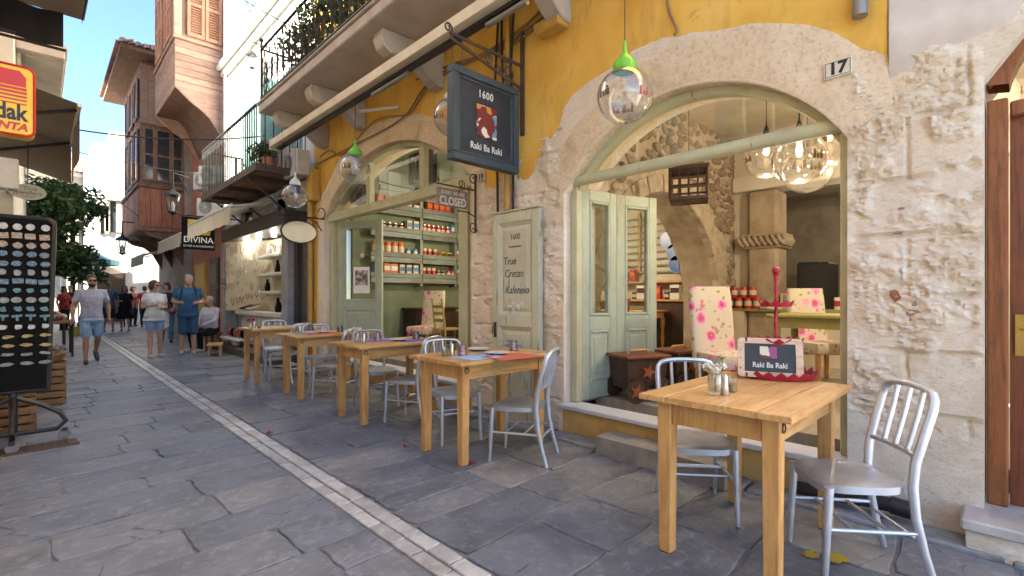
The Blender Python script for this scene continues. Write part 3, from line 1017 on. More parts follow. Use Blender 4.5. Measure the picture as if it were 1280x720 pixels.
# ---- cables, pipes and boxes on the yellow wall
mat('yellow_pipe', (0.56, 0.3, 0.04), (0.4, 0.22, 0.05), 0.55, scale=9)
def cable_thing(name, lab, paths, r, mname, cat='cable'):
    c0 = paths[0][0]
    t = thing(name, lab, cat, tuple(c0), inplace=True)
    for p in paths:
        m = MB(); m.tube(p, r, 6); m.build('cable', mname, t, smooth=True)
    return t
def wallpath(pts, x, jitter=0.015, sub=6, seed=1):
    """smooth run along the wall through photo points"""
    P = [atX(px, py, x) for px, py in pts]
    out = []
    for i in range(len(P) - 1):
        for j in range(sub):
            tt = j / sub
            a = P[max(0, i - 1)]; b = P[i]; c = P[i + 1]; d = P[min(len(P) - 1, i + 2)]
            q = 0.5 * ((2 * b) + (c - a) * tt + (2 * a - 5 * b + 4 * c - d) * tt * tt + (3 * b - a - 3 * c + d) * tt ** 3)
            q.z += jitter * nz((i + tt, seed, 0), 1.3); q.x = x
            out.append(q)
    out.append(P[-1])
    return out
mat('cable_tan', (0.33, 0.2, 0.07), (0.22, 0.14, 0.06), 0.6)
cable_thing('wall_cables', 'bundle of ochre painted cables strung in loops across the yellow wall',
    [wallpath([(398, 205), (440, 182), (500, 150), (530, 110), (560, 90), (620, 62), (655, 40), (690, 12), (720, -15)], 3.565, seed=1),
     wallpath([(400, 196), (412, 188), (430, 192), (470, 150), (510, 142), (540, 100), (575, 80), (640, 55), (700, 8), (730, -20)], 3.56, seed=2),
     wallpath([(520, 100), (570, 78), (610, 66), (660, 28), (690, -8)], 3.558, seed=3),
     wallpath([(585, 80), (640, 44), (665, 24), (700, -12)], 3.55, seed=4),
     wallpath([(834, 0), (838, 18), (846, 36), (842, 44)], 3.57, 0.004, seed=5)], 0.011, 'cable_tan')
m = MB()
m.tube([(3.53, 3.72, 2.2), (3.53, 3.72, 5.2)], 0.032, 12)
t = tag(m.build('down_pipe', 'yellow_pipe', smooth=True), 'yellow painted down pipe on the pier between the arches', 'pipe')
cable_thing('dark_cables', 'dark cables running down the pier beside the yellow pipe',
    [[(3.54, 3.9, 5.2), (3.54, 3.88, 4.2), (3.53, 3.93, 3.4), (3.545, 3.9, 2.9), (3.56, 3.9, 2.15)],
     [(3.54, 3.66, 5.2), (3.53, 3.62, 4.3), (3.53, 3.67, 3.7), (3.54, 3.64, 3.0), (3.55, 3.66, 2.2)],
     [(3.54, 3.81, 5.2), (3.52, 3.8, 4.0), (3.53, 3.78, 3.4)]], 0.014, 'black_plastic')
p0, p1 = atX(672, 50, 3.5), atX(704, 14, 3.5)
m = MB(); m.box(3.43, 3.585, p1.y, p0.y, p0.z + 0.02, p1.z - 0.02)
o = tag(m.build('junction_box', mat('yellow_box', (0.6, 0.36, 0.07), (0.5, 0.29, 0.06), 0.55), bevel=0.012), 'square yellow painted junction box beneath the cables on the wall', 'box')
t = thing('wall_sensor', 'small grey cylindrical lamp fixed high on the yellow wall above the number', 'lamp', (3.56, 0.66, 3.05), inplace=True)
q = atX(1075, 8, 3.53)
m = MB(); m.lathe([(0.0001, -0.06), (0.04, -0.06), (0.04, 0.09), (0.0001, 0.09)], (3.53, q.y, q.z), 16); m.build('housing', mat('grey_metal', (0.3, 0.29, 0.28), None, 0.45, 0.6), t, smooth=True)
m = MB(); m.box(3.55, 3.6, q.y - 0.02, q.y + 0.02, q.z - 0.03, q.z + 0.05); m.build('bracket', 'grey_metal', t)
q = atX(391, 230, 3.5)
m = MB(); m.box(3.42, 3.58, q.y - 0.12, q.y + 0.1, q.z - 0.3, q.z + 0.25)
tag(m.build('meter_box', 'yellow_box', bevel=0.012), 'yellow painted meter box beside the left end of the far arch', 'box')
m = MB(); m.tube([(3.5, 8.83, 0), (3.5, 8.83, 3.3)], 0.045, 12)
tag(m.build('down_pipe', 'yellow_pipe', smooth=True), 'yellow painted down pipe at the corner beside the jewellery shop', 'pipe')

# ---- old shutter door leaning on the pier, painted with words
sh = thing('painted_shutter', 'old pale green shutter with hand painted words against the pier', 'shutter', (3.5, 3.5, 0.03), inplace=True)
xs = 3.505
s0, s1, z0, z1 = 3.245, 3.93, 0.02, 2.17
m = MB()
for (a, b) in ((s0, s0 + 0.1), (s1 - 0.1, s1)):
    m.box(xs, xs + 0.06, a, b, z0, z1)
m.build('stile', 'green_shutter', sh, bevel=0.006)
for (a, b) in ((z0, z0 + 0.14), (0.98, 1.1), (z1 - 0.11, z1)):
    m = MB(); m.box(xs + 0.002, xs + 0.058, s0 + 0.1, s1 - 0.1, a, b); m.build('rail', 'green_shutter', sh, bevel=0.006)
for (a, b) in ((z0 + 0.14, 0.98), (1.1, z1 - 0.11)):
    m = MB()
    f = [(s0 + 0.1, a), (s1 - 0.1, a), (s1 - 0.1, b), (s0 + 0.1, b)]
    g2 = [(s0 + 0.19, a + 0.08), (s1 - 0.19, a + 0.08), (s1 - 0.19, b - 0.08), (s0 + 0.19, b - 0.08)]
    g1 = [(s0 + 0.14, a + 0.04), (s1 - 0.14, a + 0.04), (s1 - 0.14, b - 0.04), (s0 + 0.14, b - 0.04)]
    vs = [(xs + 0.004, p, q) for p, q in f] + [(xs + 0.026, p, q) for p, q in g1] + [(xs + 0.012, p, q) for p, q in g2]
    fs = [(8, 9, 10, 11)]
    for i in range(4):
        j = (i + 1) % 4
        fs += [(i, j, 4 + j, 4 + i), (4 + i, 4 + j, 8 + j, 8 + i)]
    m.add(vs, fs)
    m.build('panel', 'green_shutter', sh)
m = MB(); m.box(xs - 0.015, xs + 0.06, s0 - 0.012, s1 + 0.012, z1, z1 + 0.022); m.build('cap', 'green_shutter', sh, bevel=0.008)
m = MB(); m.box(xs - 0.008, xs, s1 - 0.07, s1 - 0.03, 0.86, 1.02); m.tube([(xs - 0.004, s1 - 0.05, 0.98), (xs - 0.04, s1 - 0.05, 0.98), (xs - 0.04, s1 - 0.05, 0.9)], 0.006, 6); m.build('latch', 'rusty_iron', sh)
mat('paint_grey', (0.09, 0.1, 0.09), None, 0.7); mat('paint_teal', (0.02, 0.09, 0.12), None, 0.7); mat('paint_blue', (0.12, 0.3, 0.42), None, 0.7); mat('paint_brown', (0.2, 0.12, 0.05), None, 0.7); mat('paint_white', (0.75, 0.74, 0.7), None, 0.7)
sm = (s0 + s1) / 2
for (tx, sz, mm, z, dy, shr) in (('1600', 0.085, 'paint_brown', 1.91, 0, 0), ('True', 0.115, 'paint_grey', 1.66, 0.08, 0.15), ('Cretan', 0.115, 'paint_grey', 1.53, 0.02, 0.15), ('Kafeneio', 0.115, 'paint_teal', 1.36, -0.02, 0.3), ('Raki', 0.17, 'paint_blue', 0.78, 0.03, 0.2), ('MEZE', 0.1, 'paint_brown', 0.56, 0, 0)):
    text(tx, sz, mm, sh, (xs + 0.0105 if z > 1.15 or z < 1 else xs, sm + dy, z), FACE_ST, shear=shr, sx=0.85)
m = MB()
rr = random.Random(3)
for i in range(9):
    a, b = sm + rr.uniform(-0.1, 0.1), 1.19 + rr.uniform(-0.04, 0.05)
    m.lathe([(0.0001, 0), (0.018, 0), (0.0001, 0.001)], (xs + 0.011, a, b), 8, Matrix.Rotation(R(-90), 3, 'Y'))
for i in range(6):
    a, b = sm + (-0.14 if i % 2 else 0.14), 0.45 + 0.09 * i
    m.lathe([(0.0001, 0), (0.012, 0), (0.0001, 0.001)], (xs + 0.011, a, b), 8, Matrix.Rotation(R(-90), 3, 'Y'))
m.build('painted_dots', 'paint_white', sh)
m = MB()
m.tube([(xs + 0.009, sm - 0.09 + 0.18 * i / 12, 1.81 + 0.008 * math.sin(i * 1.9)) for i in range(13)], 0.006, 5)
m.tube([(xs + 0.009, sm - 0.02 + 0.05 * math.sin(i * 1.3) * (1 - i / 14), 0.72 - 0.012 * i) for i in range(10)], 0.006, 5)
m.build('painted_flourish', 'paint_brown', sh)

# ---- the hanging sign
mat('sign_navy', (0.022, 0.035, 0.05), (0.012, 0.016, 0.022), 0.55, scale=5, bump=0.2, bscale=30)
painted_wood('sign_frame', (0.035, 0.06, 0.075), (0.16, 0.1, 0.06), 0.72, (0.02, 0.03, 0.035))
mat('sign_white', (0.72, 0.72, 0.68), None, 0.6)
def picture_mat(name, scale):
    k = NT(name, 0.5)
    v = k.coord((1, 1, 1))
    nd = k.n("ShaderNodeTexVoronoi"); nd.inputs["Scale"].default_value = scale
    wv = k.n("ShaderNodeVectorMath", operation='ADD')
    nn = k.n("ShaderNodeTexNoise"); nn.inputs["Scale"].default_value = scale * 0.8
    k.l(v, nn.inputs["Vector"])
    sc = k.n("ShaderNodeVectorMath", operation='SCALE'); sc.inputs["Scale"].default_value = 0.9 / scale
    k.l(nn.outputs["Color"], sc.inputs[0]); k.l(v, wv.inputs[0]); k.l(sc.outputs[0], wv.inputs[1])
    k.l(wv.outputs[0], nd.inputs["Vector"])
    sep = k.n("ShaderNodeSeparateColor"); k.l(nd.outputs["Color"], sep.inputs[0])
    col = k.rampc(sep.outputs[0], [(0.0, (0.16, 0.02, 0.02)), (0.42, (0.09, 0.02, 0.025)), (0.55, (0.5, 0.24, 0.04)), (0.65, (0.1, 0.28, 0.4)), (0.74, (0.65, 0.6, 0.5)), (0.84, (0.04, 0.1, 0.08)), (0.92, (0.3, 0.06, 0.2))], 'CONSTANT')
    k.color(col)
    return k.m
picture_mat('painted_picture', 14)
hs = thing('hanging_sign', 'square dark blue painted wooden sign hanging from a wrought iron bracket', 'sign', (3.58, 3.53, 2.5), inplace=True)
zx0, zx1, zz0, zz1, yy = 2.64, 3.47, 2.53, 3.38, 3.53
m = MB(); m.box(zx0 + 0.05, zx1 - 0.05, yy - 0.022, yy + 0.022, zz0 + 0.05, zz1 - 0.05); m.build('board', 'sign_navy', hs)
m = MB()
for (a, b, c, d) in ((zx0, zx1, zz0, zz0 + 0.07), (zx0, zx1, zz1 - 0.07, zz1), (zx0, zx0 + 0.07, zz0 + 0.07, zz1 - 0.07), (zx1 - 0.07, zx1, zz0 + 0.07, zz1 - 0.07)):
    m.box(a, b, yy - 0.05, yy + 0.05, c, d)
for (a, b, c, d) in ((zx0 + .07, zx1 - .07, zz0 + .07, zz0 + 0.1), (zx0 + .07, zx1 - .07, zz1 - 0.1, zz1 - .07), (zx0 + .07, zx0 + 0.1, zz0 + 0.1, zz1 - 0.1), (zx1 - 0.1, zx1 - .07, zz0 + 0.1, zz1 - 0.1)):
    m.box(a, b, yy - 0.034, yy + 0.034, c, d)
m.build('frame', 'sign_frame', hs, bevel=0.008)
xm = (zx0 + zx1) / 2
m = MB(); m.box(xm - 0.125, xm + 0.125, yy - 0.032, yy - 0.02, 2.8, 3.1); m.build('picture', 'painted_picture', hs, bevel=0.003)
text('1600', 0.1, 'sign_white', hs, (xm - 0.01, yy - 0.025, 3.2), FACE_BK, bold=0.001, space=1.15, sx=0.85)
text('Raki Ba Raki', 0.088, 'sign_white', hs, (xm, yy - 0.025, 2.7), FACE_BK, bold=0.0012, sx=0.86, space=1.05)
m = MB()
m.box(3.55, 3.575, yy - 0.022, yy + 0.022, 2.95, 4.02)
m.build('wall_plate', 'rusty_iron', hs)
m = MB()
def flatbar(p, q, w=0.028):
    m.beam(p, q, 0.014, w, up=(0, 0, 1))
flatbar((3.55, yy, 3.66), (2.64, yy, 3.66)); flatbar((3.55, yy, 3.42), (2.64, yy, 3.62))
sp = lambda cx, cz, r0, turns, a0, sg=1: [(cx + r0 * (1 - 0.75 * i / 24) * math.cos(a0 + sg * turns * 6.283 * i / 24), yy, cz + r0 * (1 - 0.75 * i / 24) * math.sin(a0 + sg * turns * 6.283 * i / 24)) for i in range(25)]
m.tube(sp(2.62, 3.7, 0.05, 1.4, -1.2), 0.009, 6)
m.tube(sp(3.36, 3.53, 0.11, 1.6, 1.3), 0.009, 6)
m.tube(sp(3.1, 3.585, 0.055, 1.5, 2.0, -1), 0.008, 6)
m.tube([(3.53, yy, 3.4), (3.42, yy, 3.36), (3.3, yy, 3.46), (3.2, yy, 3.58)], 0.009, 6)
for xx in (2.78, 3.34):
    m.tube([(xx, yy, 3.62), (xx, yy, 3.38)], 0.006, 6)
m.build('bracket', 'rusty_iron', hs)

# ---- CLOSED sign on its scroll bracket
cs = thing('closed_sign', 'small rusty metal sign reading CLOSED on a scrolled iron bracket', 'sign', (3.58, 4.3, 2.1), inplace=True)
yc = 4.28
m = MB(); m.box(3.03, 3.44, yc - 0.012, yc + 0.012, 2.27, 2.46); m.build('board', mat('closed_board', (0.12, 0.085, 0.07), (0.3, 0.22, 0.18), 0.6, scale=16), cs, bevel=0.004)
text('CLOSED', 0.125, mat('closed_white', (0.72, 0.68, 0.63), None, 0.6), cs, (3.235, yc - 0.0135, 2.325), FACE_BK, bold=0.003, sx=0.78)
text('SORRY WE ARE', 0.058, 'closed_white', cs, (3.235, yc - 0.0135, 2.415), FACE_BK, sx=0.8)
m = MB()
m.beam((3.56, yc, 2.02), (3.56, yc, 2.68), 0.02, 0.02, up=(0, 1, 0))
m.tube([(3.55, yc, 2.5), (3.02, yc, 2.5)], 0.009, 6)
m.tube([(3.55, yc, 2.2), (3.44, yc, 2.24), (3.3, yc, 2.24)], 0.008, 6)
sp2 = lambda cx, cz, r0, turns, a0, sg=1: [(cx + r0 * (1 - 0.75 * i / 20) * math.cos(a0 + sg * turns * 6.283 * i / 20), yc, cz + r0 * (1 - 0.75 * i / 20) * math.sin(a0 + sg * turns * 6.283 * i / 20)) for i in range(21)]
m.tube(sp2(3.53, 2.62, 0.07, 1.4, 0.0), 0.007, 6); m.tube(sp2(3.53, 2.08, 0.07, 1.4, 0.0, -1), 0.007, 6); m.tube(sp2(3.36, 2.54, 0.05, 1.4, -1.0), 0.006, 6); m.tube(sp2(3.02, 2.54, 0.045, 1.4, -1.3), 0.006, 6)
m.build('bracket', 'rusty_iron', cs, smooth=True)

# ---- awning bar with its arms, carrying the globe lamps
aw = thing('awning_bar', 'long cream awning bar with a dark slot reaching along the cafe front', 'awning', (2.85, 3.5, 3.8), inplace=True)
AX, AZ = 2.85, 3.86
m = MB()
prof = [(-0.09, -0.068), (0.06, -0.068), (0.075, 0.0), (0.055, 0.06), (-0.05, 0.075), (-0.09, 0.04)]
m.prism(prof, lambda a, b, h: (AX + a, h, AZ + b), -1.2, 8.68)
m.build('bar', 'cream_paint', aw, bevel=0.006)
m = MB(); m.box(AX - 0.0, AX + 0.07, -1.2, 8.6, AZ - 0.105, AZ - 0.07); m.build('slot', 'black_plastic', aw)
m = MB(); m.box(AX - 0.094, AX + 0.078, 8.682, 8.71, AZ - 0.11, AZ + 0.08); m.build('end_cap', mat('cap_grey', (0.5, 0.48, 0.45), None, 0.5), aw, bevel=0.005)
for y in (0.1, 5.9):
    m = MB()
    m.tube([(AX + 0.03, y, AZ), (3.2, y + 0.5, AZ + 0.02), (3.58, y + 0.05, AZ + 0.06)], 0.022, 8); m.build('arm', mat('white_metal', (0.7, 0.69, 0.66), None, 0.4, 0.2), aw, smooth=True)
for (ya, yb) in ((4.6, 5.4), (2.8, 3.3)):   # lamp tubes clipped under the bar
    m = MB(); m.cyl((AX + 0.03, ya, AZ - 0.135), (AX + 0.03, yb, AZ - 0.135), 0.027); m.build('tube_lamp', 'grey_metal', aw, smooth=True)

# ---- long concrete balcony above
bc = thing('concrete_balcony', 'pale concrete balcony on rounded corbels with a wrought iron railing', 'balcony', (3.6, 6, 4.2), inplace=True)
mat('balcony_concrete', (0.52, 0.47, 0.42), (0.4, 0.35, 0.3), 0.85, scale=3, bump=0.3, bscale=18, bdist=0.01)
m = MB(); m.box(2.58, 3.588, 2.2, 8.68, 4.30, 4.43); m.box(2.55, 3.588, 2.17, 8.71, 4.435, 4.47)
m.build('slab', 'balcony_concrete', bc, bevel=0.012)
for y in (3.0, 5.0, 7.0, 8.35):
    m = MB()
    prof = [(3.588, 3.86), (3.588, 4.298), (2.74, 4.298), (2.72, 4.2), (2.76, 4.1), (2.86, 4.05), (3.0, 4.07), (3.12, 4.08), (3.25, 4.04), (3.38, 3.93), (3.48, 3.87)]
    m.prism(prof, lambda a, b, h: (a, h, b), y - 0.1, y + 0.1)
    m.build('corbel', 'balcony_concrete', bc, bevel=0.015)
m = MB()
m.beam((2.62, 2.25, 5.36), (2.62, 8.64, 5.36), 0.035, 0.02); m.beam((2.62, 2.25, 4.56), (2.62, 8.64, 4.56), 0.025, 0.02)
m.beam((2.62, 8.64, 5.36), (3.58, 8.64, 5.36), 0.035, 0.02); m.beam((2.62, 8.64, 4.56), (3.58, 8.64, 4.56), 0.025, 0.02)
m.build('rail', 'dark_metal', bc)
m = MB()
m.cyl((2.62, 8.64, 4.45), (2.62, 8.64, 5.48), 0.022); m.sphere((2.62, 8.64, 5.51), 0.035)
m.build('corner_post', 'dark_metal', bc, smooth=True)
def railing_panel(mb, P0, P1, zlo, zhi, step=0.24):
    d = P1 - P0; L = d.length; d.normalize()
    n = int(L / step)
    for i in range(n):
        c = P0 + d * (L * (i + 0.5) / n)
        w = step / 2
        q = lambda a, z: (c.x + d.x * a, c.y + d.y * a, z)
        mb.tube([q(-w, zlo), q(-w, zhi)], 0.008, 5)
        mb.tube([q(-w * 0.9, zlo + 0.1), q(-w * 0.6, zlo + 0.5), q(0, zhi - 0.06), q(w * 0.6, zlo + 0.5), q(w * 0.9, zlo + 0.1)], 0.006, 5)
        mb.tube([q(0.7 * w * math.cos(a * 0.5236), zlo + 0.25 + 0.12 * math.sin(a * 0.5236)) for a in range(12)], 0.006, 5, closed=True)
        mb.tube([q(0, zlo), q(0.03, zlo + 0.13), q(-0.03, zlo + 0.45), q(0, zhi - 0.06)], 0.006, 5)
m = MB(); railing_panel(m, Vector((2.62, 2.3, 0)), Vector((2.62, 8.62, 0)), 4.57, 5.35); railing_panel(m, Vector((2.64, 8.64, 0)), Vector((3.56, 8.64, 0)), 4.57, 5.35)
m.build('ironwork', 'dark_metal', bc)
# ================================================================ inside the cafe
mat('dark_plaster', (0.3, 0.26, 0.2), (0.2, 0.17, 0.13), 0.9, scale=3)  # darker plaster for the kitchen walls and ceiling
mat('room_plaster', (0.62, 0.57, 0.47), (0.5, 0.44, 0.34), 0.85, scale=2.5, bump=0.25, bscale=14, bdist=0.01)
mat('rubble_mortar', (0.52, 0.45, 0.35), (0.36, 0.3, 0.22), 0.9, scale=8, bump=0.6, bscale=30, bdist=0.015)
k = NT('rubble_stone', 0.85, spec=0.2)
v = k.coord(rand=31)
oi = k.n("ShaderNodeObjectInfo")
c0 = k.rampc(oi.outputs["Random"], [(0.0, (0.2, 0.15, 0.1)), (0.35, (0.33, 0.26, 0.18)), (0.7, (0.27, 0.22, 0.17)), (1.0, (0.42, 0.35, 0.26))])
n1 = k.noise(v, 12, 6, 0.7)
k.color(k.mix(k.rampc(n1, [(0.35, 0.6), (0.6, 0.0)]), c0, (0.13, 0.1, 0.075)))
k.bump(n1, 0.5, 0.02)
mat('dressed_stone', (0.44, 0.36, 0.26), (0.28, 0.22, 0.15), 0.85, scale=3.5, bump=0.6, bscale=28, bdist=0.012)
mat('green_wall', (0.2, 0.24, 0.15), (0.12, 0.16, 0.1), 0.75, scale=2.2, bump=0.2, bscale=12)
painted_wood('teal_plank', (0.22, 0.29, 0.27), (0.2, 0.15, 0.1), 0.53, (0.07, 0.07, 0.06), (0.12, 1, 1), rnd=0.25)
mat('room_floor', (0.4, 0.36, 0.31), (0.28, 0.25, 0.21), 0.5, scale=3, stretch=(1, 6, 1))
mat('pale_beam', (0.68, 0.66, 0.58), (0.58, 0.55, 0.46), 0.7, scale=3)
FZ = 0.277
m = MB(); m.box(4.1, 11.5, -2.6, 8.6, 0.12, FZ)
m.build('room_floor', 'room_floor', house)
m = MB(); m.box(4.1, 8.2, -2.6, 3.2, 3.8, 3.9); m.build('room_ceiling', 'room_plaster', house)
m = MB(); m.box(4.1, 8.6, 3.8, 8.6, 3.95, 4.05); m.build('room_ceiling', 'green_wall', house)
m = MB(); m.box(8.52, 11.5, -2.6, 3.82, 3.3, 3.4); m.build('room_ceiling', 'dark_plaster', house)
m = MB(); m.box(4.1, 11.5, -2.7, -2.6, FZ, 3.8); m.build('interior_wall', 'room_plaster', house)
m = MB(); m.box(11.5, 11.6, -2.7, 4, FZ, 3.4); m.build('interior_wall', 'dark_plaster', house)
m = MB(); m.box(8.62, 11.5, 3.83, 3.95, FZ, 3.4); m.build('interior_wall', 'dark_plaster', house)
m = MB(); m.box(8.6, 8.75, 3.8, 8.6, FZ, 4.0); m.build('interior_wall', 'room_plaster', house)

# rubble cross wall with its arch
CW0, CW1 = 3.22, 3.82
cz = lambda x: 1.1 + math.sqrt(max(0, 1.58 ** 2 - (x - 6.05) ** 2))
m = MB()
for y, fl in ((CW0, True), (CW1, False)):
    m.add([(4.1, y, FZ), (4.48, y, FZ), (4.48, y, 3.95), (4.1, y, 3.95)], [(0, 1, 2, 3)])
    m.add([(7.62, y, FZ), (8.2, y, FZ), (8.2, y, 3.95), (7.62, y, 3.95)], [(0, 1, 2, 3)])
    m.grid(lambda u, t: (lambda x: (x, y + 0.012 * fbm((x, t * 3, y), 4, 3), cz(x) + (3.95 - cz(x)) * t))(4.48 + 3.14 * u), 50, 20)
rw = m.build('rubble_wall', 'rubble_mortar', house, smooth=True)
m = MB()
def soffit(u, t):
    if u < 0.18: x, z = 4.475, FZ + (1.1 - FZ) * u / 0.18
    elif u > 0.82: x, z = 7.625, FZ + (1.1 - FZ) * (1 - u) / 0.18
    else:
        a = math.pi * (1 - (u - 0.18) / 0.64)
        x, z = 6.05 + 1.575 * math.cos(a), 1.1 + 1.575 * math.sin(a)
    d = 0.012 * fbm((x, t, z), 6, 3)
    return (x + d, CW0 - 0.006 + (CW1 - CW0) * t, z + d)
m.grid(soffit, 80, 8)
m.build('arch_soffit', 'dressed_stone', house, smooth=True)
# voussoirs of the inner arch: a ring of dressed blocks
for i in range(13):
    a0_, a1_ = R(4 + 172 * i / 13 + 0.6), R(4 + 172 * (i + 1) / 13 - 0.6)
    m = MB()
    P = [(6.05 + r * math.cos(a), 1.1 + r * math.sin(a)) for r, a in ((1.575, a0_), (1.575, (a0_ + a1_) / 2), (1.575, a1_), (1.8, a1_), (1.8, (a0_ + a1_) / 2), (1.8, a0_))]
    m.prism(P, lambda a, b, h: (a, h, b), CW0 - 0.02, CW0 + 0.1)
    m.build('voussoir', 'rubble_mortar', rw, fix=True, bevel=0.01)
rr = random.Random(12)
def rubble_stone(w, h, d):
    n = 7
    mb = MB()
    ph = rr.random() * 6
    rad = [rr.uniform(0.66, 1.16) for _ in range(n)]
    def ring(sc, y):
        return [(w / 2 * sc * rad[i] * math.cos(ph + 6.283 * i / n), y, h / 2 * sc * rad[i] * math.sin(ph + 6.283 * i / n)) for i in range(n)]
    vs = ring(1.0, 0.01) + ring(0.9, -d * 0.7) + ring(0.6, -d)
    fs = []
    for r_ in range(2):
        for i in range(n):
            j = (i + 1) % n
            fs.append((r_ * n + i, r_ * n + j, (r_ + 1) * n + j, (r_ + 1) * n + i))
    fs.append(tuple(2 * n + i for i in range(n)))
    mb.add(vs, fs)
    me_o = mb.build('stone', 'rubble_stone', None, smooth=True, angle=60)
    me = me_o.data
    bpy.data.objects.remove(me_o)
    return me
PROTO = [rubble_stone(rr.uniform(0.15, 0.23), rr.uniform(0.11, 0.17), rr.uniform(0.02, 0.04)) for _ in range(14)]
def lay_rubble(parent, to3, rotz, a0_, a1_, b0, b1, keep, sa=0.175, sb=0.13, limit=250):
    cnt = 0
    row = 0
    b = b0
    while b < b1:
        a = a0_ + (sa / 2 if row % 2 else 0)
        while a < a1_:
            aa, bb = a + rr.uniform(-0.04, 0.04), b + rr.uniform(-0.035, 0.035)
            if keep(aa, bb) and rr.random() < 0.95 and cnt < limit:
                o = bpy.data.objects.new('stone', rr.choice(PROTO))
                COL.objects.link(o); o.parent = parent
                if parent in WINV: o.matrix_parent_inverse = WINV[parent]
                o.location = to3(aa, bb)
                o.rotation_euler = (0, rr.uniform(-0.5, 0.5), rotz)
                s = rr.uniform(0.75, 1.2); o.scale = (s, 1, s * rr.uniform(0.8, 1.1))
                cnt += 1
            a += sa
        b += sb; row += 1
lay_rubble(rw, lambda a, b: (a, CW0 - 0.004, b), 0, 4.25, 8.1, 0.5, 3.8, lambda a, b: (math.hypot(a - 6.05, max(0, b - 1.1)) > 1.92) and (b > 2.35 or a > 7.85), limit=295)

# back wall with the column and the beam
t3 = house
m = MB(); m.box(8.2, 8.5, 2.62, 3.22, FZ, 3.8)
m.build('back_wall', 'room_plaster', house)
m = MB()
m.box(8.06, 8.5, 2.52, 2.98, FZ, 2.95); m.build('column_shaft', 'dressed_stone', house, bevel=0.05, label='square stone column with a twisted rope capital')
m = MB()
m.box(8.02, 8.55, 2.47, 3.03, 2.04, 2.08); m.box(8.0, 8.55, 2.45, 3.05, 2.22, 2.27)
m.build('capital_band', 'dressed_stone', house, bevel=0.015)
m = MB()
for i in range(8):
    y = 2.45 + 0.085 * i
    m.tube([(8.02, y - 0.03, 2.085), (7.985, y + 0.02, 2.15), (8.02, y + 0.06, 2.215)], 0.032, 7)
for i in range(6):
    x = 8.06 + 0.08 * i
    m.tube([(x - 0.03, 2.47, 2.085), (x + 0.02, 2.435, 2.15), (x + 0.06, 2.47, 2.215)], 0.032, 7)
stuff(m.build('rope_carving', 'dressed_stone', house, smooth=True))
m = MB(); m.box(8.05, 8.5, -2.6, 3.2, 2.96, 3.2); m.build('beam', 'pale_beam', house, bevel=0.015)
m = MB(); m.box(8.12, 8.5, -2.6, 3.2, 3.205, 3.8); m.build('upper_wall', 'room_plaster', house)
m = MB(); m.box(8.2, 8.5, -2.6, 0.6, FZ, 2.955); m.build('back_wall', 'room_plaster', house)
# counter below the opening
m = MB(); m.box(8.1, 8.55, 0.6, 2.5, FZ, 1.06); m.build('counter', 'room_plaster', house)
m = MB(); m.box(7.95, 8.6, 0.6, 3.2, 1.062, 1.1); m.build('counter_top', mat('olive_paint', (0.3, 0.29, 0.1), (0.22, 0.21, 0.07), 0.5, scale=7), house, bevel=0.006)
m = MB(); m.box(7.95, 8.19, 2.99, 3.2, FZ, 1.06); m.build('shelf_side', 'room_plaster', house)
# rubble in the far kitchen arch
m = MB(); m.box(10.6, 11.4, -2.6, 1.55, FZ, 3.3)
kw = m.build('kitchen_rubble_wall', 'rubble_mortar', house)
lay_rubble(kw, lambda a, b: (10.59, a, b), R(-90), 0.7, 1.5, 0.9, 3.25, lambda a, b: True, sa=0.2, sb=0.16, limit=80)

# ---- shelf wall at the end of the far room
EW = 8.42
m = MB(); m.box(4.1, 8.6, EW, EW + 0.12, FZ, 3.95); m.build('end_wall', 'green_wall', house)
SH = []
for i, z in enumerate((1.68, 2.07, 2.55, 2.98, 3.32)):
    t = thing('plank_shelf', 'weathered teal plank shelf on the green end wall, ' + ['lowest', 'second lowest', 'middle', 'second highest', 'topmost'][i] + ' of its rack', 'shelf', (5.6, EW - 0.1, z), group='plank shelves of the end wall', inplace=True)
    for (xa, xb) in ((4.35, 5.45), (5.47, 6.3), (6.32, 7.4)):
        m = MB(); m.box(xa, xb, EW - 0.22, EW - 0.195, z - 0.03, z + 0.06); m.build('front_plank', 'teal_plank', t, bevel=0.004)
        m = MB(); m.box(xa, xb, EW - 0.215, EW - 0.19, z + 0.065, z + 0.15) if False else m.box(xa, xb, EW - 0.218, EW - 0.195, z - 0.13, z - 0.035)
        m.build('front_plank', 'teal_plank', t, bevel=0.004)
        m = MB(); m.box(xa, xb, EW - 0.194, EW - 0.002, z - 0.025, z - 0.002); m.build('board', 'teal_plank', t)
    SH.append(z)
for (x) in (5.46, 6.31):
    m = MB(); m.box(x - 0.03, x + 0.03, EW - 0.19, EW - 0.001, 1.5, 3.5); m.build('shelf_upright', 'teal_plank', house)
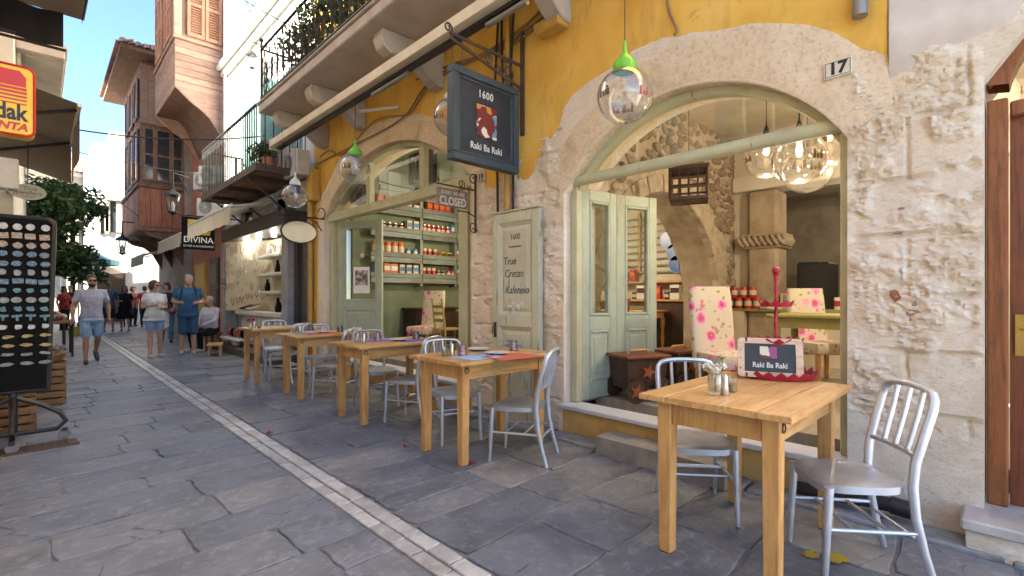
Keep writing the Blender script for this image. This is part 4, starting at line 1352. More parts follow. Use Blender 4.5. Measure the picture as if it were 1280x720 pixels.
# goods on the shelves
mat('tin_red', (0.5, 0.03, 0.02), (0.4, 0.025, 0.02), 0.35); mat('tin_cream', (0.65, 0.55, 0.42), None, 0.4); mat('tin_blue', (0.06, 0.22, 0.5), None, 0.4); mat('tin_yellow', (0.65, 0.45, 0.03), None, 0.4); mat('jar_dark', (0.08, 0.03, 0.02), None, 0.25); mat('tin_orange', (0.6, 0.16, 0.03), None, 0.4); mat('tin_white', (0.72, 0.72, 0.7), None, 0.4); mat('lid_metal', (0.5, 0.48, 0.45), None, 0.3, 0.9); mat('tin_green', (0.1, 0.25, 0.12), None, 0.4)
GOODS = {}
def good(kind, body, band, w, h):
    key = (kind, body)
    if key not in GOODS:
        t = thing({'tin': 'tin_can', 'jar': 'glass_jar', 'box': 'carton', 'bottle': 'bottle'}[kind], '', {'tin': 'tin', 'jar': 'jar', 'box': 'carton', 'bottle': 'bottle'}[kind])
        m = MB()
        if kind == 'box':
            m.box(-w / 2, w / 2, -0.05, 0.05, 0, h); m.build('body', body, t, bevel=0.003)
            m = MB(); m.box(-w / 2 + 0.006, w / 2 - 0.006, -0.053, -0.0495, h * 0.45, h * 0.8); m.build('label_band', band, t)
        elif kind == 'bottle':
            m.lathe([(w / 2, 0), (w / 2, h * 0.6), (w * 0.2, h * 0.78), (w * 0.18, h)], n=12); m.build('body', body, t, smooth=True)
            m = MB(); m.lathe([(w * 0.52, h * 0.2), (w * 0.52, h * 0.5)], n=12); m.build('label_band', band, t, smooth=True)
        else:
            m.lathe([(w / 2 * 0.96, 0), (w / 2, 0.006), (w / 2, h - 0.006), (w / 2 * 0.96, h)], n=14); m.build('body', body, t, smooth=True)
            m = MB(); m.lathe([(w / 2 * 1.02, h * 0.28), (w / 2 * 1.02, h * 0.72)], n=14); m.build('label_band', band, t, smooth=True)
            if kind == 'jar':
                m = MB(); m.lathe([(w / 2 * 1.03, h), (w / 2 * 1.03, h + 0.02)], n=14); m.build('lid', 'lid_metal', t, smooth=True)
        GOODS[key] = [t, False]
    return GOODS[key]
def put(kind, body, band, w, h, loc, rz, lab, grp):
    e = good(kind, body, band, w, h)
    if not e[1]:
        e[1] = True; o = e[0]; o.location = loc; o.rotation_euler = (0, 0, rz); o['label'] = lab; o['group'] = grp
        return o
    return dup(e[0], loc, rz, lab, grp)
PLAN = [  # shelf, x range, kind, body, band, width, height
    (0, 4.4, 4.62, 'box', 'tin_blue', 'tin_white', 0.14, 0.24), (0, 4.62, 4.95, 'box', 'tin_orange', 'tin_white', 0.15, 0.24), (0, 4.95, 5.42, 'box', 'tin_cream', 'tin_blue', 0.11, 0.23), (0, 5.5, 5.84, 'tin', 'tin_cream', 'tin_red', 0.09, 0.19), (0, 5.85, 6.1, 'jar', 'jar_dark', 'tin_cream', 0.09, 0.13), (0, 6.1, 6.35, 'tin', 'tin_red', 'tin_cream', 0.09, 0.15), (0, 6.38, 7.2, 'jar', 'tin_cream', 'tin_red', 0.085, 0.16),
    (1, 4.4, 5.1, 'tin', 'tin_orange', 'tin_cream', 0.12, 0.26), (1, 5.12, 5.42, 'tin', 'tin_blue', 'tin_white', 0.09, 0.16), (1, 5.5, 5.9, 'tin', 'tin_cream', 'tin_red', 0.09, 0.19), (1, 5.92, 6.25, 'box', 'tin_yellow', 'black_ink', 0.11, 0.14), (1, 6.34, 6.6, 'tin', 'tin_white', 'tin_red', 0.1, 0.18), (1, 6.65, 7.3, 'bottle', 'tin_green', 'tin_cream', 0.08, 0.22),
    (2, 4.45, 5.1, 'jar', 'jar_dark', 'tin_cream', 0.1, 0.12), (2, 5.12, 5.44, 'box', 'tin_cream', 'tin_blue', 0.11, 0.23), (2, 5.5, 6.2, 'jar', 'tin_red', 'tin_cream', 0.095, 0.17), (2, 6.22, 6.3, 'box', 'tin_blue', 'tin_white', 0.14, 0.24), (2, 6.5, 7.2, 'box', 'tin_yellow', 'tin_red', 0.13, 0.2),
    (3, 4.5, 4.8, 'box', 'tin_red', 'tin_orange', 0.12, 0.24), (3, 4.85, 5.28, 'tin', 'tin_orange', 'tin_cream', 0.12, 0.26), (3, 5.3, 5.5, 'box', 'tin_white', 'jar_dark', 0.18, 0.26), (3, 5.6, 6.2, 'box', 'tin_red', 'tin_orange', 0.12, 0.28), (3, 6.5, 7.0, 'box', 'tin_cream', 'tin_green', 0.12, 0.2)]
NAMES = {'tin_red': 'red', 'tin_cream': 'cream', 'tin_blue': 'blue', 'tin_yellow': 'yellow', 'jar_dark': 'dark brown', 'tin_orange': 'orange', 'tin_white': 'white', 'tin_green': 'green', 'black_ink': 'black'}
SN = ['lowest', 'second lowest', 'middle', 'second highest']
KN = {'tin': 'tin', 'jar': 'jar', 'box': 'carton', 'bottle': 'bottle'}
for (si, xa, xb, kind, body, band, w, h) in PLAN:
    n = max(1, int((xb - xa) / (w + 0.012)))
    for i in range(n):
        lab = '%s %s with %s band on the %s teal plank shelf' % (NAMES[body], KN[kind], NAMES[band], SN[si])
        put(kind, body, band, w, h, (xa + (i + 0.5) * (xb - xa) / n, EW - 0.12 + rr.uniform(-0.015, 0.015), SH[si] - 0.002), rr.uniform(-0.15, 0.15), lab, 'goods on the plank shelves')

# ---- furniture inside
k = NT('floral_fabric', 0.85, spec=0.2)
v = k.coord((1, 1, 1), rand=5)
wn = k.n("ShaderNodeTexNoise"); wn.inputs["Scale"].default_value = 22
k.l(v, wn.inputs["Vector"])
sc_ = k.n("ShaderNodeVectorMath", operation='SCALE'); sc_.inputs["Scale"].default_value = 0.06
k.l(wn.outputs["Color"], sc_.inputs[0])
ad = k.n("ShaderNodeVectorMath", operation='ADD'); k.l(v, ad.inputs[0]); k.l(sc_.outputs[0], ad.inputs[1])
d1 = k.voro(ad.outputs[0], 5.2); d2 = k.voro(ad.outputs[0], 10.0); d3 = k.voro(ad.outputs[0], 13.0)
col = k.mix(k.rampc(d3, [(0.22, 1.0), (0.28, 0.0)]), (0.6, 0.55, 0.46), (0.3, 0.34, 0.1))
col = k.mix(k.rampc(d2, [(0.2, 1.0), (0.25, 0.0)]), col, (0.62, 0.22, 0.3))
fl = k.rampc(d1, [(0.0, (0.75, 0.4, 0.06)), (0.1, (0.5, 0.05, 0.2)), (0.22, (0.72, 0.25, 0.45)), (0.34, (0.75, 0.5, 0.58))])
col = k.mix(k.rampc(d1, [(0.33, 1.0), (0.37, 0.0)]), col, fl)
k.color(col); k.bump(k.noise(v, 120, 2), 0.1, 0.002)
wood('pine', (0.52, 0.29, 0.1), (0.34, 0.16, 0.045), (14, 14, 1), 1.6, 0.42)
painted_wood('olive_chair', (0.32, 0.31, 0.09), (0.2, 0.14, 0.06), 0.72)
def floral_chair(loc, rz, lab, first=[None]):
    if first[0] is None:
        t = thing('floral_chair', lab, 'chair', loc, rz, 'flower covered chairs in the cafe')
        m = MB()
        m.grid(lambda u, w: (lambda a, h: (0.235 * math.copysign(abs(math.cos(a)) ** 0.35, math.cos(a)) * (1 - 0.06 * abs(2 * w - 1) ** 6), 0.22 + 0.10 * h + 0.045 * math.copysign(abs(math.sin(a)) ** 0.5, math.sin(a)), 0.30 + 0.82 * h))(6.28319 * u, w), 28, 14, flip=False)
        m.add([(0.235 * math.copysign(abs(math.cos(a)) ** 0.35, math.cos(a)) * 0.94, 0.32 + 0.045 * math.copysign(abs(math.sin(a)) ** 0.5, math.sin(a)), 1.12) for a in [6.28319 * i / 28 for i in range(28)]], [tuple(range(28))])
        m.build('backrest', 'floral_fabric', t, smooth=True)
        m = MB(); m.box(-0.235, 0.235, -0.24, 0.2, 0.34, 0.48); m.build('seat', 'floral_fabric', t, bevel=0.035, segs=2, smooth=True)
        for (x, y) in ((-0.2, -0.2), (0.2, -0.2), (-0.2, 0.2), (0.2, 0.2)):
            m = MB(); m.beam((x, y, 0), (x, y, 0.34), 0.045, 0.045, up=(0, 1, 0)); m.build('leg', 'pine', t, bevel=0.004)
        first[0] = t
        return t
    return dup(first[0], loc, rz, lab)
def turned_table(loc, rz, w, d, h, lab, mname='olive_chair'):
    t = thing('olive_table', lab, 'table', loc, rz, 'olive painted tables in the cafe')
    m = MB(); m.box(-w / 2, w / 2, -d / 2, d / 2, h - 0.035, h); m.build('tabletop', mname, t, bevel=0.008)
    m = MB(); m.box(-w / 2 + 0.06, w / 2 - 0.06, -d / 2 + 0.06, d / 2 - 0.06, h - 0.14, h - 0.036); m.build('apron', mname, t)
    for x in (-w / 2 + 0.08, w / 2 - 0.08):
        for y in (-d / 2 + 0.08, d / 2 - 0.08):
            m = MB(); m.lathe([(0.025, 0), (0.03, 0.05), (0.02, 0.1), (0.035, 0.3), (0.022, 0.45), (0.04, 0.5), (0.04, h - 0.14)], (x, y, 0), 12); m.build('leg', mname, t, smooth=True)
    return t
def ladder_chair(loc, rz, lab, first={}, mname='olive_chair'):
    if mname in first:
        return dup(first[mname], loc, rz, lab)
    t = thing('ladder_back_chair', lab, 'chair', loc, rz, 'ladder back chairs in the cafe')
    for x in (-0.19, 0.19):
        m = MB(); m.tube([(x, 0.19, 0), (x, 0.19, 0.45), (x, 0.25, 0.95)], [0.022, 0.022, 0.018], 8); m.sphere((x, 0.252, 0.965), 0.022, nu=8, nv=6); m.build('back_post', mname, t, smooth=True)
        m = MB(); m.tube([(x, -0.19, 0), (x, -0.19, 0.44)], 0.02, 8); m.build('leg', mname, t, smooth=True)
    for z in (0.6, 0.72, 0.84):
        m = MB(); m.beam((-0.19, 0.2 + 0.06 * (z - 0.45) / 0.5, z), (0.19, 0.2 + 0.06 * (z - 0.45) / 0.5, z), 0.015, 0.06); m.build('slat', mname, t, bevel=0.004)
    m = MB(); m.box(-0.21, 0.21, -0.21, 0.21, 0.43, 0.46); m.build('seat', mat('rush', (0.42, 0.3, 0.14), (0.3, 0.2, 0.09), 0.8, scale=30), t, bevel=0.01)
    for z in (0.15, 0.25):
        m = MB(); m.tube([(-0.19, -0.19, z), (0.19, -0.19, z)], 0.011, 6); m.build('stretcher', mname, t, smooth=True)
        m = MB(); m.tube([(-0.19, -0.19, z + 0.03), (-0.19, 0.19, z + 0.03)], 0.011, 6); m.build('stretcher', mname, t, smooth=True)
        m = MB(); m.tube([(0.19, -0.19, z + 0.03), (0.19, 0.19, z + 0.03)], 0.011, 6); m.build('stretcher', mname, t, smooth=True)
    first[mname] = t
    return t
def inroom(px, py, z):
    return atZ(px, py, z)
floral_chair((4.78, 1.93, FZ), R(-32), 'flower patterned chair with its back to the column beside the stacked red tins')
floral_chair((6.75, 1.62, FZ), R(-40), 'flower patterned chair behind the olive table under the globe lamps')
floral_chair((6.3, 0.95, FZ), R(-70), 'flower patterned chair tucked beside the dark kitchen hatch')
turned_table((5.75, 1.15, FZ), 0, 0.75, 1.3, 0.84, 'olive painted table inside the near arch')
floral_chair((5.0, 7.45, FZ), R(-70), 'flower covered chair beside the open glazed door leaf')
floral_chair((6.25, 7.3, FZ), R(100), 'flower covered chair across the olive table below the plank shelves')
turned_table((5.75, 6.6, FZ), 0, 0.8, 0.8, 0.78, 'olive painted table below the plank shelves')
ladder_chair((5.2, 6.95, FZ), R(80), 'yellow green wooden chair drawn up to the table below the shelves')
ladder_chair((6.75, 4.25, FZ), R(150), 'olive green ladder back chair seen through the inner stone arch')
turned_table((7.5, 4.7, FZ), 0, 0.9, 0.9, 0.78, 'wooden table below the wall of blue plates', 'pine')
ladder_chair((6.2, 4.3, FZ), R(190), 'crimson ladder back chair half hidden by the folded door', mname=mat('crimson_paint', (0.36, 0.02, 0.07), (0.28, 0.015, 0.05), 0.5).name)
# dark cabinet below the plank shelves
t = thing('dark_cabinet', 'low dark wooden cabinet against the green wall below the shelves', 'cabinet', (5.9, 8.1, FZ), inplace=True)
wood('dark_wood', (0.06, 0.03, 0.018), (0.025, 0.012, 0.008), rough=0.4)
m = MB(); m.box(5.15, 6.7, 7.95, 8.41, FZ + 0.06, 1.03); m.build('body', 'dark_wood', t, bevel=0.01)
m = MB(); m.box(5.1, 6.75, 7.9, 8.415, 1.031, 1.07); m.build('top', 'dark_wood', t, bevel=0.01)
for x in (5.2, 5.72, 6.24):
    m = MB(); m.box(x, x + 0.42, 7.935, 7.949, FZ + 0.12, 0.98); m.build('door', 'dark_wood', t, bevel=0.006)
# stacked red tins on the counter
n = 0
for j, cnt in enumerate((4, 3)):
    for i in range(cnt):
        p = atX(912 + (i + 0.5 * j) * 11.5, 384, 8.03)
        tt = put('tin', 'tin_red', 'tin_cream', 0.09, 0.15, (8.04, p.y, 1.1 + j * 0.171), 0.4 * i, 'red tin with cream label stacked on the olive counter beside the column', 'red tins stacked by the column')
        tt.scale = (1.25, 1.25, 1.12)
# plates on the far wall
mat('plate_white', (0.72, 0.74, 0.78), None, 0.25); mat('plate_blue', (0.05, 0.14, 0.4), None, 0.25)
rack = thing('plate_rack', 'wall rack of slats holding blue and white plates beyond the inner arch', 'rack', (8.55, 5.0, 1.6), inplace=True)
for i in range(9):
    z = 1.75 + i * 0.13
    m = MB(); m.box(8.5, 8.52, 4.2, 6.2, z, z + 0.03); m.build('slat', 'teal_plank', rack)
for y in (4.25, 5.2, 6.15):
    m = MB(); m.box(8.525, 8.56, y - 0.03, y + 0.03, 1.7, 2.95); m.build('batten', 'pine', rack)
for i, (px, py) in enumerate(((842, 315), (872, 308), (845, 330), (858, 283), (834, 300))):
    p = atX(px, py, 8.42)
    t = thing('wall_plate', ['white plate with a thin blue rim hung low on the slatted rack', 'deep blue rimmed plate at the right edge of the slatted rack', 'plain pale plate on the lowest part of the slatted rack', 'blue rimmed plate at the top of the slatted rack', 'blue rimmed plate left of the others on the slatted rack'][i], 'plate', (8.485, p.y, p.z), group='plates on the rack')
    rot = Matrix.Rotation(R(-90), 3, 'Y')
    m = MB(); m.lathe([(0.0001, 0.01), (0.1, 0.012), (0.165, 0.034), (0.165, 0.028), (0.1, 0.0), (0.0001, 0.0)], n=24, rot=rot); m.build('dish', 'plate_white', t, smooth=True)
    m = MB(); m.lathe([(0.11 if i % 2 else 0.14, 0.0165 if i % 2 else 0.0262), (0.16, 0.0335)], n=24, rot=rot); m.build('painted_band', 'plate_blue', t, smooth=True)
# long shelf with small things below the plates
t = thing('back_bar', 'wooden back bar with white boxes below the plate rack', 'counter', (8.3, 5.0, FZ), inplace=True)
m = MB(); m.box(8.0, 8.58, 4.0, 6.4, FZ, 1.2); m.build('body', 'dark_wood', t, bevel=0.01)
m = MB(); m.box(7.95, 8.6, 3.95, 6.45, 1.202, 1.24); m.build('top', 'pine', t, bevel=0.006)
m = MB(); m.box(8.3, 8.58, 4.1, 6.3, 1.55, 1.58); m.build('shelf', 'pine', t)
for i in range(10):
    put(['box', 'jar', 'box', 'bottle'][i % 4], ['tin_white', 'jar_dark', 'tin_red', 'tin_green'][i % 4], ['tin_blue', 'tin_cream', 'tin_orange', 'tin_cream'][i % 4], 0.1, 0.16, (8.2 if i < 6 else 8.44, 4.25 + 0.17 * i, 1.24 if i < 6 else 1.582), R(-90), ['white carton with blue band', 'dark jar with cream label', 'red carton with orange band', 'green bottle with cream label'][i % 4] + (' on the back bar below the plates' if i < 6 else ' on the thin shelf above the back bar'), 'things on the back bar')
# counter clutter by the column
t = thing('photo_stand', 'small framed picture standing on the counter beside the column', 'frame', (8.1, 2.35, 1.1), R(20))
m = MB(); m.box(-0.02, 0.0, -0.14, 0.14, 0, 0.24); m.build('frame', 'pine', t, rot=(0, R(12), 0))
m = MB(); m.box(-0.024, -0.021, -0.11, 0.11, 0.03, 0.21); m.build('picture', mat('pic_green', (0.12, 0.2, 0.14), (0.04, 0.06, 0.05), 0.4, scale=12), t, rot=(0, R(12), 0))
t = thing('coffee_machine', 'black cabinet shaped coffee machine on the counter behind the column', 'machine', (8.75, 2.35, 1.06), inplace=True)
m = MB(); m.box(8.62, 9.2, 1.98, 2.42, 1.05, 1.82); m.build('body', 'black_plastic', t, bevel=0.02)
m = MB(); m.box(8.6, 8.618, 2.03, 2.37, 1.2, 1.7); m.build('front', 'dark_metal', t)
m = MB(); m.box(8.62, 9.2, 0.6, 2.6, FZ, 1.045); m.build('cupboard', 'dark_wood', t)
t = thing('framed_notice', 'white notice in a dark green frame hanging in the kitchen', 'frame', (10.58, 1.7, 1.6), inplace=True)
p = atX(1010, 345, 10.5)
m = MB(); m.box(10.5, 10.52, p.y - 0.16, p.y + 0.16, p.z - 0.25, p.z + 0.27); m.build('frame', mat('frame_green', (0.02, 0.06, 0.04), None, 0.5), t)
m = MB(); m.box(10.49, 10.499, p.y - 0.13, p.y + 0.13, p.z - 0.21, p.z + 0.23); m.build('paper', 'poster_paper', t)
# hanging wooden lantern
q = atY(861, 232, 2.55)
t = thing('cage_lantern', 'dark wooden lattice lantern hanging before the rubble wall', 'lantern', tuple(q), inplace=True)
hx, hy, hh = 0.19, 0.19, 0.16
rotq = Matrix.Rotation(R(25), 3, 'Z')
def Lp(a, b, c):
    return Vector(q) + rotq @ Vector((a, b, c))
for sx in (-1, 1):
    for sy in (-1, 1):
        m = MB(); m.beam(Lp(sx * hx, sy * hy, -hh), Lp(sx * hx, sy * hy, hh), 0.025, 0.025, up=(0, 1, 0)); m.build('corner_post', 'dark_wood', t)
for zz in (-hh, -0.05, 0.05, hh):
    for sx in (-1, 1):
        m = MB(); m.beam(Lp(sx * hx, -hy, zz), Lp(sx * hx, hy, zz), 0.018, 0.022); m.build('rail', 'dark_wood', t)
        m = MB(); m.beam(Lp(-hx, sx * hy, zz), Lp(hx, sx * hy, zz), 0.018, 0.022); m.build('rail', 'dark_wood', t)
for f in (-0.5, 0, 0.5):
    for sx in (-1, 1):
        m = MB(); m.beam(Lp(sx * hx, f * hy, -hh), Lp(sx * hx, f * hy, hh), 0.012, 0.016, up=(0, 1, 0)); m.build('bar', 'dark_wood', t)
        m = MB(); m.beam(Lp(f * hx, sx * hy, -hh), Lp(f * hx, sx * hy, hh), 0.012, 0.016, up=(0, 1, 0)); m.build('bar', 'dark_wood', t)
m = MB(); m.cbox(Lp(0, 0, hh + 0.015), (0.42, 0.42, 0.025), rotq); m.build('top_plate', 'dark_wood', t)
m = MB(); m.cbox(Lp(0, 0, -hh - 0.012), (0.4, 0.4, 0.02), rotq); m.build('base_plate', 'dark_wood', t)
m = MB()
for i in range(8):
    an = i * math.pi / 4
    m.tube([Lp(0.15 * math.cos(an) * math.cos(b), 0.15 * math.sin(an) * math.cos(b), hh + 0.03 + 0.14 * math.sin(b)) for b in (0, 0.4, 0.8, 1.2, 1.55)], 0.004, 5)
m.tube([Lp(0, 0, hh + 0.17), (q.x, q.y, 3.8)], 0.005, 5)
m.build('wire_dome', 'rusty_iron', t)

# wooden carts on the floor by the folded door
def cart(loc, rz, lab):
    t = thing('wooden_cart', lab, 'cart', loc, rz, 'dark toy carts inside the near arch')
    m = MB()
    m.add([(-0.15, -0.2, 0.12), (0.15, -0.2, 0.12), (0.15, 0.2, 0.12), (-0.15, 0.2, 0.12), (-0.18, -0.23, 0.42), (0.18, -0.23, 0.42), (0.18, 0.23, 0.42), (-0.18, 0.23, 0.42)], [(0, 3, 2, 1), (4, 5, 6, 7), (0, 1, 5, 4), (1, 2, 6, 5), (2, 3, 7, 6), (3, 0, 4, 7)])
    m.build('box', 'dark_wood', t, bevel=0.008)
    m = MB(); m.box(-0.2, 0.2, -0.25, 0.25, 0.42, 0.45); m.build('lid', 'red_door_wood', t, bevel=0.006)
    m = MB(); m.tube([(0, -0.12, 0.45), (0, -0.1, 0.485), (0, 0.1, 0.485), (0, 0.12, 0.45)], 0.012, 6); m.build('lid_handle', 'pine', t, smooth=True)
    for sx in (-1, 1):
        for sy in (-1, 1):
            w = MB(); rot = Matrix.Rotation(R(90 * sx), 3, 'Y')
            w.lathe([(0.0001, 0.0), (0.11, 0.0), (0.115, 0.012), (0.11, 0.025), (0.0001, 0.025)], (sx * 0.19, sy * 0.15, 0.112), 22, rot)
            wo = w.build('wheel', 'dark_wood', t, smooth=True, angle=30)
            st = MB()
            P = []
            for i in range(10):
                rr_ = 0.085 if i % 2 == 0 else 0.035
                a = i * math.pi / 5
                P.append((rr_ * math.cos(a), rr_ * math.sin(a)))
            st.prism(P, lambda a, b, h: (sx * (0.216 + h), sy * 0.15 + a * (1 if sx > 0 else -1), 0.112 + b), 0, 0.006)
            st.build('star', mat('star_red', (0.3, 0.09, 0.03), (0.2, 0.05, 0.02), 0.5), wo, fix=True)
        st = MB(); st.prism(P, lambda a, b, h: (sx * (0.171 + h + 0.1 * 0), a * (1 if sx > 0 else -1), 0.29 + b), 0, 0.012)
        st.build('star', 'star_red', t, fix=True)
    return t
cart((4.28, 2.62, FZ), R(65), 'dark wooden cart with star wheels standing against the folded green door')
cart((4.98, 2.55, FZ), R(78), 'second dark wooden cart with star wheels, deeper inside the arch')

# globe lamps: glass ball, cap, cord; lit ones carry their light
glass_mat('globe_glass', (0.94, 0.94, 0.93), 2.6, 0.02, dirt=0.13)
mat('cap_green', (0.16, 0.5, 0.03), (0.13, 0.42, 0.025), 0.35); mat('cap_white', (0.7, 0.7, 0.68), None, 0.4)
mat('decal_brown', (0.14, 0.09, 0.06), None, 0.6); mat('decal_red', (0.35, 0.08, 0.06), None, 0.6)
emit_mat('filament', (1.0, 0.72, 0.38), 0.5)
def globe(loc, r, ztop, cap, lab, lit=0.0, grp='glass globe lamps'):
    x, y, z = loc
    if x > 3.6: cap = 'dark_metal'
    kc = 0.35 if x > 3.6 else 1.0
    t = thing('globe_lamp', lab, 'lamp', loc, rng.random() * 6, grp)
    m = MB(); m.sphere((0, 0, 0), r, nu=32, nv=20); m.build('globe', 'globe_glass', t, smooth=True, angle=80)
    c = 0.3 * r / 0.15
    m = MB(); m.lathe([(r * 0.44 * kc, r * (0.9 if kc == 1 else 0.985)), (r * 0.46 * kc, r * (0.95 if kc == 1 else 1.0)), (r * 0.42 * kc, r * 1.15), (r * 0.3 * kc, r * 1.35), (r * 0.12 * kc, r * 1.5), (r * 0.09 * kc, r * 1.6), (r * 0.05 * kc, r * 2.0), (0.0001, r * 2.0)], n=20); m.build('cap', cap, t, smooth=True)
    m = MB(); m.cyl((0, 0, r * 2.0), (0, 0, ztop - z), 0.0035, n=6); m.build('cord', 'black_plastic', t)
    m = MB(); m.lathe([(0.018, r * 0.85), (0.02, r * 0.55), (0.028, r * 0.3), (0.02, r * 0.1), (0.0001, r * 0.03)], n=12); m.build('bulb', 'filament' if lit else 'window_glass', t, smooth=True)
    for (mm, a0_, b0, ws, hs_, shp) in (('decal_brown', 0.2, -0.05, 0.42, 0.34, 0), ('decal_red', 0.75, -0.1, 0.25, 0.3, 1), ('decal_brown', 2.6, 0.0, 0.5, 0.35, 0), ('decal_red', 4.2, -0.1, 0.4, 0.3, 1)):
        for (u0, u1, v0, v1) in ((0, 0.25, 0, 0.8), (0.32, 0.55, 0, 0.5), (0.62, 1, 0, 0.62), (0.7, 0.9, 0.66, 0.95), (0.02, 0.22, 0.84, 1.0)):
            m = MB()
            m.grid(lambda a, b: (lambda th, ph: (1.004 * r * math.cos(ph) * math.cos(th), 1.004 * r * math.cos(ph) * math.sin(th), 1.004 * r * math.sin(ph)))(a0_ + ws * (u0 + (u1 - u0) * a), b0 - 0.2 + hs_ * (v0 + (v1 - v0) * b)), 3, 3)
            m.build('printed_house', mm, t, smooth=True)
    if lit:
        ld = bpy.data.lights.new('bulb_light', 'POINT'); ld.energy = lit; ld.color = (1.0, 0.8, 0.55); ld.shadow_soft_size = 0.04
        lo = bpy.data.objects.new('bulb_light', ld); link(lo, t, (0, 0, -r - 0.06))
    return t
def globe_at(px, py, X, r, ztop, cap, lab, lit=0.0):
    p = atX(px, py, X)
    return globe((p.x, p.y, p.z), r, ztop, cap, lab, lit)
globe_at(781, 120, 2.85, 0.186, 3.76, 'cap_green', 'big clear globe lamp with a lime green cap before the near arch')
globe_at(444, 211, 2.85, 0.186, 3.76, 'cap_green', 'clear globe lamp with a lime green cap before the far arch')
globe_at(566, 147, 2.88, 0.186, 3.76, 'cap_white', 'clear globe lamp half hidden behind the hanging sign')
globe_at(369, 245, 2.85, 0.186, 3.76, 'cap_white', 'clear globe lamp with a white cap near the oval sign')
LIT = 2
globe_at(958, 196, 4.75, 0.19, 3.8, 'cap_white', 'lit glass globe lamp inside, leftmost of the hanging cluster', LIT)
globe_at(999, 198, 4.35, 0.2, 3.8, 'cap_white', 'large glass globe lamp with red and brown prints in the indoor cluster', LIT)
globe_at(1009, 212, 4.75, 0.2, 3.8, 'cap_white', 'glass globe lamp hanging lowest in the indoor cluster')
globe_at(1037, 178, 4.7, 0.19, 3.8, 'cap_white', 'glass globe lamp hanging highest beside the right jamb', LIT)
globe((6.9, 4.9, 2.5), 0.19, 3.95, 'cap_white', 'lit globe lamp before the plates beyond the inner arch', 7)
globe((6.1, 5.0, 2.62), 0.19, 3.95, 'cap_white', 'lit globe lamp beyond the inner arch, beside the folded door', 5)
globe((5.3, 6.3, 3.1), 0.19, 3.95, 'cap_white', 'lit globe lamp hanging high in the room of the plank shelves', 15)
globe((6.2, 0.15, 3.1), 0.19, 3.8, 'cap_white', 'added globe lamp hidden behind the right pier to light the cafe room', 27)  # unseen lamp added to light the rubble wall and the column
globe((9.7, 1.9, 2.75), 0.15, 3.3, 'cap_white', 'added globe lamp brightening the dim kitchen beyond the hatch', 5)  # extra lamp put in to lift the dark kitchen
# ================================================================ neighbours along the right side
mat('white_wall', (0.74, 0.72, 0.68), (0.62, 0.59, 0.54), 0.85, scale=2.5, bump=0.25, bscale=20, bdist=0.008)
mat('pink_wall', (0.58, 0.27, 0.2), (0.48, 0.2, 0.14), 0.85, scale=3, bump=0.2, bscale=20)
painted_wood('teal_paint', (0.25, 0.5, 0.47), (0.3, 0.28, 0.22), 0.75)
wood('weathered_board', (0.46, 0.3, 0.22), (0.28, 0.17, 0.12), (1.5, 1.5, 22), 1.5, 0.75, rnd=0.22, spec=0.2)
wood('shutter_wood', (0.55, 0.28, 0.17), (0.38, 0.17, 0.1), (14, 14, 1), 1.6, 0.65, rnd=0.12, spec=0.3)
wood('old_brown', (0.26, 0.16, 0.11), (0.15, 0.085, 0.06), (9, 9, 1), 1.4, 0.75, rnd=0.2, spec=0.2)
mat('glass_dark', (0.03, 0.035, 0.04), (0.06, 0.065, 0.07), 0.08)
k = NT('awning_cloth', 0.85)
col = k.rampc(k.noise(k.coord(), 4, 5), [(0.35, (0.62, 0.57, 0.47)), (0.7, (0.72, 0.67, 0.56))])
k.color(col)
tl_ = k.n("ShaderNodeBsdfTranslucent"); k.l(col, tl_.inputs[0])
mx_ = k.n("ShaderNodeMixShader"); mx_.inputs[0].default_value = 0.45
k.l(k.b.outputs[0], mx_.inputs[1]); k.l(tl_.outputs[0], mx_.inputs[2]); k.l(mx_.outputs[0], k.t.nodes["Material Output"].inputs[0])
mat('grey_stone', (0.34, 0.34, 0.35), (0.24, 0.24, 0.25), 0.8, scale=5, bump=0.4, bscale=30)
def shuttered_window(par, x, y0, y1, z0, z1, mname, nx=-1, leaves=2, open_=False):
    """window in a street-facing wall at plane x: frame, slatted leaves"""
    m = MB()
    for (a, b, c, d) in ((y0 - 0.06, y0, z0 - 0.06, z1 + 0.06), (y1, y1 + 0.06, z0 - 0.06, z1 + 0.06), (y0, y1, z1, z1 + 0.06), (y0, y1, z0 - 0.06, z0)):
        m.box(x - 0.05, x + 0.02, a, b, c, d)
    w = m.build('window', mname, par)
    n = leaves
    for i in range(n):
        a = y0 + (y1 - y0) * i / n + 0.004; b = y0 + (y1 - y0) * (i + 1) / n - 0.004
        m = MB()
        m.box(x - 0.03, x + 0.0, a, a + 0.06, z0, z1); m.box(x - 0.03, x, b - 0.06, b, z0, z1)
        for zz in (z0, (z0 + z1) / 2 - 0.03, z1 - 0.06):
            m.box(x - 0.029, x - 0.001, a + 0.06, b - 0.06, zz, zz + 0.06)
        k_ = max(4, int((z1 - z0) / 0.07))
        for j in range(k_):
            zz = z0 + (z1 - z0) * (j + 0.5) / k_
            m.cbox((x - 0.014, (a + b) / 2, zz), (0.03, b - a - 0.12, 0.012), Matrix.Rotation(R(35), 3, 'Y'))
        m.build('shutter', mname, w)
    return w

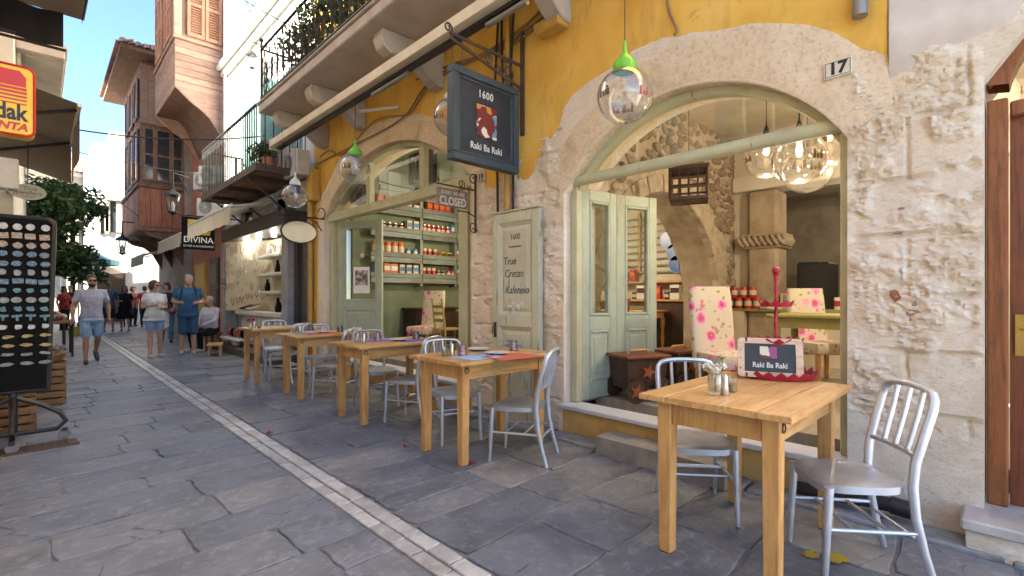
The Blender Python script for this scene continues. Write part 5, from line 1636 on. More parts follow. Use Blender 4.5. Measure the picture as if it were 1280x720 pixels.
# ---- white house with the jewellery shop (Y 8.95 .. 15)
wh = thing('white_house', 'white plastered house with teal shutters above the jewellery shop', 'house', (4, 12, 0), inplace=True)
m = MB()
XW = 3.62
m.box(XW, 9.5, 8.92, 14.95, 3.15, 13.0)
m.box(XW, 9.5, 8.92, 9.25, 0, 3.15); m.box(XW, 9.5, 14.55, 14.95, 0, 3.15); m.box(XW + 1.6, 9.5, 9.25, 14.55, 0, 3.15)
m.build('wall', 'white_wall', wh)
m = MB(); m.box(XW - 0.22, XW + 0.1, 8.93, 14.94, 7.35, 7.5); m.box(XW - 0.12, XW + 0.1, 8.93, 14.94, 7.2, 7.345); m.build('cornice', 'white_wall', wh, bevel=0.03)
m = MB(); m.tube([(XW - 0.06, 14.7, 3.2), (XW - 0.06, 14.7, 12.5)], 0.05, 10); m.build('down_pipe', 'white_paint', wh, smooth=True)
for (a, b, z0, z1) in ((9.6, 10.5, 3.62, 5.75), (11.8, 12.7, 3.62, 5.75), (9.6, 10.5, 8.2, 10.2), (12.2, 13.1, 8.2, 10.2)):
    shuttered_window(wh, XW - 0.01, a, b, z0, z1, 'teal_paint')
for (y, a) in ((11.7, 60), (10.6, 75)):         # opened leaves standing off the wall
    m = MB(); m.cbox((XW - 0.22, y, 4.68), (0.45, 0.03, 2.1), Matrix.Rotation(R(12), 3, 'Z')); m.build('open_shutter', 'teal_paint', wh, bevel=0.008)
# wall lantern
def street_lantern(loc, lab, arm_to=None, size=1.0, up=True):
    t = thing('wall_lantern', lab, 'lamp', loc, inplace=True)
    x, y, z = loc
    s = size
    m = MB()
    m.lathe([(0.0001, 0.30 * s), (0.02 * s, 0.29 * s), (0.03 * s, 0.24 * s), (0.12 * s, 0.17 * s), (0.15 * s, 0.13 * s), (0.15 * s, 0.115 * s)], loc, 6); m.build('cap', 'dark_metal', t)
    m = MB(); m.lathe([(0.13 * s, 0.115 * s), (0.075 * s, -0.2 * s)], loc, 6); m.build('pane', 'window_glass', t)
    m = MB()
    for i in range(6):
        a = i * math.pi / 3
        m.tube([(x + 0.132 * s * math.cos(a), y + 0.132 * s * math.sin(a), z + 0.115 * s), (x + 0.077 * s * math.cos(a), y + 0.077 * s * math.sin(a), z - 0.2 * s)], 0.008 * s, 5)
    m.lathe([(0.08 * s, -0.2 * s), (0.08 * s, -0.225 * s), (0.02 * s, -0.26 * s), (0.0001, -0.28 * s)], loc, 6)
    stuff(m.build('frame', 'dark_metal', t))
    m = MB(); m.lathe([(0.03 * s, -0.19 * s), (0.035 * s, -0.05 * s), (0.0001, 0.02 * s)], loc, 10); m.build('bulb', 'white_paint', t, smooth=True)
    if arm_to is not None:
        a = Vector(arm_to)
        m = MB(); m.tube([(x, y, z + 0.29 * s), (x, y, a.z), a], 0.014 * s, 6); m.build('arm', 'dark_metal', t)
        m = MB(); m.tube([(x + (a.x - x) * 0.3, y + (a.y - y) * 0.3, a.z), (x + (a.x - x) * 0.7, y + (a.y - y) * 0.7, a.z - 0.2), (a.x, a.y, a.z - 0.45)], 0.009 * s, 6); m.build('brace', 'dark_metal', t)
    return t
q = atX(315, 75, 3.35)
street_lantern((3.35, q.y, q.z), 'small black lantern on the white wall beside the iron balcony railing', (3.62, q.y, q.z + 0.4), 0.8)
# metal balcony
mb_ = thing('iron_balcony', 'dark iron balcony with straight bars hung on the white house', 'balcony', (3.1, 11, 3.4), inplace=True)
BX, BZ = 2.62, 3.46
m = MB(); m.box(BX, BX + 0.06, 8.96, 12.85, BZ - 0.02, BZ + 0.1); m.box(BX + 0.062, XW - 0.005, 8.96, 9.02, BZ - 0.02, BZ + 0.1); m.box(BX + 0.062, XW - 0.005, 12.79, 12.85, BZ - 0.02, BZ + 0.1)
m.build('edge_beam', 'rusty_iron', mb_)
yb = 9.1
while yb < 12.7:
    m = MB(); m.box(BX + 0.065, XW - 0.003, yb, yb + 0.2, BZ + 0.035, BZ + 0.062); m.build('floor_plank', 'old_brown', mb_); yb += 0.215
for y in (9.6, 10.9, 12.2):
    m = MB(); m.box(BX + 0.065, XW - 0.003, y, y + 0.06, BZ - 0.05, BZ + 0.032); m.build('joist', 'rusty_iron', mb_)
    m = MB(); m.beam((BX + 0.1, y + 0.03, BZ - 0.055), (XW - 0.02, y + 0.03, BZ - 0.75), 0.03, 0.03); m.build('strut', 'rusty_iron', mb_)
m = MB(); m.beam((BX + 0.03, 8.97, BZ + 1.1), (BX + 0.03, 12.84, BZ + 1.1), 0.04, 0.03); m.build('hand_rail', 'dark_metal', mb_)
for yy_ in (8.99, 12.82):
    m = MB(); m.beam((BX + 0.03, yy_, BZ + 1.1), (XW - 0.01, yy_, BZ + 1.1), 0.04, 0.03); m.build('hand_rail', 'dark_metal', mb_)
n = 31
for i in range(n):
    y = 8.99 + (12.82 - 8.99) * i / (n - 1)
    m = MB(); m.cyl((BX + 0.03, y, BZ + 0.1), (BX + 0.03, y, BZ + 1.09), 0.011, n=6); m.build('bar', 'dark_metal', mb_)
for yy_ in (8.99, 12.82):
    for i in range(1, 7):
        x = BX + 0.03 + (XW - BX - 0.05) * i / 7
        m = MB(); m.cyl((x, yy_, BZ + 0.1), (x, yy_, BZ + 1.09), 0.011, n=6); m.build('bar', 'dark_metal', mb_)
# things on that balcony
mat('leaf_plain', (0.07, 0.13, 0.03), (0.04, 0.08, 0.02), 0.6, rnd=0.3)
mat('terracotta', (0.42, 0.18, 0.1), (0.32, 0.13, 0.07), 0.75)
mat('flower_purple', (0.2, 0.04, 0.3), None, 0.6)
def leaf_cloud(mb, c, rad, n, size, seed, sq=(1, 1, 1)):
    r_ = random.Random(seed)
    for i in range(n):
        d = Vector((r_.gauss(0, 1), r_.gauss(0, 1), r_.gauss(0, 1))); d.normalize()
        p = Vector(c) + Vector((d.x * sq[0], d.y * sq[1], d.z * sq[2])) * rad * (r_.random() ** 0.45)
        a = Vector((r_.gauss(0, 1), r_.gauss(0, 1), r_.gauss(0, 0.7))).normalized()
        b = a.cross(Vector((r_.gauss(0, 1), r_.gauss(0, 1), r_.gauss(0, 1)))).normalized()
        s = size * r_.uniform(0.6, 1.3)
        mb.add([p - a * s, p + b * s * 0.42 , p + a * s, p - b * s * 0.42], [(0, 1, 2, 3)])
def potted(loc, lab, h=0.45, seed=1, pot='terracotta', flower=None, r=0.22):
    t = thing('potted_plant', lab, 'plant', loc)
    m = MB(); m.lathe([(0.09, 0), (0.13, 0.2), (0.145, 0.2), (0.145, 0.23), (0.12, 0.23), (0.11, 0.18), (0.0001, 0.18)], n=16); m.build('pot', pot, t, smooth=True)
    m = MB(); leaf_cloud(m, (0, 0, 0.24 + h / 2), r, 420 if r > 0.3 else 170, 0.06, seed, (1, 1, h / (2 * r))); stuff(m.build('foliage', 'leaf_plain', t))
    m = MB()
    for i in range(4):
        m.tube([(0, 0, 0.18), (0.05 * math.cos(i * 1.7), 0.05 * math.sin(i * 1.7), 0.18 + h * 0.7)], 0.006, 5)
    m.build('stem', 'old_brown', t)
    if flower:
        m = MB(); leaf_cloud(m, (0, 0, 0.3 + h / 2), r * 1.05, 40, 0.035, seed + 5, (1, 1, h / (2 * r))); stuff(m.build('blossom', flower, t))
    return t
potted((2.95, 9.3, BZ + 0.064), 'purple flowering potted plant on the iron balcony', 0.35, 3, flower='flower_purple')
potted((2.95, 9.8, BZ + 0.064), 'green potted plant on the iron balcony floor', 0.4, 4)
for i, y in enumerate((4.7, 5.5, 6.2, 6.9, 7.5)):
    potted((2.88, y, 4.472), ['bushy', 'tall', 'drooping', 'rounded', 'small'][i] + ' green potted plant behind the railing of the concrete balcony', 1.0 - 0.1 * (i % 3) - (0.2 if i == 4 else 0), 20 + i, r=0.36)
# ---- jewellery shop below
jw = thing('jewellery_shopfront', 'jewellery shop recess with cream pegboards, white shelves and dark canopy', 'shopfront', (3.6, 12, 0), inplace=True)
mat('pegboard', (0.62, 0.55, 0.4), (0.52, 0.45, 0.32), 0.7, scale=8); mat('shop_white', (0.74, 0.73, 0.69), (0.64, 0.62, 0.57), 0.5)
mat('dark_brown', (0.045, 0.028, 0.02), (0.03, 0.018, 0.014), 0.5)
m = MB(); m.box(3.05, 5.2, 9.26, 14.5, 0.0, 0.16); m.build('platform', mat('platform_wood', (0.12, 0.09, 0.075), (0.07, 0.05, 0.04), 0.6, stretch=(1, 5, 1)), jw, bevel=0.01)
m = MB(); m.box(3.2, 3.75, 9.3, 13.6, 2.62, 2.9); m.build('canopy', 'dark_brown', jw, bevel=0.01)
# two wing boards standing out at an angle and the back board
pA, pB, pC, pD = Vector((3.3, 13.5, 0)), Vector((3.95, 12.3, 0)), Vector((4.0, 10.75, 0)), Vector((3.45, 9.9, 0))
def board(p, q, z0, z1, th, mname, name):
    m = MB(); m.beam((p.x, p.y, (z0 + z1) / 2), (q.x, q.y, (z0 + z1) / 2), th, z1 - z0); return m.build(name, mname, jw)
board(pA, pB, 0.95, 2.62, 0.05, 'pegboard', 'pegboard'); board(pB, pC, 0.95, 2.62, 0.05, 'pegboard', 'pegboard'); board(pC, pD, 0.95, 2.62, 0.05, 'pegboard', 'pegboard')
m = MB(); m.box(3.45, 4.0, 10.2, 13.4, 0.86, 0.95); m.build('counter', 'shop_white', jw, bevel=0.01)
m = MB(); m.box(3.6, 3.98, 10.25, 13.3, 0.16, 0.86); m.build('cabinet', 'shop_white', jw)
for y in (10.4, 11.2, 12.0, 12.7):
    m = MB(); m.box(3.575, 3.6, y, y + 0.6, 0.3, 0.8); m.build('drawer_front', 'shop_white', jw, bevel=0.008)
for z in (1.35, 1.75, 2.15):
    m = MB(); m.box(3.62, 3.97, 10.8, 12.2, z, z + 0.06); m.build('shelf', 'shop_white', jw, bevel=0.006)
for y in (13.7, 9.45):
    m = MB(); m.box(3.3, 3.6, y, y + 0.28, 0.16, 2.6); m.build('post', 'grey_stone', jw, bevel=0.02)
for z in (1.5, 1.6, 1.7):
    m = MB(); m.box(3.26, 3.61, 13.67, 14.01, z, z + 0.06); m.build('post_moulding', 'grey_stone', jw, bevel=0.02)
m = MB(); m.box(3.42, 3.5, 9.26, 9.4, 0.16, 2.62); m.build('door_post', 'dark_brown', jw)
m = MB(); m.box(3.72, 3.78, 9.0, 9.42, 0.05, 2.75); m.build('brown_door', 'dark_brown', jw)
m = MB(); m.tube([(3.55, 9.0, 0), (3.55, 9.0, 3.2)], 0.05, 10); m.build('grey_pipe', mat('pipe_grey', (0.16, 0.16, 0.18), None, 0.5), jw, smooth=True)
# arched fanlight over the shop
m = MB()
arch_frame(m, 11.6, 2.85, 1.75, 9.86, 13.34, 3.5, 3.66, 0.22, 30); m.build('stone_arch', 'white_plaster', jw, fix=True)
m = MB(); pts = arcpts((11.6, 2.9), 1.5, 0, 180, 20); m.add([(3.595, a, b) for a, b in pts], [tuple(range(len(pts)))]); m.build('fanlight', 'glass_dark', jw)
for a in (30, 60, 90, 120, 150):
    m = MB(); m.beam((3.58, 11.6, 2.9), (3.58, 11.6 + 1.5 * math.cos(R(a)), 2.9 + 1.5 * math.sin(R(a))), 0.02, 0.05, up=(1, 0, 0)); m.build('fanlight_bar', 'dark_brown', jw)
# shop lights
for y in (10.9, 11.9, 12.8):
    ld = bpy.data.lights.new('spot_light', 'POINT'); ld.energy = 1.3; ld.color = (1, 0.93, 0.8); ld.shadow_soft_size = 0.03
    lo = bpy.data.objects.new('spot_light', ld); link(lo, jw, (3.55, y, 2.5))
    m = MB(); m.lathe([(0.045, 0.06), (0.05, 0), (0.0001, 0.002)], (3.55, y, 2.555), 14); m.build('spot_lamp', emit_mat('spot_glow', (1, 0.95, 0.85), 5) if 'spot_glow' not in MATS else 'spot_glow', jw, smooth=True)
# necklaces, busts, trays
mat('bead_white', (0.7, 0.68, 0.62), None, 0.3); mat('bead_red', (0.3, 0.03, 0.03), None, 0.3); mat('bead_teal', (0.06, 0.3, 0.3), None, 0.3); mat('bead_brown', (0.16, 0.08, 0.04), None, 0.35); mat('silver', (0.6, 0.6, 0.6), None, 0.25, 1.0); mat('bust_black', (0.008, 0.008, 0.009), None, 0.9, spec=0.15); mat('bust_white', (0.72, 0.7, 0.66), None, 0.7)
NK = {}
r5 = random.Random(8)
def necklace(p, nrm, mname, long_):
    key = (mname, long_)
    if key not in NK:
        t = thing('necklace', '', 'necklace')
        m = MB()
        pts = []
        for i in range(15):
            a = math.pi * (0.04 + 0.92 * i / 14)
            pts.append((0.045 * math.cos(a), -0.012, -long_ * math.sin(a) ** 0.7))
        m.tube(pts, 0.006, 5); m.build('strand', mname, t)
        m = MB(); m.sphere((0, -0.016, -long_ - 0.012), 0.014, (1, 0.6, 1.3), 8, 6); m.build('pendant', 'silver', t, smooth=True)
        NK[key] = [t, False]
    e = NK[key]
    rz = math.atan2(nrm.y, nrm.x) + R(90)
    lab = '%s %s necklace hanging on the cream pegboards of the jewellery shop' % ({0.1: 'short', 0.16: 'medium', 0.22: 'long'}[long_], {'bead_white': 'white', 'bead_red': 'red', 'bead_teal': 'teal', 'bead_brown': 'brown', 'silver': 'silver'}[mname])
    if not e[1]:
        e[1] = True; o = e[0]; o.location = p; o.rotation_euler = (0, 0, rz); o['label'] = lab; o['group'] = 'necklaces on the shop pegboards'
    else:
        dup(e[0], p, rz, lab, 'necklaces on the shop pegboards')
for (P, Q, n1_, n2_) in ((pA, pB, 9, 5), (pC, pD, 6, 6), (pB, pC, 8, 1)):
    d = (Q - P).normalized(); nr = Vector((d.y, -d.x, 0))
    if nr.x > 0: nr = -nr
    L = (Q - P).length
    for i in range(n1_):
        for j in range(n2_):
            if n2_ == 1:
                z = 2.52
            else:
                z = 2.55 - j * (1.5 / n2_)
            pos = P + d * (L * (i + 0.5 + r5.uniform(-0.2, 0.2)) / n1_) + nr * 0.03
            necklace((pos.x, pos.y, z + r5.uniform(-0.05, 0.05)), nr, r5.choice(['bead_white', 'bead_red', 'bead_teal', 'bead_brown', 'silver', 'bead_brown']), r5.choice([0.1, 0.16, 0.22]))
def bust(loc, mname, lab, s=1.0):
    t = thing('necklace_bust', lab, 'bust', loc, R(0), 'display busts in the jewellery shop')
    t.scale = (s, s, s)
    m = MB(); m.lathe([(0.07, 0), (0.08, 0.02), (0.09, 0.1), (0.075, 0.17), (0.04, 0.21), (0.032, 0.27), (0.0001, 0.28)], n=16, rot=Matrix.Diagonal((0.6, 1.15, 1.0))); m.build('torso', mname, t, smooth=True)
    m = MB(); m.tube([(-0.055 - 0.01 * math.sin(3.14 * i / 10), 0.07 * math.cos(3.14159 * i / 10), 0.2 - 0.12 * math.sin(3.14159 * i / 10)) for i in range(11)], 0.007, 6); m.build('necklace', 'silver' if 'black' in mname else 'bead_brown', t, smooth=True)
bust((3.75, 11.95, 1.41), 'bust_black', 'black velvet necklace bust on the lowest white shelf')
bust((3.7, 11.1, 0.95), 'bust_black', 'black velvet necklace bust standing on the white counter', 1.15)
bust((3.75, 11.3, 2.21), 'bust_white', 'white necklace bust on the top shelf under the lamp')
bust((3.75, 11.85, 2.21), 'bust_white', 'white necklace bust on the top shelf beside the teal beads')
bust((3.72, 11.2, 1.81), 'bust_black', 'black bust with silver chain on the middle shelf')
for i, y in enumerate((12.4, 12.85)):
    t = thing('jewellery_tray', ['open white tray of rings on the counter', 'black tray of bracelets at the counter end'][i], 'tray', (3.6, y, 0.952), inplace=True)
    m = MB(); m.beam((3.45, y, 1.0), (3.75, y, 1.1), 0.32, 0.02); m.build('tray', ['shop_white', 'bust_black'][i], t)
    for j in range(5):
        m = MB(); m.tube([(3.5 + j * 0.05, y - 0.12, 1.04 + j * 0.017), (3.5 + j * 0.05, y + 0.12, 1.04 + j * 0.017)], 0.014, 6); m.build('ring_roll', 'bead_brown', t, smooth=True)
t = thing('bead_stand', 'low white stand of dark beaded jewellery on the shop platform', 'stand', (3.25, 12.4, 0.16), inplace=True)
m = MB(); m.box(3.08, 3.45, 11.9, 13.2, 0.3, 0.34); m.box(3.2, 3.3, 12.4, 12.7, 0.16, 0.3); m.build('shelf', 'shop_white', t, bevel=0.005)
for j in range(9):
    m = MB(); m.sphere((3.26 + 0.05 * (j % 2), 12.0 + 0.13 * j, 0.45), 0.075, (0.9, 0.8, 1.4), 9, 6); m.build('bead_bundle', ['bust_black', 'bead_brown', 'bead_red'][j % 3], t, smooth=True)
# retractable cloth awnings of the shop
def cloth_awning(name, lab, y0, y1, xw, zw, xf, zf, mname, val=0.33):
    t = thing(name, lab, 'awning', (xw, (y0 + y1) / 2, zw), inplace=True, group=None)
    m = MB()
    m.grid(lambda u, w: (xw + (xf - xw) * w, y0 + (y1 - y0) * u, zw + (zf - zw) * w - 0.05 * math.sin(math.pi * w)), 8, 8)
    m.grid(lambda u, w: (xf - 0.01 - 0.02 * w, y0 + (y1 - y0) * u, zf - val * w - 0.01 * math.sin(u * 40) * w), 40, 2)
    m.build('cloth', mname, t, smooth=True)
    m = MB(); m.cyl((xf, y0, zf), (xf, y1, zf), 0.025, n=8); m.build('front_bar', 'white_metal', t, smooth=True)
    m = MB(); m.box(xw - 0.12, xw + 0.02, y0 - 0.03, y1 + 0.03, zw - 0.04, zw + 0.1); m.build('cassette', 'cap_grey', t, bevel=0.02)
    for y in (y0 + 0.15, y1 - 0.15):
        m = MB(); m.tube([(xw - 0.05, y, zw - 0.05), ((xw + xf) / 2, y + 0.25, (zw + zf) / 2 - 0.1), (xf + 0.03, y, zf - 0.02)], 0.02, 6); m.build('arm', 'white_metal', t, smooth=True)
    return t
cloth_awning('shop_awning', 'off white cloth awning stretched above the jewellery counter', 9.7, 13.2, 3.55, 3.32, 2.45, 2.92, 'awning_cloth')
# black shop sign
ds = thing('shop_sign', 'black hanging sign with a yellow emblem reading DIVINA', 'sign', (3.0, 13.9, 2.5), inplace=True)
y = 13.85
p0, p1 = atY(227, 311, y), atY(268, 274, y)
m = MB(); m.box(p0.x, p1.x, y - 0.03, y + 0.03, p0.z, p1.z); m.build('board', 'bust_black', ds, bevel=0.006)
cx_, w_ = (p0.x + p1.x) / 2, p1.x - p0.x
mat('sign_yellow', (0.65, 0.4, 0.03), None, 0.5)
m = MB(); m.box(cx_ - w_ * 0.33, cx_ + w_ * 0.36, y - 0.034, y - 0.0305, p0.z + 0.36, p1.z - 0.06); m.build('emblem', 'sign_yellow', ds)
m = MB(); m.prism([(cx_ + 0.14 * math.cos(a) + 0.1, p0.z + 0.53 + 0.1 * math.sin(a)) for a in [i * 0.3927 for i in range(16)]], lambda a, b, h: (a, y - h, b), 0.035, 0.038); m.build('emblem_ring', 'bead_brown', ds)
text('DIVINA', 0.2, 'sign_white', ds, (cx_, y - 0.032, p0.z + 0.23), FACE_BK, bold=0.002, sx=0.95)
text('SILVER & ACCESSORIES', 0.062, 'sign_white', ds, (cx_, y - 0.032, p0.z + 0.08), FACE_BK, sx=1.0)
m = MB(); m.beam((p0.x - 0.05, y, p1.z + 0.03), (3.6, y, p1.z + 0.03), 0.02, 0.03); m.build('bracket', 'dark_metal', ds)
# grey sign above the shop door and oval blank sign on a scroll
t = thing('fascia_sign', 'pale grey sign board with faint lettering over the shop', 'sign', (3.4, 10.5, 3.0), inplace=True)
m = MB(); m.box(3.3, 3.36, 10.1, 11.5, 2.95, 3.3); m.build('board', mat('fascia_grey', (0.4, 0.4, 0.4), (0.33, 0.33, 0.33), 0.5), t, bevel=0.005)
text('DIVINA', 0.17, 'white_paint', t, (3.298, 10.8, 3.17), FACE_ST); text('JEWELS', 0.1, 'white_paint', t, (3.298, 10.8, 3.03), FACE_ST)
os_ = thing('oval_sign', 'blank oval pale sign with a dark rim on a scrolled bracket', 'sign', (3.5, 8.2, 2.3), inplace=True)
yo = 8.35
c = atY(374, 290, yo)
m = MB(); m.prism([(c.x + 0.28 * math.cos(i * 0.1963), c.z + 0.175 * math.sin(i * 0.1963)) for i in range(32)], lambda a, b, h: (a, yo + h, b), -0.02, 0.02); m.build('board', mat('oval_cream', (0.68, 0.65, 0.54), (0.6, 0.57, 0.46), 0.5), os_, fix=True)
m = MB(); m.tube([(c.x + 0.285 * math.cos(i * 0.1963), yo, c.z + 0.18 * math.sin(i * 0.1963)) for i in range(32)], 0.02, 7, closed=True); m.build('rim', 'dark_metal', os_, smooth=True)
m = MB()
m.tube([(3.56, yo, c.z + 0.26), (c.x - 0.35, yo, c.z + 0.26)], 0.012, 6); m.tube([(3.5, yo, c.z + 0.05), (3.4, yo, c.z + 0.2), (3.2, yo, c.z + 0.26)], 0.009, 6)
m.tube([(c.x - 0.33 + 0.06 * math.cos(a), yo, c.z + 0.3 + 0.06 * math.sin(a)) for a in [-1.5 + i * 0.5 for i in range(10)]], 0.009, 6)
m.tube([(3.5 + 0.06 * math.cos(a), yo, c.z + 0.36 + 0.09 * math.sin(a)) for a in [-1.5 + i * 0.5 for i in range(10)]], 0.009, 6)
m.build('bracket', 'dark_metal', os_, smooth=True)

# air conditioner builder
mat('ac_white', (0.62, 0.6, 0.55), (0.54, 0.52, 0.47), 0.5)
def aircon(loc, rz, lab, s=1.0):
    t = thing('air_conditioner', lab, 'air conditioner', loc, rz, 'air conditioner units on the walls')
    t.scale = (s, s, s)
    m = MB(); m.box(-0.4, 0.4, -0.14, 0.14, 0, 0.55); m.build('casing', 'ac_white', t, bevel=0.02)
    m = MB(); m.lathe([(0.0001, 0.002), (0.2, 0.002), (0.215, 0.012), (0.215, 0.0)], (-0.1, -0.14, 0.28), 22, Matrix.Rotation(R(90), 3, 'X')); m.build('fan_grille', 'grey_metal', t, smooth=True)
    for i in range(6):
        m = MB(); m.tube([(-0.1 + 0.2 * math.cos(i * 0.5236), -0.158, 0.28 + 0.2 * math.sin(i * 0.5236)), (-0.1 - 0.2 * math.cos(i * 0.5236), -0.158, 0.28 - 0.2 * math.sin(i * 0.5236))], 0.005, 4); m.build('grille_bar', 'ac_white', t)
    for x in (-0.25, 0.25):
        m = MB(); m.beam((x, -0.12, -0.02), (x, 0.2, -0.02), 0.03, 0.03); m.build('bracket', 'grey_metal', t)
    return t
q = atX(352, 205, 3.3)
aircon((3.28, 9.6, 3.55), R(-90), 'beige air conditioner tucked below the end of the concrete balcony', 0.85)
aircon((3.3, 8.95, 3.42), R(-90), 'grey white air conditioner beside the awning bar end', 0.8)
# ================================================================ timber houses further along
bh = thing('timber_bay_house', 'pink plastered house with a tall weathered timber bay on curved brackets', 'house', (4, 17, 0), inplace=True)
m = MB()
m.box(3.62, 9.5, 15.0, 18.9, 0, 12.6); m.build('wall', 'pink_wall', bh)
bx0, bx1, by0, by1 = 2.5, 3.6, 15.06, 18.05
m = MB(); m.box(bx0 + 0.03, bx1, by0 + 0.03, by1 - 0.03, 6.72, 12.4)
bay = m.build('bay', 'old_brown', bh)
# horizontal weather boards, each its own plank
z = 6.7
i = 0
while z < 7.95:
    h = 0.178
    m = MB(); m.box(bx0 - 0.005, bx1, by0 - 0.005, by0 + 0.025, z, z + h - 0.012); m.build('board', 'weathered_board', bay, bevel=0.004)
    m = MB(); m.box(bx0 - 0.006, bx0 + 0.025, by0 + 0.028, by1, z, z + h - 0.012); m.build('board', 'weathered_board', bay, bevel=0.004)
    z += h; i += 1
m = MB(); m.box(bx0 - 0.05, bx1, by0 - 0.05, by1 + 0.03, 7.96, 8.04); m.build('sill_band', 'weathered_board', bay, bevel=0.01)
m = MB(); m.box(bx0 - 0.03, bx0 + 0.14, by0 - 0.03, by0 + 0.14, 8.045, 12.4); m.build('corner_post', 'weathered_board', bay, bevel=0.01)
# shuttered windows: two leaves on the near face, more towards the street
def leaf_shutter(par, x0, x1, y, z0, z1, mname='shutter_wood', street=False):
    m = MB()
    def bx(a0_, a1_, b0, b1, d0, d1):
        if street: m.box(y + d0, y + d1, a0_, a1_, b0, b1)
        else: m.box(a0_, a1_, y + d0, y + d1, b0, b1)
    bx(x0, x0 + 0.07, z0, z1, -0.04, 0); bx(x1 - 0.07, x1, z0, z1, -0.04, 0)
    nb = max(1, int(round((z1 - z0) / 0.75)))
    for i in range(nb + 1):
        zz = z0 + (z1 - z0 - 0.09) * i / nb
        bx(x0 + 0.07, x1 - 0.07, zz, zz + 0.09, -0.039, 0)
    s = m.build('shutter', mname, par)
    n = int((z1 - z0) / 0.065)
    m = MB()
    for i in range(n):
        zz = z0 + (z1 - z0) * (i + 0.5) / n
        if street: m.cbox((y - 0.018, (x0 + x1) / 2, zz), (0.034, x1 - x0 - 0.14, 0.01), Matrix.Rotation(R(38), 3, 'Y'))
        else: m.cbox(((x0 + x1) / 2, y - 0.018, zz), (x1 - x0 - 0.14, 0.034, 0.01), Matrix.Rotation(R(-38), 3, 'X'))
    stuff(m.build('louvres', mname, s))
    return s
for (a, b) in ((2.76, 3.15), (3.17, 3.56)):
    leaf_shutter(bay, a, b, by0 - 0.02, 8.1, 10.6)
for (a, b) in ((15.35, 15.85), (15.87, 16.37), (16.75, 17.2), (17.22, 17.7)):
    leaf_shutter(bay, a, b, bx0 - 0.02, 8.1, 10.6, street=True)
leaf_shutter(bay, 18.1, 18.6, bx0 + 0.3, 6.9, 10.4, street=True)
# curved underside and its two bracket boards
def undercurve(t):      # from the outer edge back to the wall
    x = bx0 + (bx1 - bx0) * t
    z = 6.70 - 0.62 * (0.5 - 0.5 * math.cos(math.pi * min(1, t * 1.0))) - 0.5 * t * t - 0.12 * math.sin(2 * math.pi * t)
    return x, z
m = MB(); m.grid(lambda u, t: (undercurve(t)[0], by0 + 0.1 + (by1 - by0 - 0.2) * u, undercurve(t)[1] + 0.42 * math.sin(math.pi * t)), 8, 16); m.build('soffit', 'old_brown', bay, smooth=True)
for y in (by0 - 0.004, by1 - 0.09):
    P = [undercurve(i / 20) for i in range(21)] + [(bx1, 6.698)]
    m = MB(); m.prism([(p[0], p[1]) for p in P], lambda a, b, h: (a, h, b), y, y + 0.08); m.build('bracket_board', 'weathered_board', bay, fix=True)
    m = MB(); m.tube([(p[0], y - 0.01, p[1]) for p in P[:-1]], 0.03, 6); m.build('bracket_moulding', 'weathered_board', bay, smooth=True)
# ground floor of this house
for (a, b, z0, z1, mm) in ((15.5, 16.5, 0.1, 2.4, 'dark_brown'), (17.0, 18.4, 0.1, 2.3, 'sign_yellow')):
    m = MB(); m.box(3.58, 3.64, a, b, z0, z1); d = m.build('door', mm, bh, bevel=0.01)
    for j in range(3):
        mm2 = MB(); mm2.box(3.565, 3.581, a + 0.1, b - 0.1, z0 + 0.1 + j * 0.72, z0 + 0.7 + j * 0.72); mm2.build('door_panel', mm, d, bevel=0.01)
for (y, z, lab) in ((15.3, 4.35, 'white air conditioner on the pink house'), (15.95, 4.3, 'white air conditioner beside the first on the pink house'), (15.5, 3.5, 'white air conditioner lowest on the pink house')):
    aircon((3.42, y, z), R(-50), lab, 0.9)
q = atX(224, 245, 2.9)
street_lantern(tuple(atY(216, 252, 13.6)), 'black street lantern on a bracket beside the shop awning', tuple(atY(236, 222, 13.9)), 1.15)
cloth_awning('shop_awning', 'cream cloth awning of the next shop beyond the black sign', 14.3, 17.5, 3.55, 3.45, 2.5, 2.85, 'awning_cloth')
cloth_awning('shop_awning', 'far cream awning reaching out below the second timber house', 18.6, 21.5, 3.3, 3.05, 2.3, 2.6, 'awning_cloth')

# ---- second, greyer timber house with a tiled roof
gh = thing('grey_timber_house', 'old grey brown timber house with jutting upper floor and tiled eaves', 'house', (3.5, 21, 0), inplace=True)
gx, gy0, gy1 = 2.24, 19.1, 23.2
m = MB(); m.box(3.4, 9, 18.92, 26, 0, 8.6); m.build('wall', mat('grey_plaster', (0.4, 0.35, 0.3), (0.28, 0.24, 0.2), 0.85, scale=3), gh)
m = MB(); m.box(gx + 0.03, 3.398, gy0 + 0.03, gy1, 3.4, 8.7); up = m.build('upper_floor', 'old_brown', gh)
wood('red_board', (0.42, 0.18, 0.11), (0.28, 0.11, 0.065), (9, 9, 1), 1.4, 0.7, rnd=0.2, spec=0.25)
x = gx
while x < 3.38:
    m = MB(); m.box(x, min(x + 0.27, 3.39), gy0 - 0.01, gy0 + 0.025, 3.5, 4.72); m.build('board', 'red_board', up, bevel=0.006)
    x += 0.28
y = gy0 + 0.04
while y < gy1:
    m = MB(); m.box(gx - 0.012, gx + 0.025, y, y + 0.38, 3.5, 4.72); m.build('board', 'red_board', up, bevel=0.006)
    y += 0.39
m = MB(); m.box(gx - 0.07, 3.39, gy0 - 0.07, gy1, 4.74, 4.86); m.box(gx - 0.05, 3.39, gy0 - 0.05, gy1, 3.36, 3.48); m.build('band', 'old_brown', up, bevel=0.01)
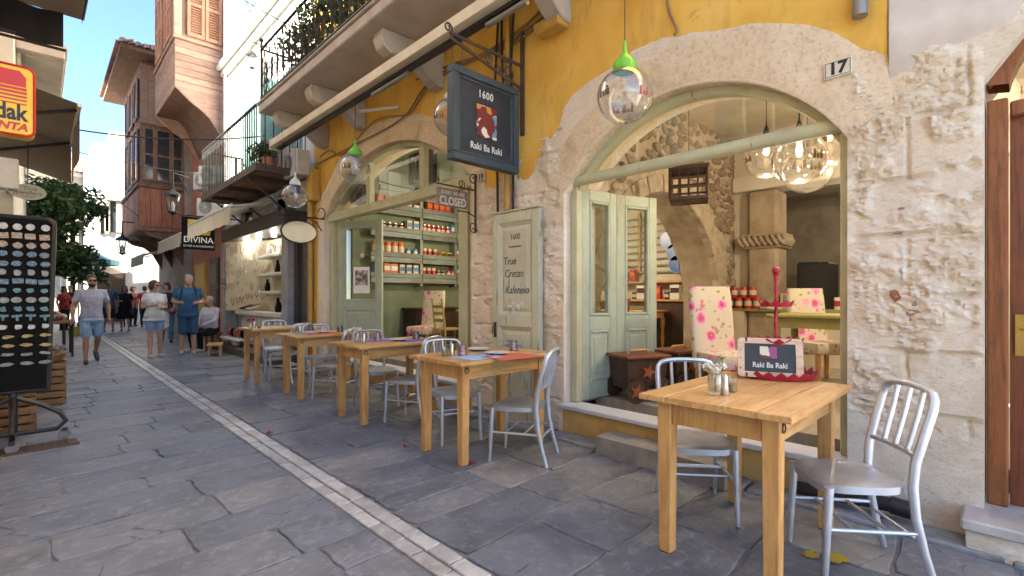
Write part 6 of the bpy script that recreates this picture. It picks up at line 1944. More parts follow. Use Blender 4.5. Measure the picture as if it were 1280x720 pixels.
for (a, b) in ((gx + 0.1, 2.62), (2.66, 3.05), (3.09, 3.37)):
    m = MB(); m.box(a, b, gy0 - 0.015, gy0 + 0.02, 5.0, 6.6); w = m.build('window', 'glass_dark', up)
    m = MB()
    for (c, d, e, f) in ((a - .02, a + .04, 4.95, 6.65), (b - .04, b + .02, 4.95, 6.65), (a + .04, b - .04, 4.95, 5.02), (a + .04, b - .04, 6.58, 6.65), (a + .04, b - .04, 5.75, 5.81)):
        m.box(c, d, gy0 - 0.045, gy0 - 0.017, e, f)
    m.build('frame', 'old_brown', w)
for (a, b) in ((19.4, 20.1), (20.5, 21.2), (21.6, 22.3)):
    for (z0, z1) in ((5.0, 6.6), (7.0, 8.2)):
        m = MB(); m.box(gx - 0.02, gx + 0.02, a, b, z0, z1); w = m.build('window', 'glass_dark', up)
        m = MB()
        for (c, d, e, f) in ((a - .05, a + .03, z0 - .05, z1 + .05), (b - .03, b + .05, z0 - .05, z1 + .05), (a + .03, b - .03, z0 - .05, z0 + .03), (a + .03, b - .03, z1 - .03, z1 + .05)):
            m.box(gx - 0.05, gx - 0.022, c, d, e, f)
        m.build('frame', 'weathered_board', w)
x = gx + 0.02
while x < 3.38:
    m = MB(); m.box(x, min(x + 0.2, 3.39), gy0 - 0.012, gy0 + 0.02, 6.75, 8.6); m.build('board', 'weathered_board', up, bevel=0.004)
    x += 0.208
# brackets below and tiled roof
for y in (gy0 + 0.1, gy0 + 1.9, gy1 - 0.15):
    P = [(gx + 0.05, 3.38), (gx + 0.25, 3.2), (gx + 0.6, 3.12), (gx + 0.85, 2.9), (3.395, 2.3), (3.395, 3.38)]
    m = MB(); m.prism(P, lambda a, b, h: (a, h, b), y - 0.06, y + 0.06); m.build('bracket', 'old_brown', gh, fix=True)
m = MB()
m.add([(1.72, 18.5, 8.72), (9, 18.5, 8.72), (9, 24.2, 8.72), (1.72, 24.2, 8.72), (1.72, 18.5, 8.86), (1.72, 24.2, 8.86), (4.6, 19.8, 10.0), (4.6, 23, 10.0), (9, 18.5, 8.86), (9, 24.2, 8.86), (9, 19.8, 10), (9, 23, 10)],
      [(0, 1, 2, 3), (0, 4, 8, 1), (3, 5, 4, 0), (4, 6, 10, 8), (4, 5, 7, 6), (5, 9, 11, 7), (6, 7, 11, 10)])
rf = m.build('roof', 'old_brown', gh)
TM = MB()
TM.grid(lambda u, t: (0.09 * math.cos(math.pi * u), -0.22 + 0.44 * t, 0.07 * math.sin(math.pi * u)), 6, 1)
tme = TM.build('tile', mat('clay_tile', (0.5, 0.3, 0.2), (0.36, 0.2, 0.13), 0.8, rnd=0.25), None, smooth=True)
tmesh = tme.data; bpy.data.objects.remove(tme)
for i in range(30):            # ends of the clay tiles along the two eaves
    o = bpy.data.objects.new('roof_tile', tmesh); link(o, rf, (1.72 + 0.12, 18.6 + i * 0.19, 8.93), (R(0), R(0), R(90)))
    o.rotation_euler = (0, R(-22), 0); o.rotation_euler = (R(22), 0, R(-90))
for i in range(15):
    o = bpy.data.objects.new('roof_tile', tmesh); link(o, rf, (1.8 + i * 0.19, 18.62, 8.94), (R(35), 0, 0))

# ---- white sunlit house and the house closing the street
fw = thing('sunlit_house', 'bright sunlit white house with tall pale shuttered windows down the street', 'house', (3, 31, 0), inplace=True)
m = MB(); m.box(1.75, 9, 29.5, 36, 0, 8.4); m.build('wall', 'white_wall', fw)
m = MB(); m.box(2.4, 9, 30, 35, 8.4, 9.2); m.build('parapet', 'white_wall', fw)
mat('pale_shutter', (0.6, 0.56, 0.42), (0.5, 0.45, 0.32), 0.7)
for (px0, px1, y0, y1) in ((126, 131, 258, 292), (138, 145, 252, 290)):
    p0, p1 = atY(px0, y1, 29.48), atY(px1, y0, 29.48)
    m = MB(); m.box(p0.x, p1.x, 29.46, 29.52, p0.z, p1.z); w = m.build('window', 'glass_dark', fw)
    ww = p1.x - p0.x
    for (a, b) in ((p0.x - ww, p0.x - 0.01), (p1.x + 0.01, p1.x + ww)):
        mm = MB(); mm.box(a, b, 29.42, 29.47, p0.z, p1.z); mm.build('shutter', 'pale_shutter', w, bevel=0.01)
    mm = MB(); mm.box(p0.x - ww, p1.x + ww, 29.35, 29.5, p1.z + 0.03, p1.z + 0.15); mm.build('hood', 'pale_shutter', w)
m = MB(); m.box(1.9, 2.9, 29.4, 29.5, 0.1, 2.6); m.build('door', 'dark_brown', fw)
eh = thing('end_house', 'beige house with tall shuttered windows and a tiled roof closing the street', 'house', (0, 37, 0), inplace=True)
m = MB(); m.box(-9, 6, 37, 44, 0, 8.0); m.build('wall', mat('beige_wall', (0.5, 0.44, 0.35), (0.42, 0.36, 0.28), 0.85), eh)
m = MB(); m.box(-9.3, 6.3, 36.6, 44.3, 8.0, 8.2); m.build('cornice', 'white_plaster', eh)
m = MB(); m.add([(-9.3, 36.5, 8.2), (6.3, 36.5, 8.2), (6.3, 44, 8.2), (-9.3, 44, 8.2), (-9.3, 40, 10), (6.3, 40, 10)], [(0, 1, 5, 4), (2, 3, 4, 5), (0, 4, 3), (1, 2, 5), (0, 3, 2, 1)]); er = m.build('roof', 'clay_tile', eh)
for i in range(40):
    o = bpy.data.objects.new('roof_tile', tmesh); link(o, er, (-1.2 + i * 0.19, 36.55, 8.28), (R(25), 0, 0))
for x in (-3.2, -1.4, 0.35, 1.6):
    for (z0, z1) in ((1.2, 3.0), (4.3, 6.6)):
        m = MB(); m.box(x, x + 0.7, 36.96, 37.02, z0, z1); w = m.build('window', 'glass_dark', eh)
        for (a, b) in ((x - 0.4, x - 0.02), (x + 0.72, x + 1.1)):
            mm = MB(); mm.box(a, b, 36.9, 36.97, z0, z1); mm.build('shutter', 'pale_shutter', w, bevel=0.01)
# cafe canopy below, teal parasol
t = thing('street_canopy', 'cream cloth canopy sheltering a shop at the end of the street', 'canopy', (1.6, 28, 2.3), inplace=True)
p0, p1 = atY(74, 352, 27), atY(156, 333, 27)
m = MB(); m.grid(lambda u, w: (p0.x - 0.8 + (p1.x - p0.x + 0.8) * u, 26 + 3.0 * w, 2.15 + 0.35 * u + 0.75 * w - 0.06 * math.sin(math.pi * w)), 10, 6)
m.grid(lambda u, w: (p0.x - 0.8 + (p1.x - p0.x + 0.8) * u, 25.99, 2.15 + 0.35 * u - 0.22 * w), 24, 2)
m.build('cloth', 'awning_cloth', t, smooth=True)
for x in (p0.x - 0.6, p1.x - 0.1):
    m = MB(); m.cyl((x, 26.1, 0), (x, 26.1, 2.3), 0.03, n=8); m.build('pole', 'dark_metal', t)
mat('teal_cloth', (0.16, 0.42, 0.47), (0.12, 0.34, 0.4), 0.8)
def parasol(loc, r, h, mname, lab):
    t = thing('parasol', lab, 'parasol', loc)
    m = MB()
    n = 8
    vs = [(0, 0, h)] + [(r * math.cos(i * 2 * math.pi / n), r * math.sin(i * 2 * math.pi / n), h - 0.55) for i in range(n)] + [(r * 1.0 * math.cos(i * 2 * math.pi / n), r * math.sin(i * 2 * math.pi / n), h - 0.75) for i in range(n)]
    fs = [(0, 1 + i, 1 + (i + 1) % n) for i in range(n)] + [(1 + i, 1 + n + i, 1 + n + (i + 1) % n, 1 + (i + 1) % n) for i in range(n)]
    m.add(vs, fs); m.build('canopy', mname, t)
    m = MB(); m.cyl((0, 0, 0), (0, 0, h), 0.025, n=8); m.build('pole', 'white_metal', t)
    m = MB(); m.lathe([(0.25, 0), (0.25, 0.05), (0.06, 0.1), (0.04, 0.3), (0.0001, 0.3)], n=14); m.build('base', 'concrete', t)
    for i in range(n):
        m = MB(); m.tube([(0, 0, h - 0.05), (r * 0.97 * math.cos(i * 2 * math.pi / n), r * 0.97 * math.sin(i * 2 * math.pi / n), h - 0.57)], 0.01, 4); m.build('rib', 'white_metal', t)
    return t
q = atY(98, 325, 25)
parasol((q.x, 25, 0), 1.25, 3.25, 'teal_cloth', 'teal blue parasol open at the end of the street')
q = atY(78, 325, 29)
parasol((q.x, 30.5, 0), 1.2, 3.0, 'awning_cloth', 'cream parasol half hidden behind the teal one')
# street lantern hanging mid-air on a bracket
lp = atY(153, 306, 20.2)
street_lantern((lp.x, 20.2, lp.z), 'black street lantern hanging out below the grey timber house', (3.38, 20.4, lp.z + 0.75), 1.25)

# ---- tree on the left
def leaf_mat(name, c1, c2):
    k = NT(name, 0.55, spec=0.3)
    oi = k.n("ShaderNodeTexCoord")
    n1 = k.noise(k.coord(), 3.5, 4)
    k.color(k.rampc(n1, [(0.3, c2), (0.7, c1)]))
    k.b.inputs["Subsurface Weight"].default_value = 0.0
    return k.m
leaf_mat('tree_leaf', (0.085, 0.15, 0.045), (0.035, 0.07, 0.022))
tr = thing('street_tree', 'dark leafy tree rising behind the postcard rack', 'tree', (0.0, 20, 0), inplace=True)
m = MB()
m.tube([(0.0, 20, 0), (0.02, 20.05, 1.2), (-0.05, 20, 2.2), (0.02, 20, 3.6)], [0.13, 0.1, 0.09, 0.04], 9)
r7 = random.Random(4)
LIMB = []
for i in range(9):
    a = i * 0.7 + r7.random()
    z = 1.9 + 0.2 * i
    e = Vector((0.0 + math.cos(a) * 0.9, 20 + math.sin(a) * 1.0, z + r7.uniform(0.3, 0.9)))
    m.tube([(0, 20, z), ((0 + e.x) / 2, (20 + e.y) / 2, z + 0.3), e], [0.05, 0.035, 0.012], 6)
    LIMB.append(e)
m.build('trunk', 'old_brown', tr, smooth=True)
m = MB()
for j, e in enumerate(LIMB):
    leaf_cloud(m, e, 0.62, 700, 0.09, 40 + j, (1.1, 1.1, 0.8))
    leaf_cloud(m, (e.x * 1.25, 20 + (e.y - 20) * 1.2, e.z - 0.35), 0.45, 420, 0.085, 70 + j, (1.2, 1.2, 0.6))
leaf_cloud(m, (0.0, 20, 4.2), 0.8, 1200, 0.09, 90, (1.2, 1.2, 0.8))
leaf_cloud(m, (0.55, 19.8, 2.6), 0.65, 900, 0.09, 91, (1.2, 1, 0.6))
leaf_cloud(m, (0.3, 19.6, 3.4), 0.7, 900, 0.09, 92, (1.3, 1, 0.6))
stuff(m.build('crown', 'tree_leaf', tr))

# wires across the street
def wire(p, q, sag, r, lab):
    p, q = Vector(p), Vector(q)
    m = MB(); m.tube([p.lerp(q, i / 16) - Vector((0, 0, sag * 4 * (i / 16) * (1 - i / 16))) for i in range(17)], r, 5)
    tag(m.build('overhead_wire', 'black_plastic', smooth=True), lab, 'wire')
a = atY(96, 168, 12); b = atX(345, 165, 3.4)
wire((-0.24, 12, a.z + 0.1), (3.4, 10.6, b.z), 0.2, 0.014, 'thick black wire sagging across the street to the iron balcony')
a = atY(96, 183, 13)
wire((-0.24, 13, a.z), (3.6, 14.6, a.z + 0.2), 0.12, 0.009, 'thin wire crossing the street below the thick one')
a = atY(100, 172, 15)
wire((-0.24, 15, a.z + 0.3), (2.3, 19.2, a.z - 1.2), 0.1, 0.009, 'thin slanting wire crossing the street to the grey timber house')
a = atY(110, 252, 22)
wire((-0.24, 21, a.z + 0.3), (2.3, 22.5, a.z), 0.1, 0.01, 'low wire crossing in front of the sunlit white house')
p = atX(297, -5, 3.3); q_ = atX(342, 32, 3.3)
wire((2.0, 13.2, 9.0), (3.35, 9.1, 6.15), 0.05, 0.012, 'dark cable running down to the concrete balcony')
# ================================================================ left side of the street
mat('cream_wall', (0.74, 0.7, 0.6), (0.64, 0.59, 0.49), 0.85, scale=2.5, bump=0.2, bscale=18)
mat('ochre_wall', (0.76, 0.66, 0.5), (0.66, 0.56, 0.4), 0.85, scale=2.5, bump=0.2, bscale=18)
painted_wood('blue_shutter', (0.18, 0.3, 0.36), (0.25, 0.22, 0.18), 0.75)
def left_house(x, y0, y1, h, mname, lab, wins, shut):
    t = thing('opposite_house', lab, 'house', (x - 2, (y0 + y1) / 2, 0), inplace=True)
    m = MB(); m.box(x - 5, x, y0, y1, 0, h); m.build('wall', mname, t)
    m = MB(); m.box(x - 5.1, x + 0.12, y0, y1, h, h + 0.18); m.build('cornice', 'white_plaster', t)
    for (a, z) in wins:
        m = MB(); m.box(x - 0.02, x + 0.012, a, a + 0.9, z, z + 1.7); w = m.build('window', 'glass_dark', t)
        mm = MB()
        for (c, d, e, f) in ((a - .06, a, z - .06, z + 1.76), (a + .9, a + .96, z - .06, z + 1.76), (a, a + .9, z + 1.7, z + 1.76), (a, a + .9, z - .06, z), (a + .43, a + .47, z, z + 1.7)):
            mm.box(x - 0.01, x + 0.04, c, d, e, f)
        mm.build('frame', 'white_paint', w)
        for (c, d) in ((a - 0.52, a - 0.07), (a + 0.97, a + 1.42)):
            mm = MB(); mm.box(x + 0.005, x + 0.05, c, d, z, z + 1.7); mm.build('shutter', shut, w, bevel=0.01)
    m = MB(); m.box(x - 0.02, x + 0.02, y0 + 0.8, y0 + 2.2, 0.05, 2.3); m.build('shop_door', 'dark_brown', t)
    return t
left_house(-1.4, -2.3, 1.5, 7.8, 'white_wall', 'tall white house directly opposite the brown door', [(-0.4, 3.3), (-0.4, 5.7)], 'green_shutter')
t = thing('bounce_house', 'added white house behind the viewer, bouncing sun onto the cafe front', 'house', (5, -7, 0), inplace=True)  # unseen house added to catch the sun and bounce it back
m = MB(); m.box(3.55, 9, -13, -2.62, 0, 7.4); m.build('wall', 'white_wall', t)
m = MB(); m.box(3.4, 9, -13, -2.62, 7.4, 7.6); m.build('cornice', 'white_plaster', t)
for y_ in (-11.5, -8.5, -5.5):
    shuttered_window(t, 3.54, y_, y_ + 1, 3.8, 5.6, 'blue_shutter'); shuttered_window(t, 3.54, y_, y_ + 1, 0.8, 2.5, 'blue_shutter')
left_house(-1.35, 1.52, 8.6, 9.6, 'ochre_wall', 'ochre house opposite the cafe with shuttered windows', [(2.4, 4.1), (5, 4.1)], 'blue_shutter')
left_house(-0.27, 13.4, 20.9, 12.2, 'white_wall', 'tall white house beyond the cream house with the balcony', [(14.2, 4.2), (17, 4.2), (14.2, 7.4), (17, 7.4)], 'green_shutter')
lh = left_house(-0.26, 9.4, 13.39, 6.4, 'cream_wall', 'cream house with a small balcony behind the photo shop sign', [(10.9, 4.4)], 'green_shutter')
left_house(-1.2, 21.5, 30, 4.9, 'cream_wall', 'cream house beyond the tree', [(23, 2.6), (26, 2.6)], 'blue_shutter')
m = MB(); m.box(-0.26, 0.28, 10.2, 12.8, 4.95, 5.08); m.box(-0.26, 0.31, 10.16, 12.84, 5.085, 5.14); m.build('balcony_slab', 'white_plaster', lh, bevel=0.01)
for (a, b, c, d) in ((-0.15, 0.18, 10.4, 10.43), (-0.15, 0.18, 12.5, 12.53)):
    m = MB(); m.box(a, b, c, d, 4.93, 4.948); m.build('slab_moulding', 'white_plaster', lh)
for i in range(12):
    y = 10.22 + 2.56 * i / 11
    m = MB(); m.cyl((0.25, y, 5.14), (0.25, y, 6.1), 0.012, n=5); m.build('balcony_bar', 'dark_metal', lh)
for x in (-0.1, 0.08):
    m = MB(); m.cyl((x, 10.22, 5.14), (x, 10.22, 6.1), 0.012, n=5); m.build('balcony_bar', 'dark_metal', lh)
m = MB(); m.beam((0.25, 10.2, 6.1), (0.25, 12.8, 6.1), 0.04, 0.025); m.build('balcony_rail', 'dark_metal', lh)
m = MB(); m.beam((-0.24, 10.22, 6.1), (0.25, 10.22, 6.1), 0.04, 0.025); m.build('balcony_rail', 'dark_metal', lh)
# awning with a dark underside at the upper left
mat('black_cloth', (0.012, 0.011, 0.011), (0.018, 0.016, 0.015), 0.9)
mat('tan_cloth', (0.34, 0.29, 0.22), (0.27, 0.22, 0.17), 0.9, scale=3)
t = thing('scalloped_awning', 'tan awning with a scalloped edge and black lining over the left shop', 'awning', (-0.6, 4.8, 3.3), inplace=True)
def sc_edge(u):
    return 0.06 * math.sin(u * 17) + 0.05 * math.sin(u * 7 + 1)
m = MB()
m.grid(lambda u, w: (-1.34 + 1.62 * u, 4.0 + 0.03 * w, 3.6 - (0.42 + sc_edge(u)) * w + 0.0 * u), 40, 3); m.build('valance', 'tan_cloth', t, smooth=True)
m = MB(); m.grid(lambda u, w: (-1.34 + 1.62 * u, 4.0 + 1.7 * w, 3.6 + 0.12 * w), 6, 6); m.build('cloth', 'tan_cloth', t)
m = MB(); m.grid(lambda u, w: (-1.34 + 1.48 * u, 5.62 + 0.02 * math.sin(u * 30), 3.4 + 0.29 * w), 30, 2); m.build('lining', 'black_cloth', t, smooth=True)
m = MB(); m.grid(lambda u, w: (0.26, 4.02 + 1.6 * u, 3.58 + 0.12 * u - 0.06 * w), 12, 2); m.build('side_flap', 'black_cloth', t)
m = MB(); m.cyl((-1.34, 5.66, 3.4), (0.16, 5.66, 3.4), 0.012, n=6); m.build('rail', 'dark_metal', t)
# photo shop sign
ks = thing('photo_sign', 'yellow lightbox sign with red stripes over the left shop', 'sign', (-0.4, 4.5, 2.3), inplace=True)
mat('film_yellow', (0.72, 0.47, 0.01), (0.66, 0.42, 0.01), 0.35); mat('film_red', (0.5, 0.02, 0.015), (0.44, 0.02, 0.012), 0.35); mat('film_black', (0.01, 0.01, 0.01), None, 0.4)
P = []
X0, X1, Z0, Z1, rc = -0.56, -0.026, 2.345, 2.79, 0.04
for (cx_, cz_, a0_) in ((X1 - rc, Z0 + rc, -90), (X1 - rc, Z1 - rc, 0), (X0 + rc, Z1 - rc, 90), (X0 + rc, Z0 + rc, 180)):
    P += arcpts((cx_, cz_), rc, a0_, a0_ + 90, 5)
m = MB(); m.prism(P, lambda a, b, h: (a, 4.5 + h, b), 0, 0.14); m.build('box', 'film_yellow', ks, fix=True)
m = MB(); m.tube([(a, 4.5, b) for a, b in P], 0.008, 6, closed=True); m.build('rim', 'film_red', ks)
m = MB(); m.prism([(-0.52, 2.66), (-0.065, 2.66), (-0.065, 2.72), (-0.095, 2.76), (-0.52, 2.76)], lambda a, b, h: (a, 4.5 - h, b), 0.0, 0.004); m.build('red_field', 'film_red', ks, fix=True)
for i, (w_, g_) in enumerate(((0.017, 0), (0.015, 0), (0.012, 0), (0.01, 0), (0.008, 0))):
    z = 2.635 - i * 0.023
    m = MB(); m.box(-0.52, -0.062, 4.497, 4.5 - 0.0005, z, z + w_); m.build('stripe', 'film_red', ks)
text('Kodak', 0.145, 'film_black', ks, (-0.062, 4.498, 2.485), FACE_BK, align='RIGHT', bold=0.004, sx=0.7)
text("-", 0.07, 'film_red', ks, (-0.06, 4.498, 2.395), FACE_BK, align='RIGHT', bold=0.0025, shear=0.25) if False else text("VTONTA", 0.066, 'film_red', ks, (-0.06, 4.498, 2.395), FACE_BK, align='RIGHT', bold=0.0025, shear=0.25)
m = MB(); m.beam((-1.3, 4.57, 2.7), (X0, 4.57, 2.7), 0.03, 0.03); m.beam((-1.3, 4.57, 2.45), (X0, 4.57, 2.45), 0.03, 0.03); m.build('bracket', 'dark_metal', ks)
m = MB(); m.tube([(-1.33, 4.75, 3.1), (-0.12, 4.75, 3.1)], 0.01, 6); m.tube([(-0.3 + 0.06 * math.cos(i * 0.6), 4.75, 3.16 + 0.06 * math.sin(i * 0.6)) for i in range(9)], 0.01, 6)
tag(m.build('scroll_bracket', 'dark_metal', smooth=True), 'empty scrolled iron bracket above the yellow photo sign', 'bracket')
# lower grey-beige awning
t = thing('drop_awning', 'grey beige cloth awning hanging over the postcard rack', 'awning', (-0.5, 8.5, 3.3), inplace=True)
mat('taupe_cloth', (0.32, 0.27, 0.21), (0.26, 0.215, 0.165), 0.9, scale=3)
ya, yb = 7.3, 9.35
m = MB()
m.grid(lambda u, w: (-1.3 + 1.62 * w, ya + (yb - ya) * u, 3.95 - 0.5 * w - 0.05 * math.sin(math.pi * w)), 8, 10)
m.grid(lambda u, w: (0.32 + 0.012 * math.sin(u * 9), ya + (yb - ya) * u, 3.45 - 0.55 * w), 20, 4)
m.grid(lambda u, w: (-1.3 + 1.62 * u, yb, 3.95 - 0.5 * u - (0.55 + 0.0 * u) * w), 10, 4)
m.build('cloth', 'taupe_cloth', t, smooth=True)
m = MB(); m.cyl((0.32, ya, 3.44), (0.32, yb, 3.44), 0.022, n=8); m.build('front_bar', 'white_metal', t, smooth=True)
for y in (ya + 0.2, yb - 0.2):
    m = MB(); m.tube([(-1.28, y, 3.2), (-0.4, y + 0.05, 3.2), (0.3, y, 3.43)], 0.02, 6); m.build('arm', 'dark_metal', t, smooth=True)
aircon((-0.42, 7.9, 2.5), 0, 'white air conditioner hanging above the postcard rack', 0.62)
# oval jewellery sign
t = thing('oval_sign', 'cream oval sign reading True Jewellery below the beige awning', 'sign', (-0.1, 9.2, 2.6), inplace=True)
c = atY(35, 240, 9.2)
m = MB(); m.prism([(c.x + 0.18 * math.cos(i * 0.1963), c.z + 0.105 * math.sin(i * 0.1963)) for i in range(32)], lambda a, b, h: (a, 9.2 + h, b), -0.015, 0.015); m.build('board', 'oval_cream', t, fix=True)
mat('sign_brown', (0.16, 0.1, 0.07), None, 0.6)
text('True', 0.07, 'sign_brown', t, (c.x + 0.02, 9.183, c.z + 0.045), FACE_BK); text('Jewellery', 0.075, 'sign_brown', t, (c.x, 9.183, c.z - 0.012), FACE_BK)
m = MB(); m.tube([(c.x - 0.07 + 0.14 * i / 12, 9.182, c.z - 0.065 + 0.008 * math.sin(i * 1.3)) for i in range(13)], 0.003, 4); m.build('flourish', 'sign_brown', t)
m = MB(); m.cyl((c.x, 9.2, c.z + 0.1), (c.x, 9.2, 3.35), 0.006, n=5); m.build('hanger', 'dark_metal', t)

# ---- black souvenir rack on wheels
rk = thing('souvenir_rack', 'tall black panel rack of souvenirs on a wheeled tubular base', 'rack', (-0.27, 6.05, 0), inplace=True)
RX0, RX1, RY = -0.62, 0.085, 6.02
P = []
rc = 0.05
for (cx_, cz_, a0_) in ((RX1 - rc, 0.47 + rc * 0.2, -90), (RX1 - rc, 1.98 - rc, 0), (RX0 + rc, 1.98 - rc, 90), (RX0 + rc, 0.47 + rc * 0.2, 180)):
    P += arcpts((cx_, cz_), rc if cz_ > 1 else 0.01, a0_, a0_ + 90, 5)
m = MB(); m.prism(P, lambda a, b, h: (a, RY + h, b), 0, 0.05); m.build('panel', 'bust_black', rk, fix=True)
m = MB(); m.tube([(a, RY + 0.025, b) for a, b in P], 0.028, 7, closed=True); m.build('rim', 'black_plastic', rk, smooth=True)
xc = (RX0 + RX1) / 2
m = MB(); m.cyl((xc + 0.1, RY + 0.03, 0.12), (xc + 0.1, RY + 0.03, 0.48), 0.03, n=10); m.build('post', 'black_plastic', rk, smooth=True)
for sx in (-1, 1):
    m = MB(); m.tube([(xc + 0.1, RY + 0.03, 0.42), (xc + 0.1 + sx * 0.18, RY + 0.03, 0.33), (xc + 0.1 + sx * 0.3, RY + 0.03, 0.24), (xc + 0.1 + sx * 0.34, RY + 0.03, 0.16), (xc + 0.1 + sx * 0.28, RY + 0.03, 0.1), (xc + 0.1, RY + 0.03, 0.1)], 0.02, 8); m.build('leg_hoop', 'black_plastic', rk, smooth=True)
for sy in (-1, 1):
    m = MB(); m.tube([(xc + 0.1, RY + 0.03, 0.42), (xc + 0.1, RY + 0.03 + sy * 0.2, 0.3), (xc + 0.1, RY + 0.03 + sy * 0.32, 0.16), (xc + 0.1, RY + 0.03 + sy * 0.26, 0.1), (xc + 0.1, RY + 0.03, 0.1)], 0.02, 8); m.build('leg_hoop', 'black_plastic', rk, smooth=True)
for (dx, dy) in ((0.33, 0), (-0.33, 0), (0, 0.3), (0, -0.3)):
    w = MB(); w.lathe([(0.012, -0.012), (0.042, -0.012), (0.045, 0), (0.042, 0.012), (0.012, 0.012)], (xc + 0.1 + dx, RY + 0.03 + dy, 0.045), 16, Matrix.Rotation(R(90), 3, 'X')); w.build('caster', 'pipe_grey', rk, smooth=True)
    w = MB(); w.box(xc + 0.1 + dx - 0.02, xc + 0.1 + dx + 0.02, RY + 0.01 + dy, RY + 0.05 + dy, 0.07, 0.1); w.build('caster_fork', 'black_plastic', rk)
# souvenirs on the panel
def photo_mat(name, cs, sc):
    k = NT(name, 0.3)
    v = k.coord((1, 1, 1), rand=13)
    k.color(k.rampc(k.noise(v, sc, 5, 0.7), [(0.25 + 0.5 * i / (len(cs) - 1), c) for i, c in enumerate(cs)]))
    return k.m
photo_mat('sv_blue', [(0.02, 0.04, 0.07), (0.05, 0.1, 0.16), (0.36, 0.4, 0.44)], 80)
photo_mat('sv_sand', [(0.08, 0.04, 0.02), (0.3, 0.2, 0.12), (0.55, 0.52, 0.46)], 70)
photo_mat('sv_white', [(0.08, 0.08, 0.1), (0.45, 0.45, 0.46), (0.7, 0.7, 0.7)], 80)
photo_mat('sv_teal', [(0.015, 0.06, 0.1), (0.03, 0.14, 0.19), (0.36, 0.3, 0.18)], 80)
photo_mat('sv_gold', [(0.04, 0.05, 0.02), (0.35, 0.26, 0.05), (0.4, 0.35, 0.2)], 30)
photo_mat('sv_grey', [(0.06, 0.06, 0.07), (0.2, 0.21, 0.22), (0.36, 0.36, 0.37)], 34)
ROWSV = [('disc', 'sv_white', 'round white souvenir', 0.06, 0.058), ('rect', 'sv_sand', 'sandy rectangular magnet', 0.068, 0.05), ('blob', 'sv_sand', 'brown shaped magnet', 0.07, 0.055), ('disc', 'sv_blue', 'blue oval magnet', 0.068, 0.052), ('disc', 'sv_blue', 'blue oval magnet', 0.068, 0.05), ('blob', 'sv_grey', 'grey castle shaped magnet', 0.068, 0.06), ('rect', 'sv_blue', 'blue rectangular photo magnet', 0.072, 0.045), ('blob', 'sv_teal', 'teal boat shaped magnet', 0.066, 0.05), ('disc', 'sv_grey', 'pale grey oval magnet', 0.07, 0.052), ('blob', 'sv_teal', 'blue vase shaped magnet', 0.065, 0.05), ('tee', 'sv_teal', 'teal anchor shaped magnet', 0.066, 0.055), ('blob', 'sv_white', 'pale flower shaped magnet', 0.055, 0.052), ('long', 'sv_gold', 'golden lizard shaped magnet', 0.09, 0.035), ('long', 'sv_gold', 'golden fish shaped magnet', 0.09, 0.035), ('long', 'sv_grey', 'grey fish shaped magnet', 0.095, 0.035), ('long', 'sv_grey', 'silver fish shaped magnet', 0.095, 0.035)]
SV = {}
r9 = random.Random(2)
ORD = ['top', 'second', 'third', 'fourth', 'fifth', 'sixth', 'seventh', 'eighth', 'ninth', 'tenth', 'eleventh', 'twelfth', 'thirteenth', 'fourteenth', 'fifteenth', 'lowest']
for ri, (shape, mm, nm, w, h) in enumerate(ROWSV):
    z = 1.9 - ri * 0.079
    pitch = 0.086 if shape != 'long' else 0.115
    x = RX1 - 0.055
    mb = MB()
    if shape == 'disc': P = [(w / 2 * math.cos(i * 0.524), h / 2 * math.sin(i * 0.524)) for i in range(12)]
    elif shape == 'rect': P = [(-w / 2, -h / 2), (w / 2, -h / 2), (w / 2, h / 2), (-w / 2, h / 2)]
    elif shape == 'tee': P = [(-0.008, -h / 2), (0.008, -h / 2), (0.01, h * 0.1), (w / 2, h * 0.1), (w / 2, h / 2), (-w / 2, h / 2), (-w / 2, h * 0.1), (-0.01, h * 0.1)]
    else: P = [(w / 2 * r9.uniform(0.65, 1.05) * math.cos(i * 0.571), h / 2 * r9.uniform(0.65, 1.1) * math.sin(i * 0.571)) for i in range(11)]
    mb.prism(P, lambda a, b, hh_: (a, -hh_, b), 0, 0.012)
    ob = mb.build('souvenir_magnet', mm, fix=True, bevel=0.002)
    me = ob.data; bpy.data.objects.remove(ob)
    while x > -0.42:
        o = bpy.data.objects.new('souvenir_magnet', me); link(o, None, (x + r9.uniform(-0.006, 0.006), RY - 0.001, z + r9.uniform(-0.005, 0.005)), (0, r9.uniform(-0.12, 0.12), 0))
        tag(o, '%s on the black rack, %s row' % (nm, ORD[ri] if ri in (0, 15) else ORD[ri] + ' from the top'), 'magnet', 'souvenirs on the black rack')
        x -= pitch
